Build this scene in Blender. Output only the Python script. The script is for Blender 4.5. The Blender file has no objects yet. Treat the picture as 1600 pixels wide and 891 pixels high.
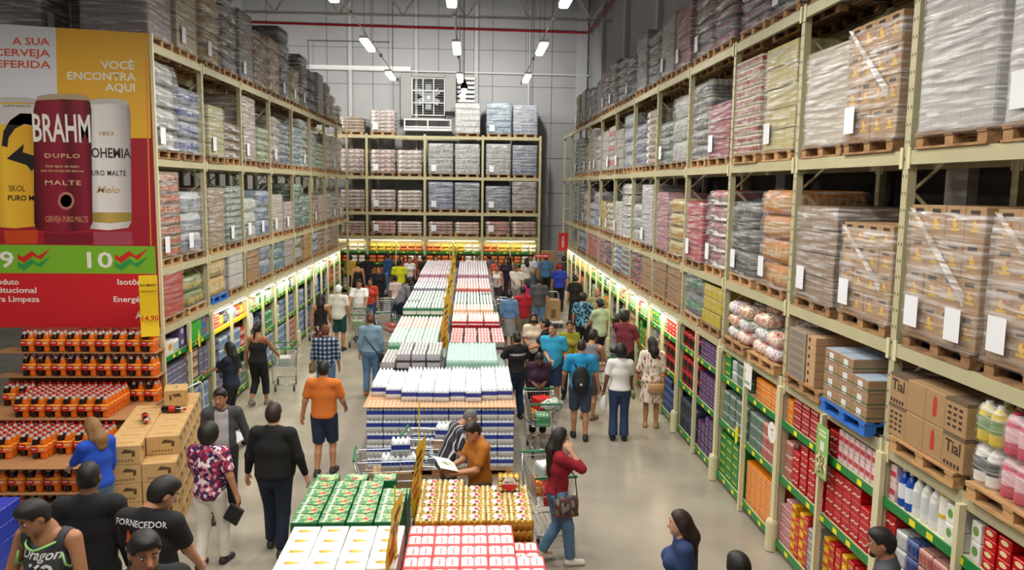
import bpy, math, random
import numpy as np
from mathutils import Vector, Matrix, Euler
from mathutils.bvhtree import BVHTree
random.seed(7)
C = bpy.context.scene.collection
scene = bpy.context.scene
PI = math.pi
# ------------------------------------------------------------------ camera, world, lamps, exposure
CAM_F, CAM_PITCH, CAM_YAW, CAM_ROLL, CAM_H = 1250.0, 0.1230, 0.0512, 0.0133, 4.8
def _cam():
    c, s = math.cos, math.sin
    R = Vector((c(CAM_YAW), -s(CAM_YAW), 0)); F0 = Vector((s(CAM_YAW), c(CAM_YAW), 0)); U = Vector((0, 0, 1))
    FW = c(CAM_PITCH)*F0 - s(CAM_PITCH)*U; UP = s(CAM_PITCH)*F0 + c(CAM_PITCH)*U
    R2 = c(CAM_ROLL)*R + s(CAM_ROLL)*UP; U2 = -s(CAM_ROLL)*R + c(CAM_ROLL)*UP
    return R2, U2, FW
CR, CU, CF = _cam()
cd = bpy.data.cameras.new('camera'); cam = bpy.data.objects.new('camera', cd); C.objects.link(cam)
cd.sensor_width = 36.0; cd.sensor_fit = 'HORIZONTAL'; cd.lens = CAM_F/1600*36.0; cd.clip_end = 200; cd.clip_start = 0.1
cam.matrix_world = Matrix(((CR.x, CU.x, -CF.x, 0), (CR.y, CU.y, -CF.y, 0), (CR.z, CU.z, -CF.z, CAM_H), (0, 0, 0, 1)))
scene.camera = cam
scene.view_settings.view_transform = 'Standard'; scene.view_settings.look = 'None'
scene.view_settings.gamma = 1.0; scene.view_settings.use_curve_mapping = False
scene.view_settings.exposure = 0.0
scene.cycles.max_bounces = 5; scene.cycles.diffuse_bounces = 3; scene.cycles.glossy_bounces = 3
scene.cycles.transparent_max_bounces = 12; scene.cycles.transmission_bounces = 3
scene.cycles.caustics_reflective = False; scene.cycles.caustics_refractive = False
scene.cycles.use_denoising = True
scene.cycles.use_adaptive_sampling = True; scene.cycles.adaptive_threshold = 0.03
W = bpy.data.worlds.new('world'); scene.world = W; W.use_nodes = True
W.node_tree.nodes['Background'].inputs[0].default_value = (0.80, 0.88, 1.0, 1)
W.node_tree.nodes['Background'].inputs[1].default_value = 0.05
LAMP_W = 112.0           # each suspended tube fixture
LAMP_COL = (1.0, 0.95, 0.87)
SHELF_W = 13.0           # each metre-and-a-bit of shelf tube lighting
SHELF_COL = (1.0, 0.93, 0.66)
def area(name, loc, sx, sy, w, col, rot=(0, 0, 0), spread=PI):
    l = bpy.data.lights.new(name, 'AREA'); l.shape = 'RECTANGLE'; l.size = sx; l.size_y = sy; l.energy = w; l.color = col; l.spread = spread
    o = bpy.data.objects.new(name, l); C.objects.link(o); o.location = loc; o.rotation_euler = rot
    return o
# ------------------------------------------------------------------ helpers
def pj(x, y, z):
    d = Vector((x, y, z-CAM_H)); t = d.dot(CF)
    return 800+CAM_F*d.dot(CR)/t, 445.5-CAM_F*d.dot(CU)/t
def at(u, v, x=None, y=None, z=None):
    d = CF + CR*((u-800)/CAM_F) - CU*((v-445.5)/CAM_F)
    t = (z-CAM_H)/d.z if z is not None else (y/d.y if y is not None else x/d.x)
    return Vector((t*d.x, t*d.y, CAM_H+t*d.z))
def z_at(x, y, v):
    a, b = -2.0, 14.0
    for _ in range(40):
        m = (a+b)/2
        if pj(x, y, m)[1] > v: a = m
        else: b = m
    return (a+b)/2
ONES = ['', 'first', 'second', 'third', 'fourth', 'fifth', 'sixth', 'seventh', 'eighth', 'ninth', 'tenth', 'eleventh', 'twelfth', 'thirteenth', 'fourteenth', 'fifteenth', 'sixteenth', 'seventeenth', 'eighteenth', 'nineteenth']
TENS = ['', '', 'twent', 'thirt', 'fort', 'fift', 'sixt', 'sevent', 'eight', 'ninet']
def nth(n):
    if n < 20: return ONES[n]
    if n % 10 == 0: return TENS[n//10]+'ieth'
    return TENS[n//10]+'y-'+ONES[n % 10]
_seen = {}
def tag(o, label, cat, group=None, kind=None):
    o['label'] = label; o['category'] = cat
    if group: o['group'] = group
    if kind: o['kind'] = kind
    return o
def thing(name, label, cat, loc=(0, 0, 0), rz=0.0, group=None):
    o = bpy.data.objects.new(name, None); C.objects.link(o); o.empty_display_size = 0.05
    o.location = loc; o.rotation_euler = (0, 0, rz)
    return tag(o, label, cat, group)
def put(name, me, parent=None, loc=None, rot=None, mats=None, label=None):
    o = bpy.data.objects.new(name, me); C.objects.link(o)
    if parent is not None: o.parent = parent
    if loc is not None: o.location = loc
    if rot is not None: o.rotation_euler = rot
    if label: o['label'] = label
    return o
def struct(name, me, parent=None):
    o = put(name, me, parent)
    if parent is None: o['kind'] = 'structure'
    return o
def dup(root, loc, rz, label=None, group=None):
    r = root.copy(); C.objects.link(r); r.location = loc; r.rotation_euler = (0, 0, rz)
    if label: r['label'] = label
    if group: r['group'] = group
    for ch in root.children:
        c = ch.copy(); C.objects.link(c); c.parent = r
        for g in ch.children:
            d = g.copy(); C.objects.link(d); d.parent = c
    return r
class MB:
    """collects faces with material slots, builds one mesh"""
    def __init__(s): s.v = []; s.f = []; s.m = []; s.mats = []
    def slot(s, mat):
        if mat not in s.mats: s.mats.append(mat)
        return s.mats.index(mat)
    def add(s, vs, fs, mat, M=None):
        b = len(s.v); k = s.slot(mat)
        s.v += [tuple(M @ Vector(p)) for p in vs] if M is not None else [tuple(p) for p in vs]
        for f in fs: s.f.append(tuple(i+b for i in f)); s.m.append(k)
        return s
    def box(s, c, d, mat, M=None, b=0.0, top=None, taper=0.0):
        x, y, z = c; a, e, h = d[0]/2, d[1]/2, d[2]/2
        if b <= 0:
            t = 1-taper
            vs = [(x-a, y-e, z-h), (x+a, y-e, z-h), (x+a, y+e, z-h), (x-a, y+e, z-h), (x-a*t, y-e*t, z+h), (x+a*t, y-e*t, z+h), (x+a*t, y+e*t, z+h), (x-a*t, y+e*t, z+h)]
            fs = [(0, 3, 2, 1), (0, 1, 5, 4), (1, 2, 6, 5), (2, 3, 7, 6), (3, 0, 4, 7)]
            s.add(vs, fs, mat, M); s.add(vs[4:], [(0, 1, 2, 3)], top or mat, M)
            return s
        vs, fs = chamfer(a, e, h, b)
        vs = [(p[0]+x, p[1]+y, p[2]+z) for p in vs]
        s.add(vs, fs, mat, M)
        return s
    def quad(s, ps, mat, M=None): return s.add(ps, [tuple(range(len(ps)))], mat, M)
    def tube(s, pts, r, mat, n=6, M=None, cap=True):
        pts = [Vector(p) for p in pts]; vs = []; fs = []
        rs = r if isinstance(r, (list, tuple)) else [r]*len(pts)
        up = None
        for i, p in enumerate(pts):
            t = (pts[min(i+1, len(pts)-1)]-pts[max(i-1, 0)]).normalized()
            if up is None: up = Vector((0, 0, 1)) if abs(t.z) < .9 else Vector((1, 0, 0))
            a = t.cross(up).normalized(); b = a.cross(t).normalized(); up = b
            for k in range(n):
                g = 2*PI*k/n; vs.append(p+a*(rs[i]*math.cos(g))+b*(rs[i]*math.sin(g)))
        for i in range(len(pts)-1):
            for k in range(n): fs.append((i*n+k, i*n+(k+1) % n, (i+1)*n+(k+1) % n, (i+1)*n+k))
        if cap: fs.append(tuple(range(n))[::-1]); fs.append(tuple((len(pts)-1)*n+k for k in range(n)))
        return s.add(vs, fs, mat, M)
    def lathe(s, prof, mat, n=12, M=None, mats=None):
        """prof: (r, z) list; mats: material per segment"""
        vs = [(r*math.cos(2*PI*k/n), r*math.sin(2*PI*k/n), z) for r, z in prof for k in range(n)]
        for i in range(len(prof)-1):
            fs = [(i*n+k, i*n+(k+1) % n, (i+1)*n+(k+1) % n, (i+1)*n+k) for k in range(n)]
            used = vs[i*n:(i+2)*n]
            s.add(used, [tuple(j-i*n for j in f) for f in fs], mats[i] if mats else mat, M)
        s.add(vs[:n], [tuple(range(n))[::-1]], mats[0] if mats else mat, M)
        s.add(vs[-n:], [tuple(range(n))], mats[-1] if mats else mat, M)
        return s
    def disc(s, c, r, mat, n=24, ax='z', M=None):
        ps = []
        for k in range(n):
            g = 2*PI*k/n; a, b = r*math.cos(g), r*math.sin(g)
            ps.append({'z': (c[0]+a, c[1]+b, c[2]), 'y': (c[0]+a, c[1], c[2]+b), 'x': (c[0], c[1]+a, c[2]+b)}[ax])
        return s.quad(ps, mat, M)
    def mesh(s, name, smooth=False, weld=False):
        me = bpy.data.meshes.new(name); me.from_pydata(s.v, [], s.f)
        for m in s.mats: me.materials.append(m)
        me.polygons.foreach_set('material_index', s.m)
        if weld:
            import bmesh
            bm = bmesh.new(); bm.from_mesh(me); bmesh.ops.remove_doubles(bm, verts=bm.verts, dist=1e-5); bm.to_mesh(me); bm.free()
        if smooth: me.polygons.foreach_set('use_smooth', [True]*len(me.polygons))
        me.update()
        return me
def chamfer(a, e, h, b):
    vs = []; idx = {}
    for sx in (-1, 1):
        for sy in (-1, 1):
            for sz in (-1, 1):
                for ax, p in enumerate(((sx*a, sy*(e-b), sz*(h-b)), (sx*(a-b), sy*e, sz*(h-b)), (sx*(a-b), sy*(e-b), sz*h))):
                    idx[(sx, sy, sz, ax)] = len(vs); vs.append(p)
    fs = []
    I = lambda *k: idx[k]
    for q in (-1, 1):
        def o(f): return f if q > 0 else f[::-1]
        fs.append(o((I(q, -1, -1, 0), I(q, 1, -1, 0), I(q, 1, 1, 0), I(q, -1, 1, 0))))
        fs.append(o((I(1, q, -1, 1), I(-1, q, -1, 1), I(-1, q, 1, 1), I(1, q, 1, 1))))
        fs.append(o((I(-1, -1, q, 2), I(1, -1, q, 2), I(1, 1, q, 2), I(-1, 1, q, 2))))
    for s1 in (-1, 1):
        for s2 in (-1, 1):
            f = (I(s1, s2, -1, 0), I(s1, s2, -1, 1), I(s1, s2, 1, 1), I(s1, s2, 1, 0)); fs.append(f if s1*s2 > 0 else f[::-1])
            f = (I(-1, s1, s2, 1), I(-1, s1, s2, 2), I(1, s1, s2, 2), I(1, s1, s2, 1)); fs.append(f if s1*s2 > 0 else f[::-1])
            f = (I(s1, -1, s2, 2), I(s1, -1, s2, 0), I(s1, 1, s2, 0), I(s1, 1, s2, 2)); fs.append(f if s1*s2 > 0 else f[::-1])
    for sx in (-1, 1):
        for sy in (-1, 1):
            for sz in (-1, 1):
                f = (I(sx, sy, sz, 0), I(sx, sy, sz, 1), I(sx, sy, sz, 2)); fs.append(f if sx*sy*sz > 0 else f[::-1])
    return vs, fs
# ------------------------------------------------------------------ materials
_M = {}
def lin(c):
    if isinstance(c, str):
        c = c.lstrip('#'); c = [int(c[i:i+2], 16)/255 for i in (0, 2, 4)]
        return tuple(((x+.055)/1.055)**2.4 if x > .04045 else x/12.92 for x in c)
    return tuple(c)
def newmat(name):
    m = bpy.data.materials.new(name); m.use_nodes = True
    return m, m.node_tree.nodes, m.node_tree.links, m.node_tree.nodes['Principled BSDF']
def plain(col, rough=.5, metal=0.0, noise=0.0, nscale=8.0, bump=0.0, spec=.5, coat=0.0):
    """one colour, optionally mottled and bumpy"""
    key = ('p', col, rough, metal, noise, nscale, bump, spec, coat)
    if key in _M: return _M[key]
    m, N, L, b = newmat('surface_'+str(len(_M))); c = lin(col)
    b.inputs['Base Color'].default_value = (*c, 1); b.inputs['Roughness'].default_value = rough; b.inputs['Metallic'].default_value = metal
    b.inputs['Specular IOR Level'].default_value = spec; b.inputs['Coat Weight'].default_value = coat
    if noise or bump:
        tc = N.new('ShaderNodeTexCoord'); nz = N.new('ShaderNodeTexNoise'); nz.inputs['Scale'].default_value = nscale; nz.inputs['Detail'].default_value = 3
        L.new(tc.outputs['Object'], nz.inputs['Vector'])
        if noise:
            r = N.new('ShaderNodeMapRange'); r.inputs[3].default_value = 1-noise; r.inputs[4].default_value = 1+noise
            L.new(nz.outputs['Fac'], r.inputs[0]); r.inputs[1].default_value = .25; r.inputs[2].default_value = .75
            mx = N.new('ShaderNodeMix'); mx.data_type = 'RGBA'; mx.blend_type = 'MULTIPLY'; mx.inputs[0].default_value = 1
            mx.inputs[6].default_value = (*c, 1); L.new(r.outputs[0], mx.inputs[7]); L.new(mx.outputs[2], b.inputs['Base Color'])
        if bump:
            bp = N.new('ShaderNodeBump'); bp.inputs['Strength'].default_value = bump; bp.inputs['Distance'].default_value = .02
            L.new(nz.outputs['Fac'], bp.inputs['Height']); L.new(bp.outputs[0], b.inputs['Normal'])
    _M[key] = m
    return m
def emit(col, st):
    key = ('e', col, st)
    if key in _M: return _M[key]
    m, N, L, b = newmat('lamp_'+str(len(_M))); c = lin(col)
    b.inputs['Base Color'].default_value = (*c, 1); b.inputs['Emission Color'].default_value = (*c, 1); b.inputs['Emission Strength'].default_value = st
    _M[key] = m
    return m
def patterned(cols, scale=(10, 10, 10), kind='vor', rough=.55, thr=None, coat=0.0):
    """blotchy print of several colours: voronoi cells or noise picked through a constant ramp, in the object's own space"""
    key = ('v', tuple(cols), scale, kind, rough, coat)
    if key in _M: return _M[key]
    m, N, L, b = newmat('print_'+str(len(_M))); b.inputs['Roughness'].default_value = rough; b.inputs['Coat Weight'].default_value = coat
    tc = N.new('ShaderNodeTexCoord'); mp = N.new('ShaderNodeMapping'); mp.inputs['Scale'].default_value = scale; L.new(tc.outputs['Object'], mp.inputs['Vector'])
    if kind == 'vor':
        t = N.new('ShaderNodeTexVoronoi'); t.inputs['Scale'].default_value = 1; L.new(mp.outputs[0], t.inputs['Vector'])
        sp = N.new('ShaderNodeSeparateColor'); L.new(t.outputs['Color'], sp.inputs[0]); src = sp.outputs[0]
    elif kind == 'noise':
        t = N.new('ShaderNodeTexNoise'); t.inputs['Scale'].default_value = 1; t.inputs['Detail'].default_value = 2; L.new(mp.outputs[0], t.inputs['Vector'])
        r = N.new('ShaderNodeMapRange'); r.inputs[1].default_value = .3; r.inputs[2].default_value = .7; L.new(t.outputs['Fac'], r.inputs[0]); src = r.outputs[0]
    else:  # bands along z
        sp = N.new('ShaderNodeSeparateXYZ'); L.new(mp.outputs[0], sp.inputs[0])
        fr = N.new('ShaderNodeMath'); fr.operation = 'FRACT'; L.new(sp.outputs[{'bandx': 0, 'bandy': 1, 'bandz': 2}[kind]], fr.inputs[0]); src = fr.outputs[0]
    cr = N.new('ShaderNodeValToRGB'); cr.color_ramp.interpolation = 'CONSTANT'
    n = len(cols)
    th = thr or [i/n for i in range(n)]
    while len(cr.color_ramp.elements) < n: cr.color_ramp.elements.new(.5)
    for i, c in enumerate(cols):
        e = cr.color_ramp.elements[i]; e.position = th[i]
    for i, c in enumerate(cols): cr.color_ramp.elements[i].color = (*lin(c), 1)
    L.new(src, cr.inputs[0]); L.new(cr.outputs[0], b.inputs['Base Color'])
    _M[key] = m
    return m
def plaid():
    if 'plaid' in _M: return _M['plaid']
    m, N, L, b = newmat('plaid_cloth'); tc = N.new('ShaderNodeTexCoord'); sp = N.new('ShaderNodeSeparateXYZ'); L.new(tc.outputs['Object'], sp.inputs[0])
    outs = []
    for k, sc in ((0, 11.0), (2, 11.0)):
        ml = N.new('ShaderNodeMath'); ml.operation = 'MULTIPLY'; ml.inputs[1].default_value = sc; L.new(sp.outputs[k], ml.inputs[0])
        fr = N.new('ShaderNodeMath'); fr.operation = 'PINGPONG'; fr.inputs[1].default_value = .5; L.new(ml.outputs[0], fr.inputs[0]); outs.append(fr.outputs[0])
    ad = N.new('ShaderNodeMath'); ad.operation = 'ADD'; L.new(outs[0], ad.inputs[0]); L.new(outs[1], ad.inputs[1])
    cr = N.new('ShaderNodeValToRGB'); cr.color_ramp.interpolation = 'CONSTANT'
    for i, (p, c) in enumerate(((0, '#c9d3de'), (.22, '#5c7493'), (.5, '#26364f'), (.78, '#161d2b'))):
        if i > 1: cr.color_ramp.elements.new(p)
        cr.color_ramp.elements[i].position = p
        cr.color_ramp.elements[i].color = (*lin(c), 1)
    for i, c in enumerate(('#c9d3de', '#5c7493', '#26364f', '#161d2b')): cr.color_ramp.elements[i].color = (*lin(c), 1)
    L.new(ad.outputs[0], cr.inputs[0]); L.new(cr.outputs[0], b.inputs['Base Color']); b.inputs['Roughness'].default_value = .85
    _M['plaid'] = m
    return m
def cartons_mat(col, bw=.4, bh=.25, dark=.45, mark=None, rough=.6):
    """a wall of cartons: seams every bw x bh metres in the object's space, with an optional printed mark on each"""
    key = ('c', col, bw, bh, dark, mark, rough)
    if key in _M: return _M[key]
    m, N, L, b = newmat('cartons_'+str(len(_M))); c = lin(col); b.inputs['Roughness'].default_value = rough
    tc = N.new('ShaderNodeTexCoord'); sp = N.new('ShaderNodeSeparateXYZ'); L.new(tc.outputs['Object'], sp.inputs[0])
    def M(op, a, bb=None):
        n = N.new('ShaderNodeMath'); n.operation = op
        for i, x in enumerate((a, bb)):
            if x is None: continue
            if isinstance(x, (int, float)): n.inputs[i].default_value = x
            else: L.new(x, n.inputs[i])
        return n.outputs[0]
    xy = M('ADD', sp.outputs[0], sp.outputs[1])
    fx = M('FRACT', M('DIVIDE', xy, bw)); fz = M('FRACT', M('DIVIDE', sp.outputs[2], bh))
    dx = M('ABSOLUTE', M('SUBTRACT', fx, .5)); dz = M('ABSOLUTE', M('SUBTRACT', fz, .5))
    seam = M('MAXIMUM', M('GREATER_THAN', dx, .475), M('GREATER_THAN', dz, .465))
    mx = N.new('ShaderNodeMix'); mx.data_type = 'RGBA'; L.new(seam, mx.inputs[0]); mx.inputs[6].default_value = (*c, 1)
    mx.inputs[7].default_value = (*[x*dark for x in c], 1)
    out = mx.outputs[2]
    if mark:
        nz = N.new('ShaderNodeTexNoise'); nz.inputs['Scale'].default_value = 26; L.new(tc.outputs['Object'], nz.inputs['Vector'])
        rad = M('ADD', M('MULTIPLY', dx, 1.3), M('ADD', dz, M('MULTIPLY', M('SUBTRACT', nz.outputs['Fac'], .5), .35)))
        mk = M('LESS_THAN', rad, .2)
        m2 = N.new('ShaderNodeMix'); m2.data_type = 'RGBA'; L.new(mk, m2.inputs[0]); L.new(out, m2.inputs[6]); m2.inputs[7].default_value = (*lin(mark), 1); out = m2.outputs[2]
    L.new(out, b.inputs['Base Color'])
    _M[key] = m
    return m
def film_mat(op=.35):
    """stretch film: mostly see-through, milky in wrinkled streaks, glossy"""
    key = ('film', op)
    if key in _M: return _M[key]
    m, N, L, b = newmat('stretch_film_'+str(int(op*100)))
    b.inputs['Base Color'].default_value = (.86, .86, .87, 1); b.inputs['Roughness'].default_value = .16; b.inputs['Specular IOR Level'].default_value = .8
    tc = N.new('ShaderNodeTexCoord'); mp = N.new('ShaderNodeMapping'); mp.inputs['Scale'].default_value = (1.5, 1.5, 20); mp.inputs['Rotation'].default_value = (.16, .1, 0)
    L.new(tc.outputs['Object'], mp.inputs['Vector'])
    nz = N.new('ShaderNodeTexNoise'); nz.inputs['Scale'].default_value = 1.3; nz.inputs['Detail'].default_value = 3; nz.inputs['Distortion'].default_value = .35; L.new(mp.outputs[0], nz.inputs['Vector'])
    bp = N.new('ShaderNodeBump'); bp.inputs['Strength'].default_value = .45; bp.inputs['Distance'].default_value = .035; L.new(nz.outputs['Fac'], bp.inputs['Height']); L.new(bp.outputs[0], b.inputs['Normal'])
    r = N.new('ShaderNodeMapRange'); r.interpolation_type = 'SMOOTHSTEP'; r.inputs[1].default_value = .42; r.inputs[2].default_value = .70; r.inputs[3].default_value = op*.3; r.inputs[4].default_value = min(.95, op*1.75)
    L.new(nz.outputs['Fac'], r.inputs[0]); L.new(r.outputs[0], b.inputs['Alpha'])
    _M[key] = m
    return m
def wood_mat():
    if 'wood' in _M: return _M['wood']
    m, N, L, b = newmat('pallet_wood'); b.inputs['Roughness'].default_value = .8
    tc = N.new('ShaderNodeTexCoord'); mp = N.new('ShaderNodeMapping'); mp.inputs['Scale'].default_value = (3, 14, 14); L.new(tc.outputs['Object'], mp.inputs['Vector'])
    nz = N.new('ShaderNodeTexNoise'); nz.inputs['Scale'].default_value = 1.5; L.new(mp.outputs[0], nz.inputs['Vector'])
    oi = N.new('ShaderNodeObjectInfo'); ad = N.new('ShaderNodeMath'); ad.operation = 'ADD'; L.new(nz.outputs['Fac'], ad.inputs[0])
    ml = N.new('ShaderNodeMath'); ml.operation = 'MULTIPLY'; ml.inputs[1].default_value = .5; L.new(oi.outputs['Random'], ml.inputs[0]); L.new(ml.outputs[0], ad.inputs[1])
    cr = N.new('ShaderNodeValToRGB'); cr.color_ramp.elements[0].position = .3; cr.color_ramp.elements[0].color = (*lin('#6b4a30'), 1); cr.color_ramp.elements[1].position = 1.1; cr.color_ramp.elements[1].color = (*lin('#c59a68'), 1)
    L.new(ad.outputs[0], cr.inputs[0]); L.new(cr.outputs[0], b.inputs['Base Color'])
    _M['wood'] = m
    return m
CREAM = plain('#b9b38f', .45, noise=.06, nscale=3)
CREAM_LIT = plain('#dad3ac', .4)  # brighter cream: light on the lower shelf posts is put into the colour
STEEL = plain('#c4c8cc', .25, 1.0)
WHITE = plain('#f2f2ef', .5)
BLACK = plain('#141414', .5)
DARKRUB = plain('#2a2a2c', .7)
KRAFT = plain('#a3835e', .75, noise=.07, nscale=14)
KRAFT_D = plain('#6f5233', .8)
YELLOW = plain('#f2d51c', .5)
PAPER = plain('#eceae6', .7)
GREEN_RAIL = plain('#17803c', .4)
RED = plain('#c4161c', .5)
_txt = {}
def text_mesh(s, size, mat, bold=True, align='CENTER', spacing=1.0, shear=0.0):
    key = (s, size, mat.name, align, spacing, shear)
    if key in _txt: return _txt[key]
    c = bpy.data.curves.new('lettering', 'FONT'); c.body = s; c.size = size; c.align_x = align; c.align_y = 'CENTER'; c.space_character = spacing; c.shear = shear
    if bold: c.offset = size*.018
    c.resolution_u = 2
    o = bpy.data.objects.new('lettering', c); C.objects.link(o)
    bpy.context.view_layer.update()
    me = bpy.data.meshes.new_from_object(o.evaluated_get(bpy.context.evaluated_depsgraph_get()))
    bpy.data.objects.remove(o); me.materials.clear(); me.materials.append(mat)
    _txt[key] = me
    return me
# ------------------------------------------------------------------ the hall
XR, XL, Y_BACK, Y_END = 4.08, -5.21, 37.3, 35.6     # rack faces, rear wall, face of the rear rack
X_WALL, X_FAR, Z_CEIL = 5.4, -17.0, 13.4
def floor_mat():
    m, N, L, b = newmat('polished_concrete')
    tc = N.new('ShaderNodeTexCoord')
    n1 = N.new('ShaderNodeTexNoise'); n1.inputs['Scale'].default_value = .8; n1.inputs['Detail'].default_value = 6; L.new(tc.outputs['Object'], n1.inputs['Vector'])
    cr = N.new('ShaderNodeValToRGB'); cr.color_ramp.elements[0].position = .3; cr.color_ramp.elements[0].color = (*lin('#948d80'), 1)
    cr.color_ramp.elements[1].position = .72; cr.color_ramp.elements[1].color = (*lin('#aea697'), 1)
    L.new(n1.outputs['Fac'], cr.inputs[0]); L.new(cr.outputs[0], b.inputs['Base Color'])
    r = N.new('ShaderNodeMapRange'); r.inputs[3].default_value = .16; r.inputs[4].default_value = .34; L.new(n1.outputs['Fac'], r.inputs[0]); L.new(r.outputs[0], b.inputs['Roughness'])
    return m
def panel_mat():
    m, N, L, b = newmat('wall_panels'); b.inputs['Roughness'].default_value = .8
    tc = N.new('ShaderNodeTexCoord'); nz = N.new('ShaderNodeTexNoise'); nz.inputs['Scale'].default_value = .6; nz.inputs['Detail'].default_value = 4; L.new(tc.outputs['Object'], nz.inputs['Vector'])
    cr = N.new('ShaderNodeValToRGB'); cr.color_ramp.elements[0].color = (*lin('#9b9da1'), 1); cr.color_ramp.elements[1].color = (*lin('#b3b4b6'), 1)
    L.new(nz.outputs['Fac'], cr.inputs[0]); L.new(cr.outputs[0], b.inputs['Base Color'])
    return m
PANEL = panel_mat(); GROOVE = plain('#6f7276', .9); DARKIN = plain('#4a4a4c', .9)
m = MB(); m.box(((X_WALL+X_FAR)/2, 17.5, -.1), (X_WALL-X_FAR+.4, 41, .2), floor_mat()); struct('floor', m.mesh('floor'))
m = MB(); m.box(((X_WALL+X_FAR)/2, 17.5, Z_CEIL+.1), (X_WALL-X_FAR+.4, 41, .2), plain('#8d9093', .8)); struct('ceiling', m.mesh('ceiling'))
m = MB(); m.box(((X_WALL+X_FAR)/2, Y_BACK+.15, Z_CEIL/2), (X_WALL-X_FAR+.6, .3, Z_CEIL), PANEL); struct('wall_back', m.mesh('wall_back'))
m = MB(); m.box((X_WALL+.15, 17.5, Z_CEIL/2), (.3, 41, Z_CEIL), PANEL); struct('wall_right', m.mesh('wall_right'))
m = MB(); m.box((X_FAR-.15, 17.5, Z_CEIL/2), (.3, 41, Z_CEIL), PANEL); struct('wall_left', m.mesh('wall_left'))
m = MB(); m.box(((X_WALL+X_FAR)/2, -3.1, Z_CEIL/2), (X_WALL-X_FAR+.6, .3, Z_CEIL), PANEL); struct('wall_front', m.mesh('wall_front'))
m = MB(); m.box((X_WALL-.02, 17.5, 3.6), (.03, 40, 7.2), plain('#3e3c3c', .9)); struct('wall_right_shade', m.mesh('painted_rack_shade'))  # dark sheet painting the shade behind the rack onto the lower wall
# panel joints and pilasters of the rear wall
m = MB()
for z in (1.6, 3.0, 4.5, 6.1, 7.7, 9.3, 10.9, 12.4): m.box((-5.8, Y_BACK-.004, z), (22.3, .02, .025), GROOVE)
for x in (-14.6, -12, -9.2, -6.55, -4.5, -3.6, -1.55, 0.9, 2.75, 3.6): m.box((x, Y_BACK-.004, 6.7), (.025, .02, 13.3), GROOVE)
struct('trim_1', m.mesh('panel_joints'))
m = MB()
for x, w in ((-13.2, .3), (-10.4, .45), (-5.5, .16), (.15, .16), (-2.55, .1), (2.55, .1), (4.95, .5)): m.box((x, Y_BACK-.07, 6.7), (w, .13, 13.3), plain('#b9bbbe', .7))
struct('trim_2', m.mesh('pilasters'))
m = MB()
for y in (33.5, 28.5, 23.5, 18.5, 13.5, 8.5): m.box((X_WALL-.08, y, 6.7), (.15, .4, 13.3), plain('#b9bbbe', .7))
struct('trim_3', m.mesh('side_pilasters'))
# red sprinkler main and pale conduits
m = MB(); m.tube([(-16.8, 37.05, 11.9), (5.1, 37.05, 11.72), (5.18, 36.9, 11.72), (5.18, -2, 11.72)], .055, plain('#8d1420', .45), 10)
tag(put('sprinkler_pipe', m.mesh('sprinkler_pipe', True)), 'dark red sprinkler pipe running along the upper rear wall and round its corner', 'pipe')
m = MB(); m.tube([(-16.8, 37.15, 9.95), (X_WALL-.1, 37.15, 9.85)], .035, plain('#d8dadc', .5), 8); m.box((-5.9, 37.2, 9.98), (6.2, .1, .2), plain('#dfe0e2', .5))
tag(put('cable_conduit', m.mesh('conduit')), 'pale electrical conduit running across the rear wall above the fan', 'conduit')
m = MB()
m.tube([(-7.3, 36.9, 11.1), (-7.3, 37.0, 8.6)], .02, plain('#55585c', .5), 6); m.tube([(-7.3, 36.9, 11.1), (-3.7, 36.9, 11.1)], .02, plain('#55585c', .5), 6)
tag(put('drop_wire', m.mesh('wire')), 'thin dark drop cable bent down the rear wall above the sacks', 'cable')
# roof trusses: white lattice girders
TR = plain('#e4e6e8', .5)
def truss(y, label):
    t = thing('roof_truss', label, 'truss', (0, y, 11.25), 0, 'white lattice girders under the roof')
    a = MB(); a.tube([(X_FAR, 0, 0), (X_WALL, 0, 0)], .045, TR, 8); put('bottom_chord', a.mesh('bottom_chord', True), t)
    for dy in (-.45, .45):
        a = MB(); a.tube([(X_FAR, dy, 1.75), (X_WALL, dy, 1.75)], .05, TR, 8); put('top_chord', a.mesh('top_chord', True), t)
    k = 0
    for i in range(9):
        x = -14.9+2.44*i
        for sx in (-1, 1):
            for dy in (-.45, .45):
                a = MB(); a.tube([(x, 0, 0), (x+sx*1.2, dy, 1.75)], .03, TR, 6); put('lattice_rod', a.mesh('lattice_rod', True), t)
truss(32.0, 'white lattice girder spanning the roof just in front of the rear wall')
truss(24.0, 'white lattice girder spanning the roof above the middle of the aisle')
# suspended tube fixtures
TUBE_ON = emit('#fffaf0', 14.0)
HOUS = plain('#e4e4e2', .5)
def fixture(x, y, label, z=8.0, dx=0.0):
    t = thing('ceiling_light', label, 'light', (x, y, z), 0, 'suspended tube lights over the aisle')
    a = MB(); a.box((0, 0, .03), (.2, 1.5, .06), HOUS, b=.012); put('housing', a.mesh('housing'), t)
    a = MB(); a.box((0, 0, -.03), (.17, 1.46, .06), TUBE_ON, b=.02); put('diffuser', a.mesh('diffuser'), t)
    for dy in (-.6, .6):
        a = MB(); a.tube([(0, dy, .06), (0, dy, Z_CEIL-z)], .006, plain('#777a7e', .5), 5); put('suspension_wire', a.mesh('wire'), t)
    area('ceiling_light_glow', (x, y, z-.08), .2, 1.4, LAMP_W, LAMP_COL, spread=math.radians(170))
ROWS = {-2.42: 'left', -.38: 'middle', 1.6: 'right'}
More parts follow.
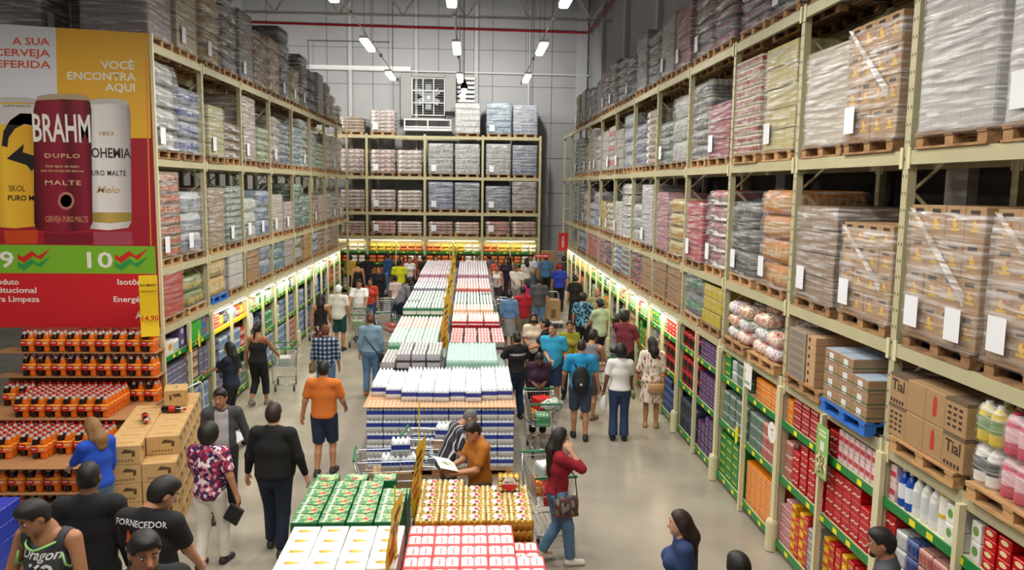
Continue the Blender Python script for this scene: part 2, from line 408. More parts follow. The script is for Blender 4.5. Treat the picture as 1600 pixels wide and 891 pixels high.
for x, nm in ROWS.items():
    for i, y in enumerate((24.3, 19.1, 13.9, 8.7, 3.5)):
        yy = y + (.2 if nm == 'middle' else 0)
        fixture(x, yy, f'long bright tube light, {nth(i+1)} from the rear wall in the {nm} hanging row')
    a = MB(); a.tube([(x, 1, 8.17), (x, 27.5, 8.17)], .012, plain('#9a9da0', .5), 6)
    for y in (21.8, 16.5, 11.3, 6.1, 26.6): a.box((x, y, 8.17), (.07, .16, .07), plain('#9a9da0', .5))
    tag(put('power_cable', a.mesh('power_cable')), f'grey power cable stringing together the {nm} row of tube lights', 'cable')
fixture(-.36, 29.6, 'short bright tube light hanging last in the middle row by the pendant bulb')
for y in (9.0, 3.8): fixture(-6.6, y, f'unseen tube light added over the soda display, {"nearer the banner" if y > 5 else "farther from the banner"}')  # out of view, added to brighten the banner
# rows over the neighbouring aisles (light only what the gaps show)
for x in (-9.5, -12.6):
    for y in (9, 16, 23, 30): area('neighbour_aisle_glow', (x, y, 8.4), .2, 1.4, LAMP_W*.3, LAMP_COL, spread=math.radians(170))
for x in (-2.4, 1.6):
    area('rear_row_glow', (x, 32.2, 10.3), .2, 1.4, LAMP_W*1.7, LAMP_COL, rot=(.9, 0, 0), spread=math.radians(150))
for x in (-9.5, -6): area('rear_row_glow', (x, 31.0, 10.3), .2, 1.4, LAMP_W*1.3, LAMP_COL, rot=(.9, 0, 0), spread=math.radians(150))
t = thing('pendant_lamp', 'black pendant lamp with bare bulb hanging in front of the louvred duct', 'lamp', (-.28, 26.9, 7.95))
a = MB(); a.lathe([(.03, .32), (.05, .25), (.11, .1), (.12, .0)], BLACK, 12); put('lamp_shade', a.mesh('shade', True), t)
a = MB(); a.lathe([(.02, -.2), (.08, -.13), (.1, -.05), (.06, .03)], TUBE_ON, 12); put('bulb', a.mesh('bulb', True), t)
a = MB(); a.tube([(0, 0, .3), (0, 0, Z_CEIL-7.95)], .012, BLACK, 6); put('cord', a.mesh('cord'), t)
# evaporative fan on its bracketed platform
t = thing('wall_fan', 'large square ventilation fan behind a grid in the rear wall', 'fan', (-1.98, 36.72, 7.25))
GREYBOX = plain('#8f8f8f', .6); WM = plain('#e8e8e4', .45)
a = MB()
for c, d in (((-.98, .3, 1.45), (.5, .55, 2.0)), ((.98, .3, 1.65), (.5, .55, 1.6)), ((0, .3, 2.42), (1.5, .55, .16)), ((0, .3, .5), (1.5, .55, .12))): a.box(c, d, GREYBOX)
put('housing', a.mesh('housing'), t)
a = MB(); a.box((0, .5, 1.45), (1.5, .05, 1.9), plain('#26282a', .7)); put('back_plate', a.mesh('back_plate'), t)
a = MB()
for i in range(4):
    a.box((-.72+.48*i, -.02, 1.47), (.03, .04, 1.66), WM); a.box((0, -.02, .66+.54*i), (1.48, .04, .03), WM)
for i in range(16): a.box((0, -.01, .68+.102*i), (1.42, .006, .005), WM)
put('grille', a.mesh('grille'), t)
for k in range(6):
    g = k*PI/3; M = Matrix.Translation((0, .25, 1.47)) @ Matrix.Rotation(g, 4, 'Y') @ Matrix.Rotation(.5, 4, 'X')
    a = MB(); a.box((0, 0, .36), (.26, .02, .55), plain('#8f9396', .4), M=M, b=.008); put('blade', a.mesh('blade'), t)
a = MB(); a.lathe([(.02, -.1), (.11, -.08), (.12, .05)], plain('#b9bcbf', .4), 16, M=Matrix.Translation((0, .25, 1.47)) @ Matrix.Rotation(PI/2, 4, 'X')); put('hub', a.mesh('hub', True), t)
a = MB()
for z in (0, .1, .42): a.tube([(-1.05, -.5, z), (1.05, -.5, z)], .035, WM, 6)
for x in (-1.02, 0, 1.02): a.tube([(x, -.5, -.0), (x, -.5, .45)], .035, WM, 6); a.tube([(x, -.5, 0), (x, .5, 0)], .035, WM, 6)
a.box((0, 0, -.03), (2.1, 1.05, .05), WM); put('platform', a.mesh('platform'), t)
a = MB()
for i in range(9): a.box((0, 0, 8.0+.2*i), (.82, .14, .13), plain('#d2d3d2', .5), b=.02)
o = tag(put('louvre_duct', a.mesh('duct'), None, (-.3, 37.1, 0)), 'pale louvred duct on the rear wall beside the fan', 'duct')
# ------------------------------------------------------------------ pallet racks
BAY = 2.597
Y0R, Y0L = 7.43, 16.07
Z4, Z3, Z2, Z1 = 2.34, 3.35, 5.18, 7.03      # tops of the load beams
def upright_mesh(h, holes):
    a = MB(); a.box((0, 0, h/2), (.085, .1, h), CREAM)
    if holes:
        for i in range(int(h/.16)):
            for dy in (-.025, .025): a.box((-.0425 if holes < 0 else .0425, dy, .3+.16*i), (.003, .012, .03), plain('#3c3a30', .8))
    a.box((0, 0, .006), (.16, .18, .012), CREAM)
    return a.mesh('upright')
def rack(name, label, xf, sgn, y0, ks, levels, ztop):
    """sgn +1: the rack runs back towards +x"""
    t = thing(name, label, 'rack', (xf, y0, 0))
    D = 1.12
    uf = upright_mesh(ztop, -sgn); ur = upright_mesh(ztop, 0)
    gm = MB(); gm.lathe([(.085, 0), (.085, .38), (.07, .42)], CREAM_LIT, 10)
    gm = gm.mesh('upright_guard', True)
    for k in ks:
        p = put('upright', uf, t, (sgn*.045, k*BAY, 0)); put('upright_guard', gm, p, (-sgn*.09, 0, .012))
        put('upright', ur, t, (sgn*D, k*BAY, 0))
    for k in ks:
        a = MB(); zz = 1.0; i = 0
        while zz < ztop-1.0:
            q = (zz, zz+.95) if i % 2 == 0 else (zz+.95, zz)
            a.tube([(sgn*.08, k*BAY, q[0]), (sgn*D, k*BAY, q[1])], .018, CREAM, 5); zz += .95; i += 1
        put('brace', a.mesh('brace'), t)
    bm = MB(); bm.box((0, BAY/2, -.065), (.05, BAY-.1, .13), CREAM); bm.box((sgn*.02, BAY/2, -.02), (.03, BAY-.1, .04), CREAM)
    for yy in (.065, BAY-.065): bm.box((-sgn*.028, yy, -.07), (.012, .05, .2), CREAM_LIT)
    bm = bm.mesh('beam')
    for k in list(ks)[:-1]:
        for z in levels:
            put('beam', bm, t, (sgn*.02, k*BAY, z))
        for z in levels[1:]: put('beam', bm, t, (sgn*D, k*BAY, z))
    for k in list(ks)[:-1]:
        a = MB(); a.box((sgn*.6, k*BAY+BAY/2, Z4-.015), (1.14, BAY-.1, .03), plain('#b5aa8c', .7)); put('deck_board', a.mesh('deck_board'), t)
    return t
rack('pallet_rack', 'long cream steel pallet rack against the side wall behind the phone caller', XR, 1, Y0R, range(-1, 12), (Z4, Z3, Z2, Z1), 7.06)
rack('pallet_rack', 'long cream steel pallet rack behind the big beer banner', XL, -1, Y0L, range(-1, 8), (Z4, Z3, Z2, Z1), 7.06)
# rear rack, face on
BX = [at(u, 276, y=Y_END).x for u in (480, 573, 663.6, 754, 843.6)]
BZ = [2.53, 3.6, 5.16, 6.93]
t = thing('pallet_rack', 'cream steel pallet rack of sacks and cans standing along the rear wall under the fan', 'rack', (0, Y_END, 0))
ub = MB(); ub.box((0, 0, 3.5), (.1, .085, 7.0), CREAM); ub.box((0, 0, .006), (.18, .16, .012), CREAM); ub = ub.mesh('upright')
for x in BX:
    put('upright', ub, t, (x, .04, 0)); put('upright', ub, t, (x, 1.1, 0))
    a = MB()
    for i in range(6): a.tube([(x, .06, .8+i), (x, 1.1, 1.8+i)], .018, CREAM, 5)
    put('brace', a.mesh('brace'), t)
for i in range(4):
    w = BX[i+1]-BX[i]
    a = MB(); a.box((w/2, 0, -.065), (w-.1, .05, .13), CREAM); a = a.mesh('beam')
    for z in BZ: put('beam', a, t, (BX[i], .03, z)); put('beam', a, t, (BX[i], 1.1, z))
    mp = MB(); mp.box((0, 0, 1.25), (.05, .05, 2.5), CREAM_LIT); put('shelf_post', mp.mesh('post'), t, ((BX[i]+BX[i+1])/2, 0, 0))
# ------------------------------------------------------------------ pallets and loads
def pallet_mesh(mat, w=1.04, d=1.14):
    a = MB()
    for i in range(3):
        a.box((0, -d/2+.05+(d-.1)/2*i, .012), (w, .1, .022), mat)
        for j in range(3): a.box(((-w/2+.07)+(w-.14)/2*j, -d/2+.07+(d-.14)/2*i, .07), (.12, .12, .095), mat)
    for j in range(3): a.box(((-w/2+.07)+(w-.14)/2*j, 0, .109), (.12, d, .018), mat)
    for i in range(7): a.box((0, -d/2+.055+(d-.11)/6*i, .129), (w, .11, .02), mat)
    return a.mesh('wooden_pallet')
PALLET = pallet_mesh(wood_mat()); PALLET_B = pallet_mesh(plain('#2f6fc4', .6, noise=.15, nscale=5))
PH = .139
def rrect(w, d, r, step):
    a, b = w/2-r, d/2-r; pts = []
    cs = [(a, -b, -PI/2), (a, b, 0), (-a, b, PI/2), (-a, -b, PI)]
    for i, (cx, cy, g) in enumerate(cs):
        pts += [(cx+r*math.cos(g+PI/4*j), cy+r*math.sin(g+PI/4*j)) for j in range(3)]
        nx = cs[(i+1) % 4]; p = pts[-1]; q = (nx[0]+r*math.cos(nx[2]), nx[1]+r*math.sin(nx[2]))
        n = max(1, int(math.hypot(q[0]-p[0], q[1]-p[1])/step))
        pts += [(p[0]+(q[0]-p[0])*j/n, p[1]+(q[1]-p[1])*j/n) for j in range(1, n)]
    return pts
def bulge(w, d, h, mat, rib=0.0, amp=.012, r=.06, prof=None, mats=None, seed=0, wob=0.0, name='layer', cap=None):
    """a rounded block of w x d x h, ribbed round its sides like packed bottles; prof: (height fraction, inset) pairs; mats per ring"""
    rnd = random.Random(seed)
    step = rib/4 if rib else .18
    ring = rrect(w, d, r, step); n = len(ring)
    prof = prof or [(0, .02), (.06, 0), (.94, 0), (1, .025)]
    off = []; s = 0
    for i, (x, y) in enumerate(ring):
        if rib: off.append(amp*abs(math.sin(PI*s/rib)))
        else: off.append(0)
        x2, y2 = ring[(i+1) % n]; s += math.hypot(x2-x, y2-y)
    vs = []; fs = []; M = MB()
    for z, ins in prof:
        for (x, y), o in zip(ring, off):
            l = math.hypot(x/w, y/d)*2 or 1
            k = ins + amp - o
            nx, ny = (x/(w/2))**5, (y/(d/2))**5; q = math.hypot(nx, ny) or 1
            jj = rnd.uniform(-wob, wob)
            vs.append((x-(nx/q)*k+jj, y-(ny/q)*k+jj, z*h+rnd.uniform(-wob, wob)*(.6 if 0 < z < 1 else .2)))
    for i in range(len(prof)-1):
        fs = [(i*n+k, i*n+(k+1) % n, (i+1)*n+(k+1) % n, (i+1)*n+k) for k in range(n)]
        M.m += [M.slot(mats[i] if mats else mat)]*n; M.f += fs
    M.v = vs
    c = len(vs); M.v = vs+[(0, 0, h*prof[-1][0]+.004), (0, 0, 0)]
    b = (len(prof)-1)*n; kk = M.slot(cap or (mats[-1] if mats else mat))
    for k in range(n): M.f += [(b+k, b+(k+1) % n, c), ((k+1) % n, k, c+1)]; M.m += [kk, kk]
    return M.mesh(name, True)
LABEL_ME = MB().quad([(-.11, 0, -.14), (.11, 0, -.14), (.11, 0, .14), (-.11, 0, .14)], plain('#e9ebf2', .6)).mesh('paper_label')
DIM = .84      # goods are a little darker than they look through their film
def dim(c): return '#'+''.join('%02x' % int(int(c[i:i+2], 16)*DIM) for i in (1, 3, 5))
def load(label, loc, rz, h, kind, c1, c2='#dddddd', n=0, w=1.02, d=1.1, film=.35, group=None, paper=True, seed=0, pal=PALLET, mark=None):
    t = thing('pallet_load', label, 'pallet load', loc, rz, group)
    put('wooden_pallet', pal, t)
    rnd = random.Random(seed*7+3)
    H = h-PH; n = n or max(1, round(H/{'carton': .27, 'bottle': .33, 'bag': .16, 'can': .15, 'slab': .9, 'tier': .3}[kind])); lh = H/n
    if DIM < 1: c1, c2 = dim(c1), (dim(c2) if isinstance(c2, str) else c2)
    A = plain(c1, .5) if kind != 'bag' else None
    for i in range(n):
        z = PH+i*lh+.001; x, y = rnd.uniform(-.012, .012), rnd.uniform(-.012, .012); sc = 1.0
        if kind == 'carton':
            a = MB(); a.box((0, 0, lh/2), (w-.02, d-.02, lh-.004), cartons_mat(c1, c2 if isinstance(c2, float) else .34, lh, mark=mark), b=.012); me = a.mesh('carton_layer'); nm = 'carton_layer'
        elif kind == 'slab':
            a = MB(); a.box((0, 0, lh/2), (w-.02, d-.02, lh-.004), cartons_mat(c1, .22, .16, .72), b=.015); me = a.mesh('carton_layer'); nm = 'carton_layer'
        elif kind == 'bottle':
            B = plain(c2, .5); sc = 1-rnd.uniform(0, .05)
            me = bulge(w*sc, d*sc, lh-.004, A, .1, .016, .09, [(0, .05), (.05, .012), (.25, 0), (.27, 0), (.62, 0), (.64, 0), (.78, .012), (.9, .04), (1, .075)], [A, A, A, B, B, A, A, A], seed+i, .006, 'bottle_layer'); nm = 'bottle_layer'
        elif kind == 'tier':
            B = plain(c2, .5); sc = .93
            me = bulge(w*sc, d*sc, lh-.004, A, .2, .012, .08, [(0, .03), (.08, .01), (.5, .0), (.52, 0), (.8, .03), (1, .09)], [A, B, B, A, A], seed+i, .01, 'bottle_layer'); nm = 'bottle_layer'
        elif kind == 'bag':
            P = patterned((c1, c2, c1, '#e6dcd0'), (6, 6, 1.5), 'noise', .5)
            me = bulge(w, d, lh*1.04, P, .34, .045, .07, [(0, .07), (.25, .015), (.6, 0), (.85, .03), (1, .08)], None, seed+i, .012, 'sack_layer'); nm = 'sack_layer'
        else:
            B = plain(c2, .4)
            me = bulge(w, d, lh-.004, A, .068, .012, .04, [(0, .012), (.05, 0), (.3, 0), (.31, 0), (.72, 0), (.73, 0), (.95, 0), (1, .03)], [A, A, B, B, B, A, A], seed+i, .003, 'can_layer'); nm = 'can_layer'
        put(nm, me, t, (x, y, z))
    if film:
        F = film_mat(film)
        if kind == 'tier':
            for i in range(n):
                put('stretch_film', bulge(w+.05, d+.05, lh*.96, F, .0, 0, .08, [(0, -.03), (.1, .01), (.55, .02), (.9, .06), (.98, .09)], None, seed+i+5, .014, 'stretch_film'), t, (0, 0, PH+i*lh+.004))
        else:
            q = n if kind == 'bottle' else 2
            pr = [(0, -.012)]
            for i in range(q): pr += [((i+.15)/q, .0), ((i+.7)/q, .0), ((i+.97)/q, .035 if kind == 'bottle' else .004)]
            pr += [(1.0, .09)]
            put('stretch_film', bulge(w+.04, d+.04, H+.02, F, 0, 0, .09 if kind != 'carton' else .03, pr, None, seed, .008, 'stretch_film'), t, (0, 0, PH-.03))
    if paper: put('paper_label', LABEL_ME, t, (-w*.28, -d/2-.045, PH+.24))
    return t
GREY, CLEAR, MAUVE, NAVYG, CARD, CREAMC = '#8d9099', '#c3c6c6', '#a9929e', '#5b6272', '#a08260', '#d9cda4'
# (top edge in the photograph, kind, colours) for each place on a level, nearest first
R3 = [(330, 'carton', CARD, .3, 'Y'), (322, 'carton', CARD, .3, 'Y'), (350, 'carton', CARD, .3, 'Y'), (322, 'carton', '#a2866a', .25, None), (297, 'bottle', '#d9881a', '#d8a860', 4), (315, 'bottle', '#5d625c', '#3c4040', 3),
      (297, 'tier', '#b8403c', '#7a4a30', 5), (315, 'carton', '#c9414d', .2, None), (311, 'bottle', '#d6c27a', '#c79a2a', 4), (300, 'carton', '#c5828f', .3, None), (289, 'slab', '#cfc9cf', 0, None), (319, 'bottle', '#c2cbc6', '#aab4b2', 3),
      (287, 'tier', '#dad8d4', '#cfcfcf', 5), (315, 'slab', '#dfdcd3', 0, None), (318, 'bag', '#d7d0bb', '#bdb59b', None), (314, 'carton', '#cdb83f', .3, None), (300, 'bottle', '#b3aec2', '#8a9bb5', 3), (316, 'bottle', '#9fb4c4', '#c7d2da', 3),
      (298, 'bottle', '#b98a9a', '#d9c2cc', 3), (287, 'can', '#4d5a54', '#7d8b82', None), (290, 'can', '#6a6f76', '#9aa0a6', None)]
R2 = [(-60, 'slab', '#d4d2d0', 0, None), (-45, 'slab', '#cfccca', 0, None), (30, 'carton', CARD, .3, 'Y'), (74, 'slab', '#d2c6b2', 0, None), (70, 'carton', '#d4c678', .3, None), (92, 'can', '#e0d3b6', '#a63b36', 10),
      (160, 'carton', '#a0344a', .3, None), (128, 'bottle', '#9c9a8c', '#54565c', 5), (150, 'bottle', '#cfcfca', '#bfc1c0', 3), (190, 'bottle', '#8fa39a', '#59705f', 3), (172, 'bag', '#bda995', '#8c7a66', None), (194, 'bottle', '#8c98a6', '#515d78', 3),
      (178, 'bottle', '#98a7b2', '#c1ccd1', 4), (202, 'carton', '#bcb8a8', .3, None), (197, 'bottle', '#c9c6c6', '#c46a6a', 3), (205, 'carton', '#c8c3ba', .3, None), (212, 'bottle', '#b4b9b6', '#93a39b', 3), (206, 'carton', '#c4a898', .3, None),
      (226, 'bottle', '#9fb3a5', '#c77c58', 3), (217, 'can', '#6d7d76', '#a9b3ac', None), (218, 'can', '#5f6b6a', '#98a3a3', None)]
R1 = [(-330, 'bottle', GREY, CLEAR, 6), (-250, 'bottle', GREY, NAVYG, 6), (-170, 'bottle', NAVYG, MAUVE, 6), (-120, 'bottle', '#7c8794', CLEAR, 6), (-80, 'bottle', '#8794a0', NAVYG, 6), (-60, 'bottle', '#8a8490', '#a5657c', 6),
      (-50, 'bottle', '#857b86', '#a6627e', 6), (-30, 'bottle', '#8c7d88', MAUVE, 6), (10, 'carton', '#b26a7c', .3, None), (25, 'slab', '#b2a9ae', 0, None), (50, 'bottle', '#6a7076', '#a3a9ab', 5), (52, 'slab', '#9b9ca6', 0, None),
      (88, 'bottle', '#8b8f9a', '#4b5a86', 5), (92, 'bottle', '#83848c', '#c8c6c6', 5), (95, 'bottle', '#94959b', '#6a6c72', 5), (110, 'bottle', '#9c9ca0', '#b65a60', 4), (125, 'slab', '#a5a3ae', 0, None), (137, 'bottle', '#8c94a4', '#b3b8c0', 4),
      (139, 'bottle', '#a9a9b2', '#72788a', 4), (142, 'slab', '#b8b4a8', 0, None), (150, 'carton', '#c2bc9a', .3, None)]
L1 = [(-60, 'slab', '#a9a0a6', 0, None), (-45, 'carton', '#c8bd98', .3, None), (-30, 'bottle', '#c5b59c', '#bf8f3c', 5), (-10, 'bottle', '#6b5560', '#a4a2a8', 6), (20, 'slab', '#8f8b92', 0, None), (52, 'bag', '#bca08c', '#96685c', None), (62, 'bag', '#c7a06a', '#dcc4a2', 5),
      (45, 'bottle', '#5a586a', '#97949c', 5), (106, 'bottle', '#b8ac62', '#d0c9a0', 3), (88, 'bottle', '#3d3540', '#8f8d90', 5), (110, 'tier', '#4c4a62', '#85869a', 4), (116, 'slab', '#a5a19a', 0, None), (130, 'bottle', '#b9b5ae', '#a07a7a', 3), (150, 'bag', '#c8bfa9', '#d0b53e', 3), (164, 'bottle', '#b9b3a6', '#9a988f', 3)]
L2 = [(97, 'tier', '#c4c7c4', '#aab0ae', 4), (140, 'bottle', '#93a2b4', '#3f5a98', 4), (166, 'carton', '#c2bd7c', .35, None), (192, 'tier', '#b89a78', '#7c6a5c', 4), (152, 'slab', '#a89686', 0, None), (200, 'bottle', '#a9b595', '#6f8f4e', 3), (183, 'bag', '#b9aea2', '#cfc6ba', 5), (194, 'bottle', '#8793a4', '#55617c', 4),
      (199, 'bottle', '#97adb8', '#3f6f96', 5), (187, 'tier', '#c8cfc6', '#a2b3a4', 5), (208, 'bottle', '#b2c2b6', '#8fa894', 3), (224, 'bottle', '#c2c8b6', '#5f9a3e', 3), (211, 'bag', '#bcae98', '#d4cab6', 5), (214, 'slab', '#b5a695', 0, None), (216, 'bag', '#c0b2a0', '#d4cab6', 5)]
L3 = [(268, 'can', '#8c6a48', '#c9662c', 8), (300, 'bottle', '#c9cfd4', '#8f9cae', 3), (293, 'carton', '#a98d6c', .3, None), (291, 'can', '#6f8a7a', '#aebcb0', 9), (310, 'bottle', '#bcc8c4', '#d2d8d2', 3), (298, 'bottle', '#8fa5bb', '#5674a4', 3), (304, 'carton', '#cfc6b4', .3, None), (315, 'carton', '#c9b8b2', .35, 'R'), (287, 'bottle', '#5f8c74', '#3f6e57', 3),
      (306, 'bottle', '#6f9c84', '#4a7660', 3), (311, 'carton', '#a98663', .3, None), (304, 'carton', '#cdb9a2', .3, None), (303, 'bag', '#c9bca6', '#b1a38c', 5), (308, 'bottle', '#b9bcba', '#8f98a8', 3), (308, 'carton', '#c6b9a4', .3, None)]
MARK = {'Y': '#d9a520', 'R': '#b3262b'}
KINDW = {'carton': 'wrapped cartons', 'slab': 'film-covered boxes', 'bottle': 'shrink-wrapped bottles', 'bag': 'packed sacks', 'can': 'trays of cans', 'tier': 'tiered film-wrapped packs'}
def cname(c):
    r, g, b = [int(c[i:i+2], 16) for i in (1, 3, 5)]
    mx, mn = max(r, g, b), min(r, g, b); s = (mx-mn)/max(mx, 1); l = mx/255
    if s < .13: return 'white' if l > .78 else ('grey' if l > .45 else 'dark grey')
    hgt = (60*(((g-b)/(mx-mn)) % 6) if mx == r else (60*((b-r)/(mx-mn)+2) if mx == g else 60*((r-g)/(mx-mn)+4)))
    if hgt < 18 or hgt > 335: return ('red' if s > .5 else 'dusty pink') if l > .4 else 'maroon'
    if hgt < 48: return 'orange' if s > .7 and l > .75 else ('brown' if l < .76 else 'tan')
    if hgt < 72: return 'yellow' if s > .4 else 'cream'
    if hgt < 165: return 'green' if s > .25 else 'pale green'
    if hgt < 260: return 'blue' if s > .25 else 'blue-grey'
    return 'purple' if s > .3 else 'mauve'
def fill(tab, xf, y0, k0, z, rz, where, lvl, side):
    sg = 1 if side == 'R' else -1
    for i, (v, kind, c1, c2, ex) in enumerate(tab):
        y = y0+BAY*(k0+i//2)+(.70 if i % 2 == 0 else 1.9)
        if y > 35.3: break
        yv = y-.45 if v < 300 else y-.45
        h = z_at(xf, y, v)-z
        h = max(.7, min(h, 1.62 if lvl != 'top' else 2.1))
        n = ex if isinstance(ex, int) else 0
        mk = MARK.get(ex) if isinstance(ex, str) else None
        d = cname(c1) + (' and '+cname(c2) if isinstance(c2, str) and cname(c2) != cname(c1) else '')
        lb = f'{d} {KINDW[kind]}, {nth(i+1)} pallet back, {lvl} level, {where}'
        rnd = random.Random(i*31+int(z*10))
        film = {'slab': .4, 'carton': .3, 'bottle': .26, 'bag': .24, 'can': .24, 'tier': .42}[kind]
        if z > 6.9: film = .34
        big = side == 'R' and (i < 4) and kind == 'carton' and mk
        x = xf+sg*.56+sg*rnd.uniform(-.03, .03)
        if big: near_cartons(lb, (x, y+rnd.uniform(-.03, .03), z+.002), rz, h, mk, i)
        else: load(lb, (x, y+rnd.uniform(-.03, .03), z+.002), rz+rnd.uniform(-.02, .02), h, kind, c1, c2, n, w=rnd.uniform(1.0, 1.1), film=film, group=f'loads on the {lvl} level of the {where}', paper=rnd.random() < .7, seed=i*13+int(z*7), mark=mk)
# the nearest brown carton loads: every outer carton is a part
INK = plain('#3b2d20', .8); CHICK = plain('#dcb023', .6)
def carton_mesh(w, d, h, col=KRAFT, mark=True):
    a = MB(); a.box((0, 0, h/2), (w, d, h-.003), col, b=.006)
    a.box((0, 0, h-.0012), (.05, d*.98, .002), plain('#c9a678', .4))
    if mark:
        for sy in (-1, 1):
            y = sy*(d/2+.0012)
            a.disc((w*.02, y, h*.52), h*.14, CHICK, 10, 'y'); a.disc((w*.12, y*1.001, h*.6), h*.07, plain('#b5521c', .6), 8, 'y'); a.quad([(-w*.22, y*1.001, h*.3), (w*.25, y*1.001, h*.3), (w*.25, y*1.001, h*.37), (-w*.22, y*1.001, h*.37)], CHICK)
            a.quad([(-w*.25, y, h*.78), (w*.22, y, h*.78), (w*.22, y, h*.9), (-w*.25, y, h*.9)], INK)
        for sx in (-1, 1):
            x = sx*(w/2+.0012)
            a.disc((x, 0, h*.5), h*.16, CHICK, 10, 'x'); a.quad([(x, -d*.25, h*.78), (x, d*.25, h*.78), (x, d*.25, h*.9), (x, -d*.25, h*.9)], INK)
    return a.mesh('carton')
def near_cartons(lb, loc, rz, h, mk, i):
    t = thing('pallet_load', lb, 'pallet load', loc, rz, 'brown carton loads with yellow bird prints')
    put('wooden_pallet', PALLET, t)
    H = h-PH; n = max(4, round(H/.29)); lh = H/n
    me = carton_mesh(.265, .36, lh); rnd = random.Random(i)
    for k in range(n):
        for a in range(4):
            for b in range(3):
                if b == 1 and 0 < a < 3 and k < n-1: continue
                put('carton', me, t, (-.4+.267*a+rnd.uniform(-.004, .004), -.365+.365*b+rnd.uniform(-.006, .006), PH+k*lh), (0, 0, rnd.uniform(-.015, .015)))
    F = film_mat(.3)
    pr = [(0, -.015)]+[(q/6, rnd.uniform(-.004, .006)) for q in range(1, 6)]+[(.97, .0), (1.01, .12)]
    put('stretch_film', bulge(1.12, 1.14, H, F, 0, 0, .03, pr, None, i, .01, 'stretch_film'), t, (0, 0, PH-.03))
    a = MB(); a.quad([(-.5, -.592, PH+H*.98), (-.42, -.594, PH+H*.97), (.42, -.594, PH+H*.4), (.4, -.592, PH+H*.31)], film_mat(.8)); put('film_strand', a.mesh('film_strand'), t)
    put('paper_label', LABEL_ME, t, (-.34, -.605, PH+.22)); 
    if i == 0 or i == 1: put('paper_label', LABEL_ME, t, (.3, -.606, PH+.2))
RW, LW = 'side-wall rack', 'banner rack'
fill(R3, XR, Y0R, -1, Z3, -PI/2, RW, 'second', 'R'); fill(R2, XR, Y0R, -1, Z2, -PI/2, RW, 'third', 'R'); fill(R1, XR, Y0R, -1, Z1, -PI/2, RW, 'top', 'R')
fill(L3, XL, Y0L, -1, Z3, PI/2, LW, 'second', 'L'); fill(L2, XL, Y0L, -1, Z2, PI/2, LW, 'third', 'L'); fill(L1, XL, Y0L, -1, Z1, PI/2, LW, 'top', 'L')
# two more loads seen over the banner, on the end of the top level towards the neighbour aisle
load('grey film-wrapped boxes over the white half of the banner, on the rack top', (XL-2.35, 14.3, Z1+.002), PI/2, 1.7, 'slab', '#8f8a8c', film=.6, seed=91)
load('mauve film-wrapped boxes on the rack top over the yellow half of the banner', (XL-1.25-.45, 15.6, Z1+.002), PI/2, 1.7, 'slab', '#a2959c', film=.6, seed=92)
# next aisle's rack back to back, dark goods added as painted gap shade
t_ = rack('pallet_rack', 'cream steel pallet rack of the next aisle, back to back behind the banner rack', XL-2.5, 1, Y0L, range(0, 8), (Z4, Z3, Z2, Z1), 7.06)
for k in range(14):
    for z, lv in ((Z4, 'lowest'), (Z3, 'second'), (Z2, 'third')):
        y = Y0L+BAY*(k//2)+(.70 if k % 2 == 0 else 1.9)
        load(f'added boxed goods coloured dark for gap shade, {nth(k+1)} pallet back, {lv} level', (XL-1.95, y, z+.002), PI/2, random.uniform(.9, 1.5), 'slab', random.choice(('#3c3632', '#4a423c', '#2f3238', '#54463a')), film=0, paper=False, group='added loads coloured dark for gap shade', seed=k)
# rear rack: sacks on the left half, cans on the right half
SACK = ('#d9cdc3', '#a97f74'); SACK2 = ('#c98a6c', '#d9b8a0')
rear = {6.93: [None, (182, 'bag', '#c0a184', '#9b7f66', 5), (172, 'bag', '#ddd3cc', '#a78a80', 6), None, None, (161, 'can', '#c6c8ca', '#dedfdf', 5), (160, 'can', '#6f93ad', '#8fb2c6', 5), (164, 'can', '#aab2c4', '#7f8fa8', 5)],
        5.16: [None, (233, 'bag', *SACK, 5), (234, 'bag', '#dfd2ca', '#b06c66', 5), (235, 'bag', '#e0d6cd', '#b39a90', 5), (224, 'can', '#b6b9ba', '#9a9d9e', 6), (225, 'can', '#c9cac8', '#aeb0af', 6), (225, 'can', '#bfc1c1', '#a3a6a7', 6), (227, 'can', '#8492ac', '#5c6a8c', 5)],
        3.6: [None, (297, 'bag', *SACK, 5), (297, 'bag', '#ded2c8', '#a98f86', 5), (298, 'bag', '#dccfc4', '#b3968a', 5), (284, 'can', '#54698f', '#7c90b2', 5), (285, 'can', '#5a6674', '#96a2ae', 6), (291, 'can', '#75889c', '#4f6178', 6), (284, 'can', '#a29a94', '#857d78', 6)],
        2.53: [None, (346, 'bag', '#a5675a', '#c9a087', 4), (346, 'bag', '#c46b58', '#e0b9a0', 4), (347, 'bag', '#d2b49c', '#e3dcd2', 4), (347, 'bag', '#a3665c', '#cfa78e', 4), (348, 'bag', '#cf9f90', '#dfc59a', 4), (347, 'bag', '#c77a5c', '#b35a4a', 4), (347, 'bag', '#b57c6c', '#c9a593', 4)]}
for z, row in rear.items():
    for i, e in enumerate(row):
        if not e: continue
        v, kind, c1, c2, n = e; j = i//2; w = BX[j+1]-BX[j]
        x = BX[j]+w*(.275 if i % 2 == 0 else .735)
        if i == 1: x = BX[1]-.66
        h = z_at(x, Y_END, v)-z
        lv = {6.93: 'top', 5.16: 'third', 3.6: 'second', 2.53: 'lowest pallet'}[z]
        d = cname(c1)+(' and '+cname(c2) if cname(c2) != cname(c1) else '')
        load(f'{d} {KINDW[kind]}, {nth(i)} place, {lv} level, rear rack', (x, Y_END+.58, z+.002), 0, h, kind, c1, c2, n, w=1.08, film=.22 if kind == 'bag' else .3, group=f'loads on the {lv} level of the rear rack', seed=i*5+int(z*9), paper=(i % 2 == 0))
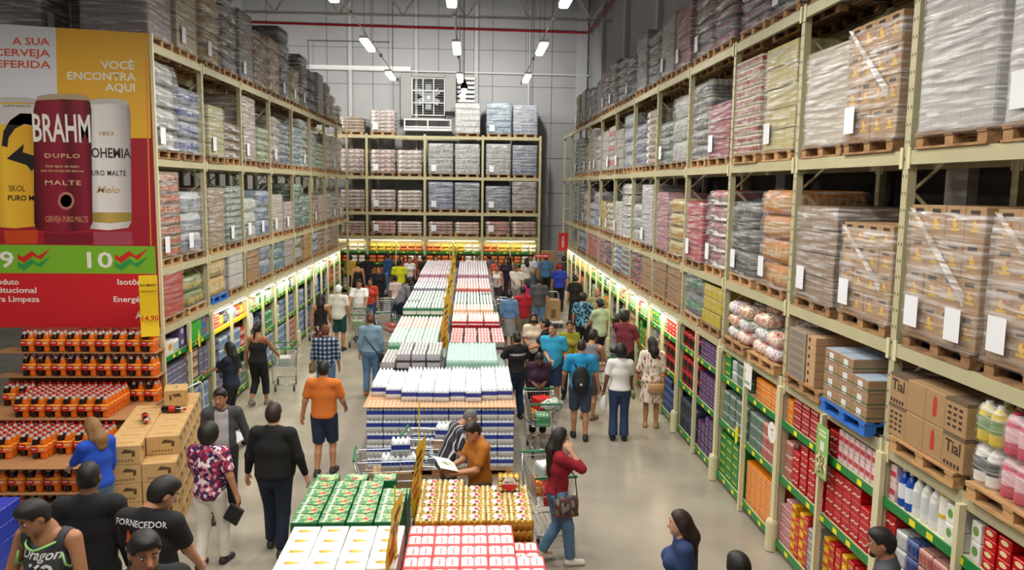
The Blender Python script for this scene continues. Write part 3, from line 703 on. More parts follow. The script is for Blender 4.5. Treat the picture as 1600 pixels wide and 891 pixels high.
# ------------------------------------------------------------------ soda display in front of the banner
COLA = plain('#1c0d0a', .12, coat=.5); ORANGE = plain('#e06a10', .15, coat=.5); CAPRED = plain('#d3202a', .4); CLEARTOP = plain('#b9a9a2', .15)
LAB_RED = plain('#c4201f', .4); LAB_OR = plain('#f07a1c', .35); BAND = plain('#e8742e', .3, coat=.3); BANDY = plain('#f3a12a', .3, coat=.3)
def soda_bottle(body, lab, name, clear=True):
    pr = [(.045, .0), (.052, .012), (.052, .11), (.052, .112), (.052, .205), (.052, .207), (.05, .235), (.036, .285), (.02, .325), (.017, .335), (.02, .337), (.02, .36)]
    ms = [body, body, body, lab, body, body, body, (CLEARTOP if clear else body), body, CAPRED, CAPRED]
    a = MB(); a.lathe(pr, body, 10, mats=ms)
    return a.mesh(name, True)
ME_COLA = soda_bottle(COLA, LAB_RED, 'cola_bottle'); ME_OR = soda_bottle(ORANGE, LAB_OR, 'orange_bottle')
ME_BAND = bulge(.222, .114, .1, BAND, 0, 0, .052, [(0, 0), (.12, -.001), (.14, -.001), (.8, -.001), (.82, -.001), (1, 0)], [BAND, BAND, BAND, BANDY, BANDY], 0, 0, 'printed_wrap')
ME_SPOT = MB().quad([(-.1, -.0595, .005), (.0, -.0595, .005), (.0, -.0595, .085), (-.1, -.0595, .085)], LAB_RED).quad([(-.085, -.0597, .045), (-.02, -.0597, .045), (-.02, -.0597, .058), (-.085, -.0597, .058)], WHITE).quad([(.02, -.0595, .035), (.09, -.0595, .04), (.09, -.0595, .062), (.02, -.0595, .057)], plain('#f6d9b0', .5)).mesh('printed_spot')
def soda_pack(label, loc, rz=0):
    t = thing('soda_twin_pack', label, 'soda pack', loc, rz, 'soda twin packs on the banner display')
    put('cola_bottle', ME_COLA, t, (-.055, 0, 0)); put('orange_bottle', ME_OR, t, (.055, 0, 0))
    b = put('printed_wrap', ME_BAND, t, (0, 0, .1)); put('printed_logo', ME_SPOT, b)
    return t
SP = soda_pack('soda twin pack, lowest tier, first row back, nearest the carton stack', (-5.36, 11.15, .08))
def packs(xs, ys, z, where, skip=lambda i, j: False, rz=0, ox=lambda j: 0):
    for j, y in enumerate(ys):
        for i, x in enumerate(xs):
            if skip(i, j): continue
            dup(SP, (x+ox(j)+random.uniform(-.004, .004), y, z), rz+random.uniform(-.05, .05), f'soda twin pack, {where}, {nth(j+1)} row back, {nth(i+1)} from the aisle')
BOARD = plain('#a8794e', .8, noise=.06, nscale=3)
def board(label, x0, x1, y0, y1, z, th=.012):
    a = MB(); a.box(((x0+x1)/2, (y0+y1)/2, z+th/2), (x1-x0, y1-y0, th), BOARD); return tag(put('cardboard_sheet', a.mesh('sheet')), label, 'cardboard', 'cardboard sheets of the soda display')
xs = [-5.36-.245*i for i in range(8)]
T = .372
packs(xs[1:], [11.15], .08, 'lowest tier'); packs(xs[1:], [11.15+.125], .08, 'lowest tier second file')
SPB = MB(); SPB.box((-6.2, 11.3, .04), (2.1, .6, .08), plain('#8a6a48', .8)); tag(put('soda_plinth', SPB.mesh('base')), 'low wooden plinth under the lowest tier of soda packs', 'plinth')
board('brown cardboard sheet between the two lowest soda tiers', -7.25, -5.2, 11.0, 11.7, .08+.362)
packs(xs, [11.13, 11.255], .08+.376, 'second tier')
board('wide brown cardboard table top carrying the third soda tier', -7.6, -5.02, 10.98, 12.2, .08+.376+.362)
z3 = .08+.376+.376
packs([-6.16-.245*i for i in range(6)], [11.42+.122*j for j in range(7)], z3, 'third tier', ox=lambda j: 0.0, skip=lambda i, j: (i == 1 and j == 0))
packs([-5.42-.245*i for i in range(3)], [11.62+.122*j for j in range(4)], z3, 'third tier by blue-topped woman')
# box core that carries the upper tiers
SPB = MB(); SPB.box((-6.35, 12.72, .6), (2.5, 1.1, 1.19), plain('#8a6a48', .8)); tag(put('display_core', SPB.mesh('core')), 'tall brown boxed core carrying the upper soda tiers in front of the rack', 'plinth')
board('brown cardboard table top carrying the six-column soda block', -7.6, -5.1, 12.05, 13.3, 1.2)
packs([-5.62-.238*i for i in range(6)], [12.2+.122*j for j in range(7)], 1.214, 'six-column block')
packs([-5.22, -5.45], [13.1, 13.22], 1.214, 'rear columns of the block tier'); packs([-7.1-.245*i for i in range(2)], [12.85, 12.97], 1.214, 'outer columns of the block tier')
SPB = MB(); SPB.box((-6.35, 13.36, .8), (2.5, .14, 1.58), plain('#8a6a48', .8)); 
tag(put('display_backing', SPB.mesh('backing')), 'brown backing board behind the upper soda tiers', 'board')
for lv, z in (('fifth tier under the banner', 1.65), ('top tier touching the banner', 2.05)):
    a = MB(); a.box((-6.35, 13.16, z-.008), (2.55, .4, .016), BOARD); tag(put('shelf_board', a.mesh('shelf')), f'thin brown board under the {lv}', 'board')
    packs([-5.22-.238*i for i in range(9)], [13.05, 13.17], z+.001, lv)
# ------------------------------------------------------------------ stack of brown sugar cartons beside the display
def printed_carton(w, d, h):
    a = MB(); a.box((0, 0, h/2), (w, d, h-.004), plain('#c6a06a', .75, noise=.06, nscale=14), b=.006)
    t = plain('#5b4225', .8)
    for sy in (-1, 1):
        y = sy*(d/2+.001)
        a.quad([(-.02, y, h*.62), (.1, y, h*.6), (.12, y, h*.74), (.02, y, h*.82)], t); a.quad([(.11, y, h*.42), (.15, y, h*.42), (.15, y, h*.72), (.11, y, h*.72)], t)
        for k in range(7): a.quad([(-.14+.04*k, y, h*.16), (-.115+.04*k, y, h*.16), (-.115+.04*k, y, h*.28), (-.14+.04*k, y, h*.28)], plain('#8a6b42', .8))
    for sx in (-1, 1):
        x = sx*(w/2+.001)
        a.quad([(x, -.08, h*.6), (x, .02, h*.6), (x, .05, h*.75), (x, -.06, h*.8)], t); a.quad([(x, .06, h*.4), (x, .09, h*.4), (x, .09, h*.72), (x, .06, h*.72)], t)
        a.quad([(x, -.12, h*.3), (x, -.1, h*.3), (x, -.1, h*.85), (x, -.12, h*.85)], plain('#d8b52c', .6))
    a.quad([(-.12, -.03, h+.001-.002), (.12, -.02, h+.001-.002), (.12, .015, h+.001-.002), (-.12, .005, h+.001-.002)], plain('#a8854f', .8))
    a.box((0, 0, h-.0025), (w*.98, .05, .002), plain('#d2b07c', .35))
    return a.mesh('carton')
CW, CD, CH = .425, .335, .262
ME_CART = printed_carton(CW, CD, CH)
g = math.radians(11.5); ox, oy = -4.80, 10.42
def cpos(i, j, k): # i across, j back, k up
    lx, ly = (i+.5)*(CW+.008), (j+.5)*(CD+.006)
    return (ox+lx*math.cos(g)-ly*math.sin(g), oy+lx*math.sin(g)+ly*math.cos(g), .012+k*CH)
for i in range(2):
    for j in range(8):
        for k in range(5):
            if k == 4 and ((i == 1 and j == 0) or (i == 0 and j >= 6)): continue
            if 0 < j < 7 and i == 0 and k < 3: continue
            x, y, z = cpos(i, j, k)
            o = tag(put('carton', ME_CART, None, (x, y, z), (0, 0, g+random.uniform(-.015, .015))), f'brown printed carton by the soda, {nth(k+1)} layer up, {nth(j+1)} back, {"aisle" if i else "display"} column', 'carton', 'brown cartons stacked beside the soda display')
a = MB()
lx, ly = .5*(CW+.008), 4*(CD+.006)
a.box((0, 0, CH*1.5), (CW*.96, 6*CD, CH*3-.01), plain('#a98657', .8)); tag(put('carton_filler', a.mesh('filler'), None, (ox+lx*math.cos(g)-ly*math.sin(g), oy+lx*math.sin(g)+ly*math.cos(g), .012), (0, 0, g)), 'brown cardboard core hidden in the carton stack by the soda display', 'carton')
x, y, z = cpos(.85, 5.6, 5); tag(put('carton', ME_CART, None, (x, y, z), (0, 0, g+PI/2+.1)), 'single brown carton lying crosswise on top of the carton stack', 'carton', 'brown cartons stacked beside the soda display')
for nm, lb, p, r in (('cola_bottle', 'cola bottle lying across the top of the carton stack', (.55, 4.1, 5), 1.35), ('cola_bottle', 'cola bottle lying end-on towards the camera on the carton stack', (.12, 3.2, 5), .25)):
    x, y, z = cpos(*p)
    o = tag(put(nm, ME_COLA, None, (x, y, z+.054), (PI/2, 0, g+r)), lb, 'bottle')
# ------------------------------------------------------------------ beer cases at the near end of the island
def case_base(w, d, h, mat, top=None, b=.008):
    a = MB(); a.box((0, 0, h/2), (w, d, h-.003), mat, b=b)
    if top: a.quad([(-w/2+.006, -d/2+.006, h-.0012), (w/2-.006, -d/2+.006, h-.0012), (w/2-.006, d/2-.006, h-.0012), (-w/2+.006, d/2-.006, h-.0012)], top)
    return a
WCASE = plain('#f4f2ee', .35); BEERY = plain('#e7b53a', .5); GREENC = plain('#12683a', .4, noise=.12, nscale=20); GREENP = patterned(('#2c7a48', '#5c9a63', '#b9c98a', '#17643a'), (7, 7, 3), 'noise', .4)
GOLD = plain('#c69a35', .3, .35); REDC = plain('#d2232c', .35)
w1, d1, h1 = .29, .242, .195
a = case_base(w1, d1, h1, WCASE); ME_WH = a.mesh('beer_case')
a = MB(); z = .0
a.quad([(-.05, -.018, z), (.0, -.026, z), (.028, -.012, z), (.055, -.008, z), (.055, .008, z), (.028, .012, z), (.0, .026, z), (-.05, .018, z)], BEERY); a.quad([(.055, -.008, z), (.07, -.007, z), (.07, .007, z), (.055, .008, z)], plain('#b9b4aa', .5)); a.quad([(-.045, -.012, z+.0004), (-.02, -.014, z+.0004), (-.02, .014, z+.0004), (-.045, .012, z+.0004)], plain('#c98a3a', .5))
a.v = [(x*1.35, y*1.35, z) for x, y, z in a.v]; ME_BOTICON = a.mesh('printed_bottle')
a = case_base(w1, d1, h1, GREENC, GREENP); ME_GR = a.mesh('beer_case')
star = MB(); pts = []
for k in range(10):
    r = .05 if k % 2 == 0 else .021; q = PI/2+k*PI/5; pts.append((r*math.cos(q), r*math.sin(q), 0))
star.quad(pts, plain('#e0303c', .5)); ME_STAR = star.mesh('printed_star')
ME_HEIN = text_mesh('Heineken', .062, plain('#f6f6f2', .5))
a = case_base(.285, .242, .2, REDC); ME_RD = a.mesh('beer_case')
WINP = plain('#f6f1ee', .4)
a = MB()
for sx in (-1, 1): a.quad([(sx*.065-.059, -.085, 0), (sx*.065+.059, -.085, 0), (sx*.065+.059, .07, 0), (sx*.065+.036, .1, 0), (sx*.065-.036, .1, 0), (sx*.065-.059, .07, 0)], WINP)
ME_WIN = a.mesh('printed_panel')
ME_BUD = text_mesh('Budweiser', .032, plain('#c2222a', .5))
def can_pack(w, d, h, nx, ny, mat, lid, name):
    """twelve-pack of cans under film: scalloped block with can lids standing proud, one connected surface"""
    return bottle_block(nx, ny, w/nx, d/ny, h, [(0, h), (.34, h), (.40, h-.012), (.5, h-.03)], lambda r: lid if r < .37 else mat, [(0, mat), (1, mat)], name)
def bottle_block(nx, ny, px, py, h, prof, capmat, bands, name, res=6, body=None):
    """packed bottles as one scalloped surface: prof gives height against radius (fraction of the pitch)"""
    M = MB(); X = nx*res+1; Y = ny*res+1
    def hz(r):
        for (r0, z0), (r1, z1) in zip(prof, prof[1:]):
            if r <= r1: return z0+(z1-z0)*((r-r0)/(r1-r0) if r1 > r0 else 0)
        return prof[-1][1]
    vs = []; rad = []
    for j in range(Y):
        for i in range(X):
            u, v = i/res, j/res
            fu, fv = min(abs(u-math.floor(min(u, nx-1e-6))-.5), .5), min(abs(v-math.floor(min(v, ny-1e-6))-.5), .5)
            r = math.hypot(fu, fv); rad.append(r)
            x, y = (u-nx/2)*px, (v-ny/2)*py
            if i in (0, X-1): x *= 1-(.16*(2*fv)**2)*px/abs(x)
            if j in (0, Y-1): y *= 1-(.16*(2*fu)**2)*py/abs(y)
            vs.append((x, y, hz(r)))
    M.v = vs
    for j in range(Y-1):
        for i in range(X-1):
            q = (j*X+i, j*X+i+1, (j+1)*X+i+1, (j+1)*X+i); M.f.append(q); M.m.append(M.slot(capmat(sum(rad[k] for k in q)/4)))
    ring = [i for i in range(X)]+[j*X+X-1 for j in range(1, Y)]+[(Y-1)*X+i for i in range(X-2, -1, -1)]+[j*X for j in range(Y-2, 0, -1)]
    prev = ring; n = len(ring); zt = min(vs[k][2] for k in ring)
    for zf, mt in reversed(bands[:-1]):
        base = len(M.v); M.v += [(vs[k][0], vs[k][1], zf*zt) for k in ring]; cur = list(range(base, base+n))
        M.f += [(cur[k], cur[(k+1) % n], prev[(k+1) % n], prev[k]) for k in range(n)]; M.m += [M.slot(mt)]*n; prev = cur
    M.f.append(tuple(prev[::-1])); M.m.append(M.slot(bands[0][1]))
    return M.mesh(name, True)
GLID = plain('#e6d6a6', .25, .5)
ME_GD = can_pack(.27, .2, .125, 4, 3, GOLD, GLID, 'can_pack')
a = MB(); a.disc((0, 0, 0), .062, plain('#f4efe6', .4), 16); a.quad([(.0, -.05, .0006), (.05, -.03, .0006), (.05, .03, .0006), (.0, .05, .0006)], plain('#d4202c', .4)); ME_GDP = a.mesh('printed_badge')
def case(name, body, marks, label, loc, rz, group, cat):
    t = thing(name, label, cat, loc, rz, group)
    put({'beer_case': 'carton', 'can_pack': 'cans'}[name], body, t)
    for nm, me, p, r in marks: put(nm, me, t, p, r)
    return t
def block(proto, x0, y0, nx, ny, w, d, h, nz, zb, desc, group, skip=lambda i, j, k: False, jit=.004):
    first = True
    for k in range(nz):
        for j in range(ny):
            for i in range(nx):
                if skip(i, j, k): continue
                if k < nz-2 and 0 < i < nx-1 and 0 < j < ny-1: continue
                p = (x0+w*(i+.5)+random.uniform(-jit, jit), y0+d*(j+.5)+random.uniform(-jit, jit), zb+k*h)
                lb = f'{desc}, {nth(nz-k)} layer down, {nth(j+1)} row back, {nth(i+1)} column'
                if first: proto.location = p; proto['label'] = lb; first = False
                else: dup(proto, p, random.uniform(-.012, .012), lb)
def plinth(x0, x1, y0, y1, lb, h=.14):
    o = put('wooden_pallet', None, None)
    return o
def block_pallet(x0, x1, y0, y1, lb):
    o = put('wooden_pallet', pallet_mesh(wood_mat(), x1-x0, y1-y0), None, ((x0+x1)/2, (y0+y1)/2, 0)); tag(o, lb, 'pallet', 'wooden pallets under the beer island')
def block_core(x0, x1, y0, y1, z0, z1, lb, col):
    a = MB(); a.box(((x0+x1)/2, (y0+y1)/2, (z0+z1)/2), (x1-x0, y1-y0, z1-z0), plain(col, .6)); tag(put('pallet_core', a.mesh('core')), lb, 'carton')
G1, G2, G3, G4 = 'white beer cases on the island', 'green beer cases on the island', 'gold can packs on the island', 'red beer cases on the island'
x0, y0 = -1.90, 6.92
block_pallet(-1.92, -.7, 6.9, 8.36, 'wooden pallet under the white beer cases')
block(case('beer_case', ME_WH, [('printed_bottle', ME_BOTICON, (0, 0, h1), (0, 0, 0))], '', (0, 0, 0), 0, G1, 'beer case'), -1.9, 6.92, 4, 6, .3, .243, h1, 5, PH, 'white beer case with golden bottle', G1, lambda i, j, k: k == 4 and i == 3 and j < 2)
block_core(-1.58, -1.02, 7.18, 8.1, PH, PH+3*h1-.006, 'white cardboard core inside the white beer cases', '#e8e6e0')
block_pallet(-1.98, -.72, 8.45, 10.0, 'wooden pallet under the green beer cases')
gm = [('printed_name', ME_HEIN, (-.085, 0, h1+.0005), (0, 0, PI/2)), ('printed_star', ME_STAR, (.06, -.03, h1+.0008), (0, 0, 0))]
block(case('beer_case', ME_GR, gm, '', (0, 0, 0), 0, G2, 'beer case'), -1.97, 8.47, 4, 6, .303, .25, h1, 5, PH, 'green beer case with red star', G2, lambda i, j, k: k == 4 and (j == 5 or (i == 3 and j == 4)))
block_core(-1.65, -1.07, 8.75, 9.7, PH, PH+3*h1-.006, 'green cardboard core inside the green beer cases', '#17643a')
for i in range(3):
    t = case('beer_case', ME_GR, [('printed_name', ME_HEIN, (0, .04, h1+.0005), (0, 0, 0)), ('printed_star', ME_STAR, (-.04+.04*i, -.06, h1+.0008), (0, 0, 0))], f'green beer case with lettering towards the camera, back edge, {nth(i+1)} from the outside', (-1.80+.36*i, 9.85, PH+4*h1), (.06, -.05, .03)[i], G2, 'beer case')
block_pallet(-.66, .74, 6.8, 8.3, 'wooden pallet under the red beer cases')
rm = [('printed_panel', ME_WIN, (0, 0, .2), (0, 0, 0)), ('printed_name', ME_BUD, (-.062, 0, .2008), (0, 0, PI/2)), ('printed_name', ME_BUD, (.062, 0, .2008), (0, 0, PI/2))]
block(case('beer_case', ME_RD, rm, '', (0, 0, 0), 0, G4, 'beer case'), -.64, 6.84, 5, 6, .275, .247, .2, 5, PH, 'red beer case with white panels', G4, lambda i, j, k: k == 4 and i == 4 and j > 2)
block_core(-.34, .43, 7.1, 8.05, PH, PH+3*.2-.006, 'red cardboard core inside the red beer cases', '#b3202a')
block_pallet(-.66, .74, 8.4, 9.75, 'wooden pallet under the gold can packs')
am = [('printed_badge', ME_GDP, (0, 0, .1262), (0, 0, 0))]
ND = 8
block(case('can_pack', ME_GD, am, '', (0, 0, 0), 0, G3, 'can pack'), -.6, 8.42, 5, 6, .262, .213, .126, ND, PH, 'gold can pack with round badge', G3, lambda i, j, k: (k == ND-1 and (i in (3, 4) and j > 4)) or (k == ND-1 and i == 2 and j == 5) or (k == ND-2 and i == 2 and j == 5 and False))
block_core(-.33, .43, 8.64, 9.48, PH, PH+(ND-2)*.126-.006, 'gold cardboard core inside the gold can packs', '#a9822c')
# one gold pack standing on end, badge to the camera
t = thing('can_pack', 'gold can pack standing on end, large round red and white label out', 'can pack', (.47, 9.35, PH+ND*.126), 0, G3)
put('cans', ME_GD, t, (0, .0, .1), (PI/2, 0, 0))
a = MB(); a.disc((0, -.1265, .105), .084, plain('#f4efe6', .4), 24, 'y')
pts = [(.084*math.cos(PI+PI*k/12), -.1270, .1+.084*math.sin(PI+PI*k/12)) for k in range(13)]; a.quad(pts, plain('#d4202c', .4)); put('printed_badge', a.mesh('badge'), t)
put('printed_name', text_mesh('AMSTEL', .034, plain('#1d1d1d', .5)), t, (0, -.1275, .122), (PI/2, 0, 0))
# ------------------------------------------------------------------ water packs: wall, cardboard top, upper layer
WAT = plain('#e0e7ee', .12, coat=.4); WCAP = plain('#f4f6f8', .4); WBLUE = plain('#2b3f98', .4); WLIGHT = plain('#e6ecf2', .15, coat=.3)
bprof = lambda H: [(0, H), (.22, H), (.26, H-.016), (.31, H-.02), (.44, H-.036), (.5, H-.052)]
def pet(nx, ny, p, H, body, capm, band, name, lo=.42, hi=.78, py=None):
    return bottle_block(nx, ny, p, py or p, H, bprof(H), lambda r: capm if r < .27 else (WLIGHT if r < .38 else body), [(0, body), (lo, band), (hi, body), (1, body)], name, 8)
ME_WATER = pet(4, 3, .067, .225, WAT, WCAP, WBLUE, 'water_pack', .5, .9)
GW = 'shrink-wrapped water packs on the island'
def pk(name, me, loc, label, cat, group, rz=0): return tag(put(name, me, None, loc, (0, 0, rz)), label, cat, group)
wx0, wy0 = -1.70, 12.8
block_pallet(-1.72, -.5, 12.78, 13.9, 'wooden pallet under the near half of the water wall'); block_pallet(-.48, .72, 12.78, 13.9, 'wooden pallet under the trolley-side half of the water wall')
for k in range(5):
    for i in range(9):
        for j in range(2):
            pk('water_pack', ME_WATER, (wx0+.135+.269*i+random.uniform(-.006, .006), wy0+.11+.205*j, PH+.0+k*.2085*1.0), f'blue-labelled water pack in the wall, {nth(k+1)} layer up, {nth(i+1)} along, {"front" if j == 0 else "second"} row', 'water pack', GW)
block_core(-1.7, .7, 13.25, 14.9, PH, 1.17, 'grey wrapped core behind the wall of water packs', '#a9b2bb')
a = MB(); a.box((-.5, 13.85, 1.19), (2.5, 2.15, .012), plain('#c99d74', .8, noise=.05, nscale=3)); tag(put('cardboard_sheet', a.mesh('sheet')), 'wide tan cardboard sheet lying on the wall of water packs', 'cardboard')
zt = 1.197
# packs on the sheet, their front edge stepping as in the photograph
front = [13.42, 13.25, 13.1, 13.08, 13.06, 13.12, 13.05, 13.17, 13.2]
for i in range(9):
    for j in range(8):
        y = front[i]+.11+.206*j
        if y > 14.85 or (i < 2 and j > 5): continue
        pk('water_pack', ME_WATER, (wx0+.135+.269*i+random.uniform(-.005, .005), y, zt), f'blue-labelled water pack on the cardboard sheet, {nth(i+1)} column, {nth(j+1)} back', 'water pack', GW, random.uniform(-.03, .03))
# ------------------------------------------------------------------ packs further back on the island
def plastic(c): return plain(c, .2, coat=.3)
def lidpack(name, body, capc, band, nx=4, ny=3, p=.085, H=.3):
    return pet(nx, ny, p, H, plastic(body), plain(capc, .4), plain(band, .4), name, .4, .75)
def carpet(name, me, lab, cat, x0, x1, y0, y1, z, w, d, group, zslope=0.0, skip=.0, jz=0.0):
    n = int((x1-x0)/w+.01); m = int((y1-y0)/d+.01); k = 0
    for j in range(m):
        for i in range(n):
            if random.random() < skip and j > 0: continue
            pk(name, me, (x0+w*(i+.5)+random.uniform(-.006, .006), y0+d*(j+.5), z), f'{lab}, {nth(j+1)} row back, {nth(i+1)} column', cat, group, random.uniform(-.02, .02))
def support(x0, x1, y0, y1, z, lb, c1, c2, kind='bottle'):
    for q, (a0, a1) in enumerate(((x0, (x0+x1)/2), ((x0+x1)/2, x1))) if x1-x0 > 1.6 else ((0, (x0, x1)),):
        load(lb+(', outer half' if q else ''), ((a0+a1)/2, (y0+y1)/2, 0), 0, z, kind, c1, c2, 0, w=(a1-a0)-.03, d=(y1-y0)-.03, film=.25, group='bulk loads under the island', paper=False, seed=int(y0*10)+q, pal=pallet_mesh(wood_mat(), a1-a0-.05, y1-y0-.05))
ME_BOXCAN = bottle_block(4, 6, .066, .066, .15, [(0, .15), (.4, .15), (.45, .145), (.5, .135)], lambda r: plain('#e8e6e4', .3, .3) if r < .42 else plain('#6f6d70', .5), [(0, plain('#4a474c', .5)), (.25, plain('#9c9aa0', .4)), (1, plain('#4a474c', .5))], 'can_tray')
LS = -1.72; MID = -.48; RS = .74
# columns of white-lidded can trays (outer half), green-capped water (trolley half)
support(LS, MID, 14.95, 16.2, 1.3, 'film-wrapped dark cans stacked under the white-lidded trays', '#55535a', '#8a8890', 'can')
carpet('can_tray', ME_BOXCAN, 'silver-lidded dark can tray on the island', 'can tray', LS, MID, 14.95, 16.2, 1.31, .29, .405, 'dark can trays on the island')
carpet('can_tray', ME_BOXCAN, 'silver-lidded dark can tray stacked second', 'can tray', LS+.29, MID, 14.95, 16.2, 1.4615, .29, .405, 'dark can trays on the island')
MINT = pet(4, 3, .067, .225, plain('#b2d4c8', .15, coat=.4), plain('#a6d8c6', .4), plain('#8fc4b0', .4), 'sparkling_water_pack')
support(MID+.02, RS, 14.95, 16.6, 1.3, 'film-wrapped green-capped water under the sparkling packs', '#b5ccc4', '#8fbfae')
carpet('sparkling_water_pack', MINT, 'green-capped sparkling water pack', 'water pack', MID+.02, RS, 14.95, 16.6, 1.31, .242, .205, 'green-capped water packs on the island')
GRN = lidpack('lime_soda_pack', '#9fc4aa', '#e2efe4', '#5f9f78', 4, 3, .085, .3)
support(LS, MID, 16.3, 19.2, 1.3, 'film-wrapped pale green bottles under the lime soda packs', '#b4ccb8', '#7fb394')
carpet('lime_soda_pack', GRN, 'pale green soda pack on the outer island half', 'soda pack', LS, MID, 16.3, 18.2, 1.31, .345, .26, 'pale green soda packs on the island', .05)
PEA = lidpack('peach_soda_pack', '#d9a878', '#f2e4d6', '#e09a5a', 4, 3, .085, .3)
carpet('peach_soda_pack', PEA, 'peach-coloured soda pack on the outer island half', 'soda pack', LS, MID, 18.2, 19.7, 1.31, .345, .26, 'peach soda packs on the island', .05)
REDT = bottle_block(4, 6, .066, .05, .15, [(0, .15), (.4, .15), (.45, .145), (.5, .135)], lambda r: plain('#efe2e2', .3, .2) if r < .40 else plain('#c83a46', .5), [(0, plain('#5f5c58', .5)), (.3, plain('#8c8a86', .5)), (1, plain('#5f5c58', .5))], 'can_tray')
support(MID+.02, RS, 16.65, 18.4, 1.36, 'film-wrapped red-topped cans under the red trays', '#8a5a58', '#c9a6a6', 'can')
carpet('red_can_tray', REDT, 'red and white lidded can tray', 'can tray', MID+.02, RS, 16.65, 18.4, 1.37, .3, .34, 'red can trays on the island', .03)
REDC2 = bottle_block(6, 4, .06, .06, .24, [(0, .24), (.2, .24), (.3, .2), (.5, .17)], lambda r: plain('#f1e6e4', .4) if r < .3 else plain('#e8d6d6', .4), [(0, plain('#c3202c', .4)), (.5, plain('#f0e4e4', .4)), (.7, plain('#c3202c', .4)), (1, plain('#c3202c', .4))], 'red_soda_crate')
carpet('red_soda_crate', REDC2, 'white-topped soda crate with red sides', 'soda crate', MID+.02, RS, 18.5, 19.6, 1.47, .38, .27, 'red-sided soda crates on the island', .05)
support(MID+.02, RS, 18.45, 20.8, 1.46, 'film-wrapped red packs under the red-sided crates', '#a84a4a', '#d9b6a6')
PEB = lidpack('peach_drink_pack', '#dcae7c', '#f4e8dc', '#e6a862', 4, 3, .085, .3)
carpet('peach_drink_pack', PEB, 'peach-coloured drink pack on the trolley-side island half', 'soda pack', MID+.02, RS, 19.65, 20.8, 1.47, .345, .26, 'peach drink packs on the island', .04)
DKG = lidpack('guarana_pack', '#2f6a48', '#eef0ec', '#e9e6da', 4, 3, .085, .3); DKG2 = lidpack('lime_pack', '#3f7f58', '#f2f2ee', '#f0ede4', 4, 3, .085, .3)
support(LS, RS, 20.9, 23.3, 1.45, 'film-wrapped dark green bottles across the middle of the island', '#2f5a42', '#7fa58e')
carpet('lime_pack', DKG2, 'white-capped dark green soda pack', 'soda pack', LS, MID, 20.0, 23.2, 1.46, .345, .265, 'dark green soda packs on the outer half', .04, .06)
carpet('guarana_pack', DKG, 'white-capped green soda pack', 'soda pack', MID+.02, RS, 20.9, 23.2, 1.46, .345, .265, 'green soda packs on the trolley half', .05, .05)
load('film-wrapped lime bottles under the front of the dark green packs', ((LS+MID)/2, 20.1, 0), 0, 1.45, 'bottle', '#3f6f55', '#8fb39c', 0, w=1.2, d=1.5, film=.25, group='bulk loads under the island', paper=False, seed=77, pal=pallet_mesh(wood_mat(), 1.2, 1.4))
PNK = lidpack('pink_capped_pack', '#b58a9c', '#f0e6ec', '#c98a9c', 4, 3, .085, .3); SLV = lidpack('silver_capped_pack', '#8a8b9a', '#f0f0f4', '#9a9aa8', 4, 3, .085, .3); REDS = lidpack('red_soda_pack', '#d97a6c', '#f0d8d0', '#d43a3a', 4, 3, .085, .3)
support(LS, RS, 23.5, 26.2, 1.5, 'film-wrapped pale bottles towards the back of the island', '#b3aab6', '#cfc4cc'); support(LS, RS, 26.3, 29.0, 1.6, 'film-wrapped pink bottles near the back of the island', '#c5a9b2', '#d9c4ca'); support(LS, RS, 29.1, 31.4, 1.6, 'film-wrapped pink bottles at the far end of the island', '#c5a9b2', '#d9c4ca')
carpet('silver_capped_pack', SLV, 'silver-grey soda pack near the back of the island', 'soda pack', LS, MID, 23.5, 25.0, 1.51, .345, .265, 'silver soda packs on the island', .03)
carpet('red_soda_pack', REDS, 'red soda pack near the back of the island', 'soda pack', MID+.02, RS, 23.5, 25.2, 1.51, .345, .265, 'red soda packs on the island', .03)
carpet('pink_capped_pack', PNK, 'pale pink soda pack at the back of the island', 'soda pack', LS, MID, 26.3, 31.2, 1.61, .345, .265, 'pale pink soda packs on the outer half', .022, .03)
carpet('pink_band_pack', PNK, 'pink soda pack behind the silver packs', 'soda pack', LS, MID, 25.05, 26.2, 1.51, .345, .265, 'pink packs behind the silver packs')
carpet('rose_band_pack', PNK, 'rose soda pack behind the red packs', 'soda pack', MID+.02, RS, 25.25, 26.2, 1.51, .345, .265, 'rose packs behind the red packs')
carpet('rose_capped_pack', PNK, 'pale rose soda pack at the back of the island', 'soda pack', MID+.02, RS, 26.3, 31.2, 1.61, .345, .265, 'pale rose soda packs on the trolley half', .022, .03)
# ------------------------------------------------------------------ goods on the lowest pallet level of the side-wall rack
def spot(i): return Y0R+BAY*(-1+i//2)+(.70 if i % 2 == 0 else 1.9)
def pallet_thing(x, y, rz, lb, me=PALLET): return tag(put('wooden_pallet', me, None, (x, y, Z4+.002), (0, 0, rz)), lb, 'pallet', 'pallets on the lowest rack level')
zt = Z4+.002+PH
XP = XR+.5
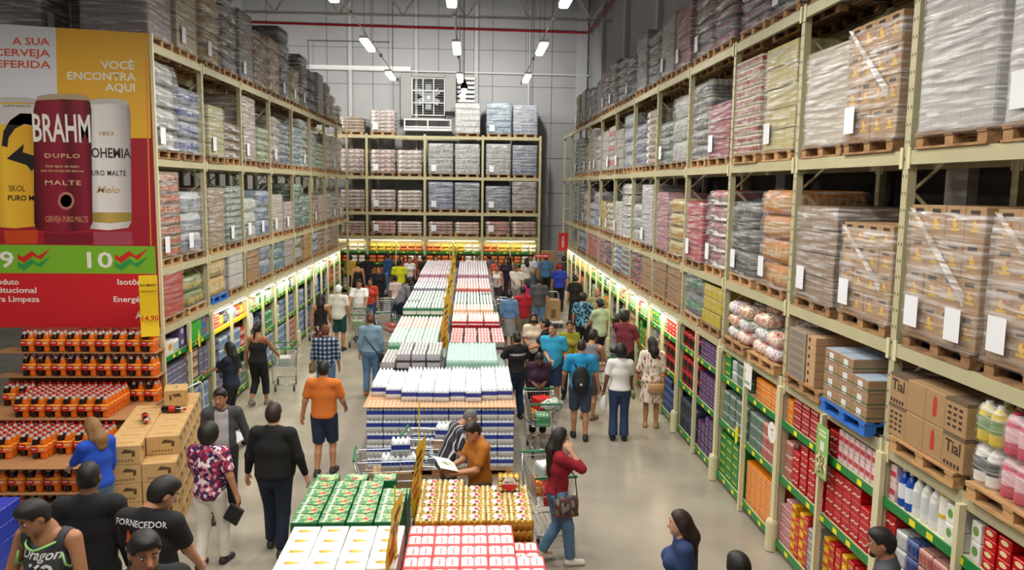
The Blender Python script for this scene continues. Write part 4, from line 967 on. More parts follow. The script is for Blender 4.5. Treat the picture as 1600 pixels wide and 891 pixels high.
# 0: shrink packs of detergent bottles
JUG = lambda c, lab, capc: (lambda a: a.lathe([(.06, 0), (.075, .02), (.075, .1), (.075, .102), (.075, .22), (.075, .222), (.06, .27), (.03, .3), (.03, .33)], plain(c, .3), 10, mats=[plain(c, .3), plain(c, .3), plain(c, .3), plain(lab, .4), plain(c, .3), plain(c, .3), plain(c, .3), plain(capc, .4)]))(MB()).mesh('jug', True)
JUGS = {'yellow': JUG('#d9c23a', '#6f9a3a', '#e8e6da'), 'white': JUG('#e8e6de', '#2f3a34', '#f2f0ea'), 'pink': JUG('#c94a66', '#e8b8c0', '#c0304a'), 'dark': JUG('#3a4256', '#c98a4a', '#2a2f40')}
pallet_thing(XP, spot(0), -PI/2, 'wooden pallet under the bundles of detergent bottles')
FILM_S = film_mat(.28)
def jug_pack(color, loc, lb, nx=3, ny=2):
    t = thing('detergent_bundle', lb, 'bottle bundle', loc, -PI/2, 'detergent bottle bundles on the rack')
    for i in range(nx):
        for j in range(ny): put('detergent_bottle', JUGS[color], t, (-.15*(nx-1)/2+.15*i, -.15*(ny-1)/2+.15*j, 0))
    put('shrink_film', bulge(.15*nx+.02, .15*ny+.02, .31, FILM_S, 0, 0, .07, [(0, 0), (.8, 0), (1, .04)], None, 1, .004, 'film'), t)
for k in range(2):
    for i, c in enumerate((('yellow', 'pink', 'dark'), ('white', 'pink', 'pink'))[1-k]):
        for j in range(3): jug_pack(c, (XP-.36+.32*j, spot(0)+.42-.47*i*.87, zt+k*.338), f'bundle of {c} detergent bottles, {"upper" if k else "lower"} layer, {nth(i+1)} along, {nth(j+1)} deep', 3 if i else 2)
# 1: brown juice cartons
pallet_thing(XP, spot(1), -PI/2, 'wooden pallet under the open brown juice cartons')
def lettered(w, d, h, mode):
    a = MB(); a.box((0, 0, h/2), (w, d, h-.004), plain('#a88760', .75, noise=.06, nscale=14), b=.006); y = -d/2-.0012
    if mode == 1:
        for q in range(3):
            for r in range(4): a.quad([(-w*.36+q*w*.26, y, h*.2+r*h*.17), (-w*.2+q*w*.26, y, h*.2+r*h*.17), (-w*.2+q*w*.26, y, h*.28+r*h*.17), (-w*.36+q*w*.26, y, h*.28+r*h*.17)], INK)
    if mode == 2:
        for q in range(5): a.quad([(-w*.4+q*w*.16, y, h*.08), (-w*.3+q*w*.16, y, h*.08), (-w*.3+q*w*.16, y, h*.2), (-w*.4+q*w*.16, y, h*.2)], INK)
    if mode == 3: a.quad([(-.03, y, h*.25), (.03, y, h*.25), (.03, y, h*.7), (.012, y, h*.85), (-.012, y, h*.85), (-.03, y, h*.7)], plain('#b83a28', .6))
    if mode in (1, 2): a.box((0, 0, h-.014), (w*1.003, d*1.003, .03), plain('#6b5a48', .8))
    return a.mesh('carton')
TIAL = text_mesh('Tial', .15, INK)
LM = [lettered(.3, .36, .3, q) for q in range(4)]
for k in range(2):
    for i, q in enumerate(((2, 3, 0, 1), (1, 3, 0, 2))[k]):
        for j in range(3):
            t = thing('juice_carton', f'brown juice carton on the rack, {"upper" if k else "lower"} layer, {nth(i+1)} from the blue pallet, {nth(j+1)} deep', 'carton', (XP-.36+.362*j, spot(1)-.44+.3*i, zt+k*.3), -PI/2, 'brown juice cartons on the rack')
            put('carton_body', LM[q], t)
            if q == 2: put('printed_name', TIAL, t, (0, -.1822, .19), (PI/2, 0, 0))
# 2: trays on a blue pallet
tag(put('wooden_pallet', PALLET_B, None, (XP-.06, spot(2), Z4+.002), (0, 0, -PI/2)), 'bright blue pallet jutting out of the rack', 'pallet')
a = MB(); a.box((0, 0, .07), (.33, .5, .136), plain('#a08262', .75, noise=.06, nscale=14), b=.004); a.box((0, 0, .139), (.31, .48, .01), plain('#b9cbe0', .25)); a.quad([(-.05, -.2512, .03), (.05, -.2512, .03), (.05, -.2512, .11), (-.05, -.2512, .11)], plain('#dfe4ea', .5)); a.box((0, 0, .045), (.333, .503, .012), plain('#3d6a3f', .7)); ME_TRAY = a.mesh('tray')
for k in range(4):
    for i in range(3):
        for j in range(2):
            if k == 3 and i == 0: continue
            pk('milk_tray', ME_TRAY, (XP-.36+.51*j, spot(2)-.34+.335*i, zt+.145*k), f'brown tray of pale blue cartons on the blue pallet, {nth(k+1)} layer, {nth(i+1)} along, {"front" if j == 0 else "rear"}', 'tray', 'trays on the blue pallet', -PI/2)
# 3: flat cartons
pallet_thing(XP, spot(3), -PI/2, 'wooden pallet under the flat grey-brown cartons')
a = MB(); a.box((0, 0, .05), (.5, .56, .097), plain('#9a8a76', .75, noise=.06, nscale=14), b=.004); a.quad([(-.2, -.2812, .02), (.2, -.2812, .02), (.2, -.2812, .08), (-.2, -.2812, .08)], plain('#7f7a70', .7)); ME_FLAT = a.mesh('flat')
a = MB(); a.box((0, 0, .05), (.24, .56, .097), plain('#bf9a72', .75), b=.004); a.quad([(-.08, -.2812, .03), (-.03, -.2812, .03), (-.03, -.2812, .075), (-.08, -.2812, .075)], INK); ME_FLAT2 = a.mesh('flat')
for k in range(6):
    for j in range(2):
        pk('flat_carton', ME_FLAT, (XP-.27+.565*j, spot(3)+.22, zt+.1*k), f'flat grey carton beside the blue pallet, {nth(k+1)} up, {"front" if j == 0 else "rear"}', 'carton', 'flat cartons on the rack', -PI/2)
        if k < 6: pk('flat_carton', ME_FLAT2, (XP-.27+.565*j, spot(3)-.2, zt+.1*k), f'flat tan carton with small print, {nth(k+1)} up, {"front" if j == 0 else "rear"}', 'carton', 'flat cartons on the rack', -PI/2)
# 4, 5: loose bundles of paper goods in pink, green and white film
PAST = [patterned(('#e6dede', '#cfa9b8', '#e9e2e0', '#b9a2c0'), (9, 9, 9), 'noise', .3, coat=.3), patterned(('#e8e2da', '#d98a72', '#eae0d8', '#e2b49a'), (9, 9, 9), 'noise', .3, coat=.3), patterned(('#e4e6e0', '#8fae98', '#dfe0d8', '#b9a9c8'), (9, 9, 9), 'noise', .3, coat=.3), patterned(('#d9c2b0', '#e9dcd0', '#c9967a', '#e8d6c8'), (9, 9, 9), 'noise', .3, coat=.3)]
BAGME = [bulge(.42, .36, .2, p, .11, .02, .09, [(0, .07), (.25, .015), (.6, 0), (.85, .035), (1, .1)], None, q, .012, 'bundle') for q, p in enumerate(PAST)]
for s, lb in ((4, 'near'), (5, 'far')):
    pallet_thing(XP, spot(s), -PI/2, f'wooden pallet under the {lb} heap of pastel paper bundles')
    for k in range(3):
        for i in range(2):
            for j in range(3):
                if k == 2 and (i+j) % 3 == 0 and s == 4: continue
                pk('paper_bundle', BAGME[(i+2*j+k+s) % 4], (XP-.36+.37*j, spot(s)-.24+.47*i+random.uniform(-.03, .03), zt+.19*k), f'pastel bundle of paper goods in the {lb} heap, {nth(k+1)} layer, {nth(i+1)} along, {nth(j+1)} deep', 'paper bundle', 'pastel paper bundles on the rack', -PI/2+random.uniform(-.15, .15))
rest = [(6, 'carton', '#d9c21e', .3, .82, 'bright yellow cartons'), (7, 'bottle', '#6a7076', '#3f8a5a', .95, 'grey bottles with green labels'), (8, 'carton', '#b08a5a', .4, .95, 'plain brown cartons'), (9, 'carton', '#ad8656', .4, .98, 'opened brown cartons'), (10, 'carton', '#b48f60', .5, .9, 'large brown cartons'), (11, 'can', '#4a4248', '#c04048', .95, 'dark and red can trays'), (12, 'can', '#56525a', '#d0d0d0', .9, 'dark can trays'), (13, 'bag', '#7f98b4', '#b9c8d6', .9, 'blue film sacks'), (14, 'bottle', '#4a3a40', '#8a4a50', .9, 'dark red bottles'), (15, 'can', '#8a5a62', '#c98a92', .9, 'pink can trays'), (16, 'carton', '#c4607a', .3, .95, 'pink cartons'), (17, 'carton', '#d2502c', .25, .95, 'red and orange cartons'), (18, 'bottle', '#5a78a8', '#9ab0cc', .9, 'blue bottles'), (19, 'bottle', '#7a8aa0', '#aab4c2', .9, 'pale blue bottles')]
for s, kind, c1, c2, h, lb in rest:
    load(f'{lb} on the lowest level of the side-wall rack, {nth(s+1)} place', (XR+.56, spot(s), Z4+.002), -PI/2, h, kind, c1, c2, 0, w=1.04, film=.12 if s in (6, 8, 9, 10) else .25, group='loads on the lowest level of the side-wall rack', paper=False, seed=s+50)
JERRY = bulge(.2, .24, .3, plain('#e89a1c', .25), 0, 0, .05, [(0, .01), (.05, 0), (.7, 0), (.9, .03), (1, .07)], None, 1, 0, 'jerrycan')
# lowest level behind the banner
lowL = [('carton', '#c6402a', .2, .92, 'red and orange cartons'), ('bottle', '#7d8a3c', '#c2b04a', .7, 'green and yellow sauce bottles'), ('bottle', '#d8b35a', '#e8cf96', .92, 'yellow oil bottles on a blue pallet'), ('carton', '#dcdad6', .5, 1.0, 'tall white cartons'), ('carton', '#b58a52', .25, .95, 'brown and yellow cartons'), ('bottle', '#a9b6c0', '#7f90a4', .95, 'grey-blue bottle packs'),
        ('bottle', '#7fa8a8', '#5f8fb0', 1.0, 'teal bottle packs'), ('carton', '#b9b2aa', .3, .9, 'grey cartons'), ('bottle', '#9aa39c', '#b9c0b9', .95, 'grey bottle packs'), ('carton', '#c99a3a', .3, .95, 'yellow cartons'), ('bottle', '#7f96b4', '#c9d2da', .95, 'blue and white bottle packs'), ('bag', '#9a6f58', '#c9a58c', 1.0, 'brown sacks'), ('bag', '#b59a80', '#d2bfa8', .95, 'tan sacks'), ('carton', '#b4a08c', .3, .9, 'pale brown cartons')]
for i, (kind, c1, c2, h, lb) in enumerate(lowL):
    y = Y0L+BAY*(-1+i//2)+(.70 if i % 2 == 0 else 1.9)
    load(f'{lb}, lowest level, banner rack', (XL-.56, y, Z4+.002), PI/2, h, kind, c1, c2, 0, w=1.04, film=.15, group='loads on the lowest level of the rack behind the banner', paper=False, seed=i+150, pal=PALLET_B if i == 2 else PALLET)
# ------------------------------------------------------------------ shop shelving under the lowest pallet level
def ell(a, c, rx, rz, y, mat, n=12): a.quad([(c[0]+rx*math.cos(2*PI*k/n), y, c[1]+rz*math.sin(2*PI*k/n)) for k in range(n)], mat)
def boxpack(w, d, h, col, mk=None, style='oval', name='pack'):
    a = MB(); B = plain(col, .35, noise=.05, nscale=12); a.box((0, 0, h/2), (w-.006, d-.006, h-.004), B, b=.007); y = -d/2+.0015
    if mk:
        K = plain(mk, .4)
        if style == 'oval': ell(a, (0, h*.55), w*.3, h*.24, y, K)
        if style == 'dots':
            for i in range(3):
                for j in range(2): ell(a, (-w*.3+w*.3*i, h*(.3+.4*j)), w*.08, w*.08, y, K, 8)
        if style == 'wave': a.quad([(-w*.42, y, h*.42), (-w*.1, y, h*.56), (w*.15, y, h*.46), (w*.42, y, h*.62), (w*.42, y, h*.5), (w*.15, y, h*.34), (-w*.1, y, h*.44), (-w*.42, y, h*.3)], K)
        if style == 'band': a.quad([(-w*.45, y, h*.35), (w*.45, y, h*.35), (w*.45, y, h*.65), (-w*.45, y, h*.65)], K)
        if style == 'text':
            for i in range(6): a.quad([(-w*.36+w*.125*i, y, h*.4), (-w*.28+w*.125*i, y, h*.4), (-w*.28+w*.125*i, y, h*.68), (-w*.36+w*.125*i, y, h*.68)], K)
        if style == 'can':
            for i in range(3): a.quad([(-w*.4+w*.28*i, y, h*.1), (-w*.17+w*.28*i, y, h*.1), (-w*.17+w*.28*i, y, h*.9), (-w*.4+w*.28*i, y, h*.9)], K)
        a.quad([(-w*.3, -d*.2, h-.0028), (w*.3, -d*.2, h-.0028), (w*.3, d*.1, h-.0028), (-w*.3, d*.1, h-.0028)], K)
    return a.mesh(name)
def canpack(w, d, h, c1, c2):
    A, B = plain(c1, .35, .2), plain(c2, .35)
    return bulge(w-.006, d, h-.004, A, .066, .012, .03, [(0, .012), (.04, 0), (.25, 0), (.26, 0), (.72, 0), (.73, 0), (.96, 0), (1, .03)], [A, A, B, B, B, A, A], 3, 0, 'can_pack')
def botl(c, lab, cap, r=.055, H=.38):
    a = MB(); P, Lb, K = plain(c, .25), plain(lab, .4), plain(cap, .4)
    a.lathe([(r*.9, 0), (r, .015), (r, H*.2), (r, H*.21), (r, H*.6), (r, H*.61), (r*.85, H*.75), (r*.4, H*.87), (r*.4, H*.9), (r*.45, H*.9), (r*.45, H)], P, 10, mats=[P, P, P, Lb, P, P, P, P, K, K])
    return a.mesh('bottle', True)
def jarm(c, lid, lab, r=.07, H=.2):
    a = MB(); P = plain(c, .35); a.lathe([(r, 0), (r, H*.2), (r, H*.21), (r, H*.7), (r, H*.71), (r, H*.82), (r*1.03, H*.82), (r*1.03, H)], P, 12, mats=[P, P, plain(lab, .4), P, P, plain(lid, .4), plain(lid, .4)]); return a.mesh('jar', True)
# key: (mesh, width, height, depth, object name, category, words)
PR = {}
def prod(key, me, w, h, d, name, cat, words): PR[key] = (me, w, h, d, name, cat, words)
prod('redcola', boxpack(.2, .3, .15, '#b8141c', '#e9c9c4', 'wave'), .2, .15, .3, 'cola_pack', 'soda pack', 'red cola pack, white wave')
prod('darkred', boxpack(.22, .3, .1, '#9c1a22', '#d98a80', 'band'), .22, .1, .3, 'red_crate', 'crate', 'flat dark red crate')
prod('redoval', boxpack(.15, .3, .09, '#c3141a', '#f0d9a0', 'oval'), .15, .09, .3, 'sauce_pack', 'sauce pack', 'small red pack with pale oval')
prod('redbot', canpack(.25, .3, .27, '#a5181c', '#2a1414'), .25, .27, .3, 'cola_crate', 'crate', 'red cola bottle crate')
prod('orange', boxpack(.2, .3, .16, '#e8861a', '#d9cdb8', 'dots'), .2, .16, .3, 'orange_soda_pack', 'soda pack', 'orange soda pack with pale dots')
prod('purple', boxpack(.2, .3, .17, '#4a2a5e', '#b9a2c4', 'dots'), .2, .17, .3, 'grape_soda_pack', 'soda pack', 'purple soda pack with pale dots')
prod('green', boxpack(.3, .3, .14, '#157a34', '#d9d43a', 'text'), .3, .14, .3, 'guarana_carton', 'soda pack', 'green soda carton')
prod('greencan', canpack(.26, .27, .17, '#86988f', '#5f7a6c'), .26, .17, .27, 'tonic_pack', 'can pack', 'grey-green film-wrapped can pack')
prod('pinkcan', canpack(.22, .27, .17, '#c9958c', '#b3675f'), .22, .17, .27, 'peach_can_pack', 'can pack', 'dusty pink film-wrapped can pack')
prod('pinkdots', boxpack(.17, .3, .13, '#cf9aa0', '#7a2a34', 'dots'), .17, .13, .3, 'berry_pack', 'soda pack', 'pale pink pack with dark dots')
prod('yellow', boxpack(.12, .3, .13, '#e3ad1c', '#c2361c', 'band'), .12, .13, .3, 'yellow_pack', 'soda pack', 'yellow pack with red band')
prod('redyel', boxpack(.13, .3, .13, '#c01c22', '#e9c04a', 'text'), .13, .13, .3, 'red_pack', 'soda pack', 'red pack with yellow lettering')
prod('greydark', boxpack(.17, .3, .14, '#a5a9ac', '#2e2e32', 'dots'), .17, .14, .3, 'zero_pack', 'soda pack', 'silver pack with black dots')
prod('pinktet', boxpack(.11, .3, .18, '#e6c9c9', '#c8424e', 'band'), .11, .18, .3, 'strawberry_drink', 'drink pack', 'white drink carton with red band')
prod('bluecan', canpack(.2, .27, .17, '#54689c', '#2c3f7c'), .2, .17, .27, 'energy_can_pack', 'can pack', 'blue film-wrapped can pack')
prod('whitecan', canpack(.2, .27, .17, '#cfd2d2', '#b9bcbe'), .2, .17, .27, 'tonic_water_pack', 'can pack', 'white film-wrapped can pack')
prod('greycan', canpack(.2, .27, .17, '#8795a6', '#6a7d96'), .2, .17, .27, 'grey_can_pack', 'can pack', 'grey-blue film-wrapped can pack')
prod('darkcan', canpack(.27, .27, .3, '#3b4658', '#27303f'), .27, .3, .27, 'dark_bottle_crate', 'crate', 'dark blue bottle crate')
prod('bluebot', botl('#2450b0', '#e6e8ee', '#f2f2f2'), .115, .38, .115, 'blue_bottle', 'bottle', 'tall blue bottle with white cap')
prod('whitebot', botl('#e9e9e6', '#d4d6da', '#f6f6f4', .06, .4), .125, .4, .125, 'white_bottle', 'bottle', 'tall white bottle')
prod('jar', jarm('#eceae4', '#d9b53a', '#f2f0e8'), .15, .2, .15, 'white_jar', 'jar', 'white jar with yellow label')
prod('whitepk', boxpack(.13, .25, .17, '#e9e7e2', '#6f9a4a', 'oval'), .13, .17, .25, 'white_pack', 'drink pack', 'white pack with small green oval')
prod('lbag', boxpack(.3, .3, .24, '#e3ddd0', '#d98a2c', 'oval'), .3, .24, .3, 'detergent_bag', 'detergent', 'white detergent bag with orange print')
prod('pbag', boxpack(.25, .3, .2, '#574a78', '#b9b0c8', 'oval'), .25, .2, .3, 'softener_pack', 'detergent', 'purple cleaning pack')
prod('mbag', boxpack(.25, .3, .17, '#65667c', '#b4b4c4', 'wave'), .25, .17, .3, 'powder_bag', 'detergent', 'grey-purple powder bag')
prod('gbox', boxpack(.3, .3, .42, '#3fae3a', None), .3, .42, .3, 'green_box', 'box', 'bright green box')
prod('bbox', boxpack(.27, .3, .2, '#2a68b0', '#c9453a', 'oval'), .27, .2, .3, 'blue_box', 'box', 'blue box with red print')
prod('rbox', boxpack(.3, .3, .2, '#c22a24', '#e8d0c0', 'dots'), .3, .2, .3, 'soap_box', 'box', 'red soap box with pale dots')
prod('dkbot', canpack(.26, .27, .24, '#3a3d48', '#6c7386'), .26, .24, .27, 'cleaner_pack', 'bottle pack', 'dark grey bottle pack')
prod('ltbot', canpack(.26, .27, .24, '#a3b4c4', '#6f8cb0'), .26, .24, .27, 'bleach_pack', 'bottle pack', 'pale blue bottle pack')
prod('whpk', canpack(.28, .27, .22, '#d9dcda', '#a9c4c0'), .28, .22, .27, 'paper_towel_pack', 'paper pack', 'white film-wrapped paper pack')
prod('grpk', canpack(.28, .27, .22, '#7fb08c', '#3f8a5a'), .28, .22, .27, 'green_bottle_pack', 'bottle pack', 'green bottle pack')
prod('lgpk', canpack(.28, .27, .24, '#bcd4b4', '#8fbf8a'), .28, .24, .27, 'lime_bottle_pack', 'bottle pack', 'pale green bottle pack')
prod('orpk', canpack(.28, .27, .22, '#e0842c', '#e8b45a'), .28, .22, .27, 'orange_bottle_pack', 'bottle pack', 'orange bottle pack')
prod('rdpk', canpack(.28, .27, .22, '#b82a2a', '#e0a090'), .28, .22, .27, 'red_bottle_pack', 'bottle pack', 'red bottle pack')
prod('brpk', canpack(.28, .27, .2, '#8a6a52', '#c9a98c'), .28, .2, .27, 'brown_bottle_pack', 'bottle pack', 'brown bottle pack')
prod('snack', bulge(.3, .24, .16, plain('#d9b23a', .4), .1, .02, .06, None, None, 4, .008, 'bag'), .31, .16, .24, 'yellow_snack_bag', 'snack bag', 'plump yellow snack bag')
prod('snack2', bulge(.3, .24, .16, plain('#cf6a2c', .4), .1, .02, .06, None, None, 5, .008, 'bag'), .31, .16, .24, 'orange_snack_bag', 'snack bag', 'plump orange snack bag')
prod('snack3', bulge(.3, .24, .16, plain('#e3dccb', .4), .1, .02, .06, None, None, 6, .008, 'bag'), .31, .16, .24, 'white_snack_bag', 'snack bag', 'plump pale snack bag')
SH = (.17, 1.06, 1.8); SHH = (.8, .66, .44)
RAIL_T = plain('#f2e21e', .5)
def shelf_bay(name, lb, xf, sgn, y0, nb, group, lit, light=True, yellow=False):
    t = thing(name, lb, 'shelving', (xf, y0, 0), 0, group)
    for z in SH:
        a = MB(); a.box((sgn*.47, BAY/2, z-.015), (.9, BAY-.11, .03), CREAM_LIT); s = put('shelf_board', a.mesh('shelf_board'), t)
        a = MB(); a.box((sgn*-.005, BAY/2, z-.03), (.02, BAY-.11, .085), plain('#e9d81f', .5) if yellow and z > 1.7 else GREEN_RAIL); r = put('price_rail', a.mesh('price_rail'), t)
        for q in range(3 if lit else 5):
            a = MB(); y = .3+(BAY-.6)*(q+.5)/(3 if lit else 5)+random.uniform(-.1, .1); a.quad([(-sgn*.0165, y-.05*sgn*-1, z-.06), (-sgn*.0165, y+.05*sgn*-1, z-.06), (-sgn*.0165, y+.05*sgn*-1, z+.0), (-sgn*.0165, y-.05*sgn*-1, z+.0)], RAIL_T); put('price_tag', a.mesh('price_tag'), r)
    for yy in ((0, BAY) if nb == -1 else (BAY,)):
        a = MB(); a.box((-sgn*.035, yy, 1.13), (.05, .115, 2.24), CREAM_LIT); put('post_cover', a.mesh('post_cover'), t)
    a = MB(); a.box((-sgn*.035, BAY/2, 1.13), (.06, .06, 2.24), CREAM_LIT)
    for z in SH: a.box((sgn*.04, BAY/2, z-.06), (.06, .12, .06), CREAM_LIT)
    put('post', a.mesh('post'), t)
    a = MB(); a.box((sgn*.93, BAY/2, 1.2), (.02, BAY-.1, 2.2), CREAM_LIT); put('back_panel', a.mesh('back_panel'), t)
    if light:
        q = thing('shelf_light', f'bright tube lighting the top shelf, {lb.split(", ")[-1]}, {"side wall" if sgn > 0 else "banner side"}', 'light', (xf-sgn*.03, y0+BAY/2, Z4-.17), 0, 'tube lights over the shelves')
        a = MB(); a.box((0, 0, .03), (.05, BAY-.3, .03), HOUS); put('housing', a.mesh('housing'), q)
        a = MB(); a.box((0, 0, .0), (.035, BAY-.34, .03), emit('#fff6cf', 9.0), b=.008); put('tube', a.mesh('tube'), q)
        area('shelf_light_glow', (xf-sgn*.1, y0+BAY/2, Z4-.2), .05, BAY-.3, SHELF_W, SHELF_COL, rot=(0, sgn*-.5, 0))
def fill_shelf(xf, sgn, y0, y1, z, hmax, items, where, group, dy=1, rz=None, fill=.97, deep=1):
    """items nearest first: (key, columns); each column is stacked as high as the shelf allows"""
    tot = sum(PR[k][1]*n for k, n in items); gap = max(0, (y1-y0-tot)/max(1, sum(n for k, n in items)))
    y = y0; c = 0
    for k, n in items:
        me, w, h, d, nm, cat, words = PR[k]
        st = max(1, int(hmax*fill/h))
        for i in range(n):
            if y+w > y1+.05: return
            c += 1; top = max(1, st-(1 if st > 3 and random.random() < .25 else 0))
            for q in range(top):
                for e in range(deep):
                    p = (xf+sgn*(.03+d/2+e*d), y+w/2, z+.001+q*h) if rz is None else (y+w/2, xf+.03+d/2+e*d, z+.001+q*h)
                    lb = f'{words}, {where}, {nth(c)} column, {nth(q+1)} up' if top > 1 or deep > 1 else f'{words}, {where}, {nth(c)} column'
                    if deep > 1: lb += f', {nth(e+1)} deep'
                    tag(put(nm, me, None, p, (0, 0, (-sgn*PI/2 if rz is None else rz)+random.uniform(-.02, .02))), lb, cat, group)
            y += w+gap
# bay: (near half (top, mid, bottom), far half (top, mid, bottom))
RB = {-1: (([('redoval', 6), ('whitepk', 1)], [('bluecan', 3), ('greycan', 2)], []), ([('whitepk', 2), ('jar', 1), ('whitebot', 3), ('bluebot', 2), ('pinktet', 1)], [('bluecan', 1), ('pinkcan', 2), ('bluecan', 1), ('whitecan', 1), ('redcola', 1)], [('redcola', 5)])),
      0: (([('pinktet', 8), ('redcola', 1)], [('redcola', 6)], [('redyel', 1), ('yellow', 1), ('redyel', 2), ('yellow', 1), ('redyel', 2), ('yellow', 1)]), ([('darkred', 4), ('orange', 1)], [('redcola', 4), ('pinkcan', 1)], [('greydark', 2), ('redyel', 1), ('yellow', 1), ('redyel', 1), ('yellow', 1), ('pinkdots', 2)])),
      1: (([('orange', 5), ('greencan', 1)], [('pinkcan', 3), ('greencan', 2)], [('orange', 6)]), ([('greencan', 2), ('whitecan', 1), ('green', 1)], [('greencan', 4)], [('green', 4)])),
      2: (([('purple', 6)], [('purple', 6)], [('green', 1), ('purple', 4)]), ([('redbot', 4)], [('redbot', 4)], [('darkcan', 4)])),
      3: (([('redcola', 5)], [('redbot', 4)], [('bluecan', 6)]), ([('lgpk', 2), ('green', 2)], [('brpk', 2), ('greydark', 3)], [('orpk', 4)])),
      4: (([('lgpk', 4)], [('orpk', 2), ('green', 2)], [('rdpk', 4)]), ([('rdpk', 1), ('lgpk', 3)], [('green', 2), ('brpk', 2)], [('grpk', 4)])),
      5: (([('lgpk', 2), ('rdpk', 1)], [('brpk', 3), ('grpk', 1)], [('ltbot', 4)]), ([('lgpk', 3), ('grpk', 1)], [('dkbot', 3)], [('whpk', 4)])),
      6: (([('whpk', 3), ('dkbot', 1)], [('dkbot', 2), ('orpk', 2)], [('ltbot', 4)]), ([('grpk', 3)], [('grpk', 2), ('dkbot', 2)], [('whpk', 4)])),
      7: (([('grpk', 4)], [('lgpk', 4)], [('brpk', 4)]), ([('orpk', 3)], [('dkbot', 3)], [('rdpk', 4)])),
      8: (([('brpk', 3), ('orpk', 1)], [('orpk', 4)], [('brpk', 4)]), ([('orpk', 4)], [('rdpk', 4)], [('orpk', 3)])),
      9: (([('dkbot', 3)], [('dkbot', 4)], [('whpk', 4)]), ([('dkbot', 2), ('whpk', 2)], [('brpk', 4)], [('orpk', 4)]))}
LB = {-1: (([('lbag', 2), ('whpk', 1), ('pbag', 1)], [('mbag', 5)], [('mbag', 5)]), ([('pbag', 1), ('gbox', 2), ('bbox', 2)], [('brpk', 2), ('mbag', 2)], [('ltbot', 4)])),
      0: (([('rbox', 2), ('orpk', 1), ('dkbot', 1)], [('dkbot', 2), ('ltbot', 2)], [('mbag', 5)]), ([('ltbot', 2), ('rdpk', 1), ('orpk', 1)], [('ltbot', 3), ('rdpk', 1)], [('greencan', 4)])),
      1: (([('lgpk', 2), ('brpk', 1), ('whpk', 1)], [('rdpk', 1), ('dkbot', 3)], [('grpk', 4)]), ([('grpk', 2), ('whpk', 2)], [('bluecan', 2), ('grpk', 2)], [('ltbot', 4)])),
      2: (([('grpk', 2), ('whpk', 2)], [('whpk', 2), ('greycan', 2)], [('ltbot', 4)]), ([('whpk', 2), ('dkbot', 1), ('whpk', 1)], [('greycan', 5)], [('ltbot', 2), ('pinkcan', 2)])),
      3: (([('whpk', 4)], [('greycan', 3), ('ltbot', 2)], [('ltbot', 4)]), ([('whpk', 4)], [('dkbot', 3)], [('bluecan', 5)])),
      4: (([('whpk', 2), ('lgpk', 2)], [('ltbot', 3)], [('ltbot', 4)]), ([('whpk', 4)], [('bluecan', 4)], [('dkbot', 4)])),
      5: (([('rdpk', 2), ('whpk', 2)], [('rdpk', 4)], [('brpk', 4)]), ([('whpk', 4)], [('brpk', 4)], [('brpk', 4)]))}
SHN = ('top', 'middle', 'bottom')
for k, halves in RB.items():
    y0 = Y0R+BAY*k
    shelf_bay('shop_shelving', f'cream shop shelving with green price rails under the side-wall rack, {nth(k+2)} bay', XR, 1, y0, k, 'shelving bays under the side-wall rack', k > 2, k > 2, False)
    for hi, half in enumerate(halves):
        for si, items in enumerate(half):
            a0 = y0+(.06 if hi == 0 else BAY/2+.03); a1 = y0+(BAY/2-.03 if hi == 0 else BAY-.06)
            fill_shelf(XR, 1, a0, a1, SH[2-si], SHH[2-si], items, f'{nth(2*k+3+hi)} side-wall half bay, {SHN[si]} shelf', 'goods on the side-wall shelves')
for k, halves in LB.items():
    y0 = Y0L+BAY*k
    shelf_bay('shop_shelving', f'cream shop shelving with green price rails under the banner rack, {nth(k+2)} bay', XL, -1, y0, k, 'shelving bays under the banner rack', k > 2, k > -1, k == 0)
    for hi, half in enumerate(halves):
        for si, items in enumerate(half):
            a0 = y0+(.06 if hi == 0 else BAY/2+.03); a1 = y0+(BAY/2-.03 if hi == 0 else BAY-.06)
            fill_shelf(XL, -1, a0, a1, SH[2-si], SHH[2-si], items, f'{nth(2*k+3+hi)} banner-side half bay, {SHN[si]} shelf', 'goods on the banner-side shelves')
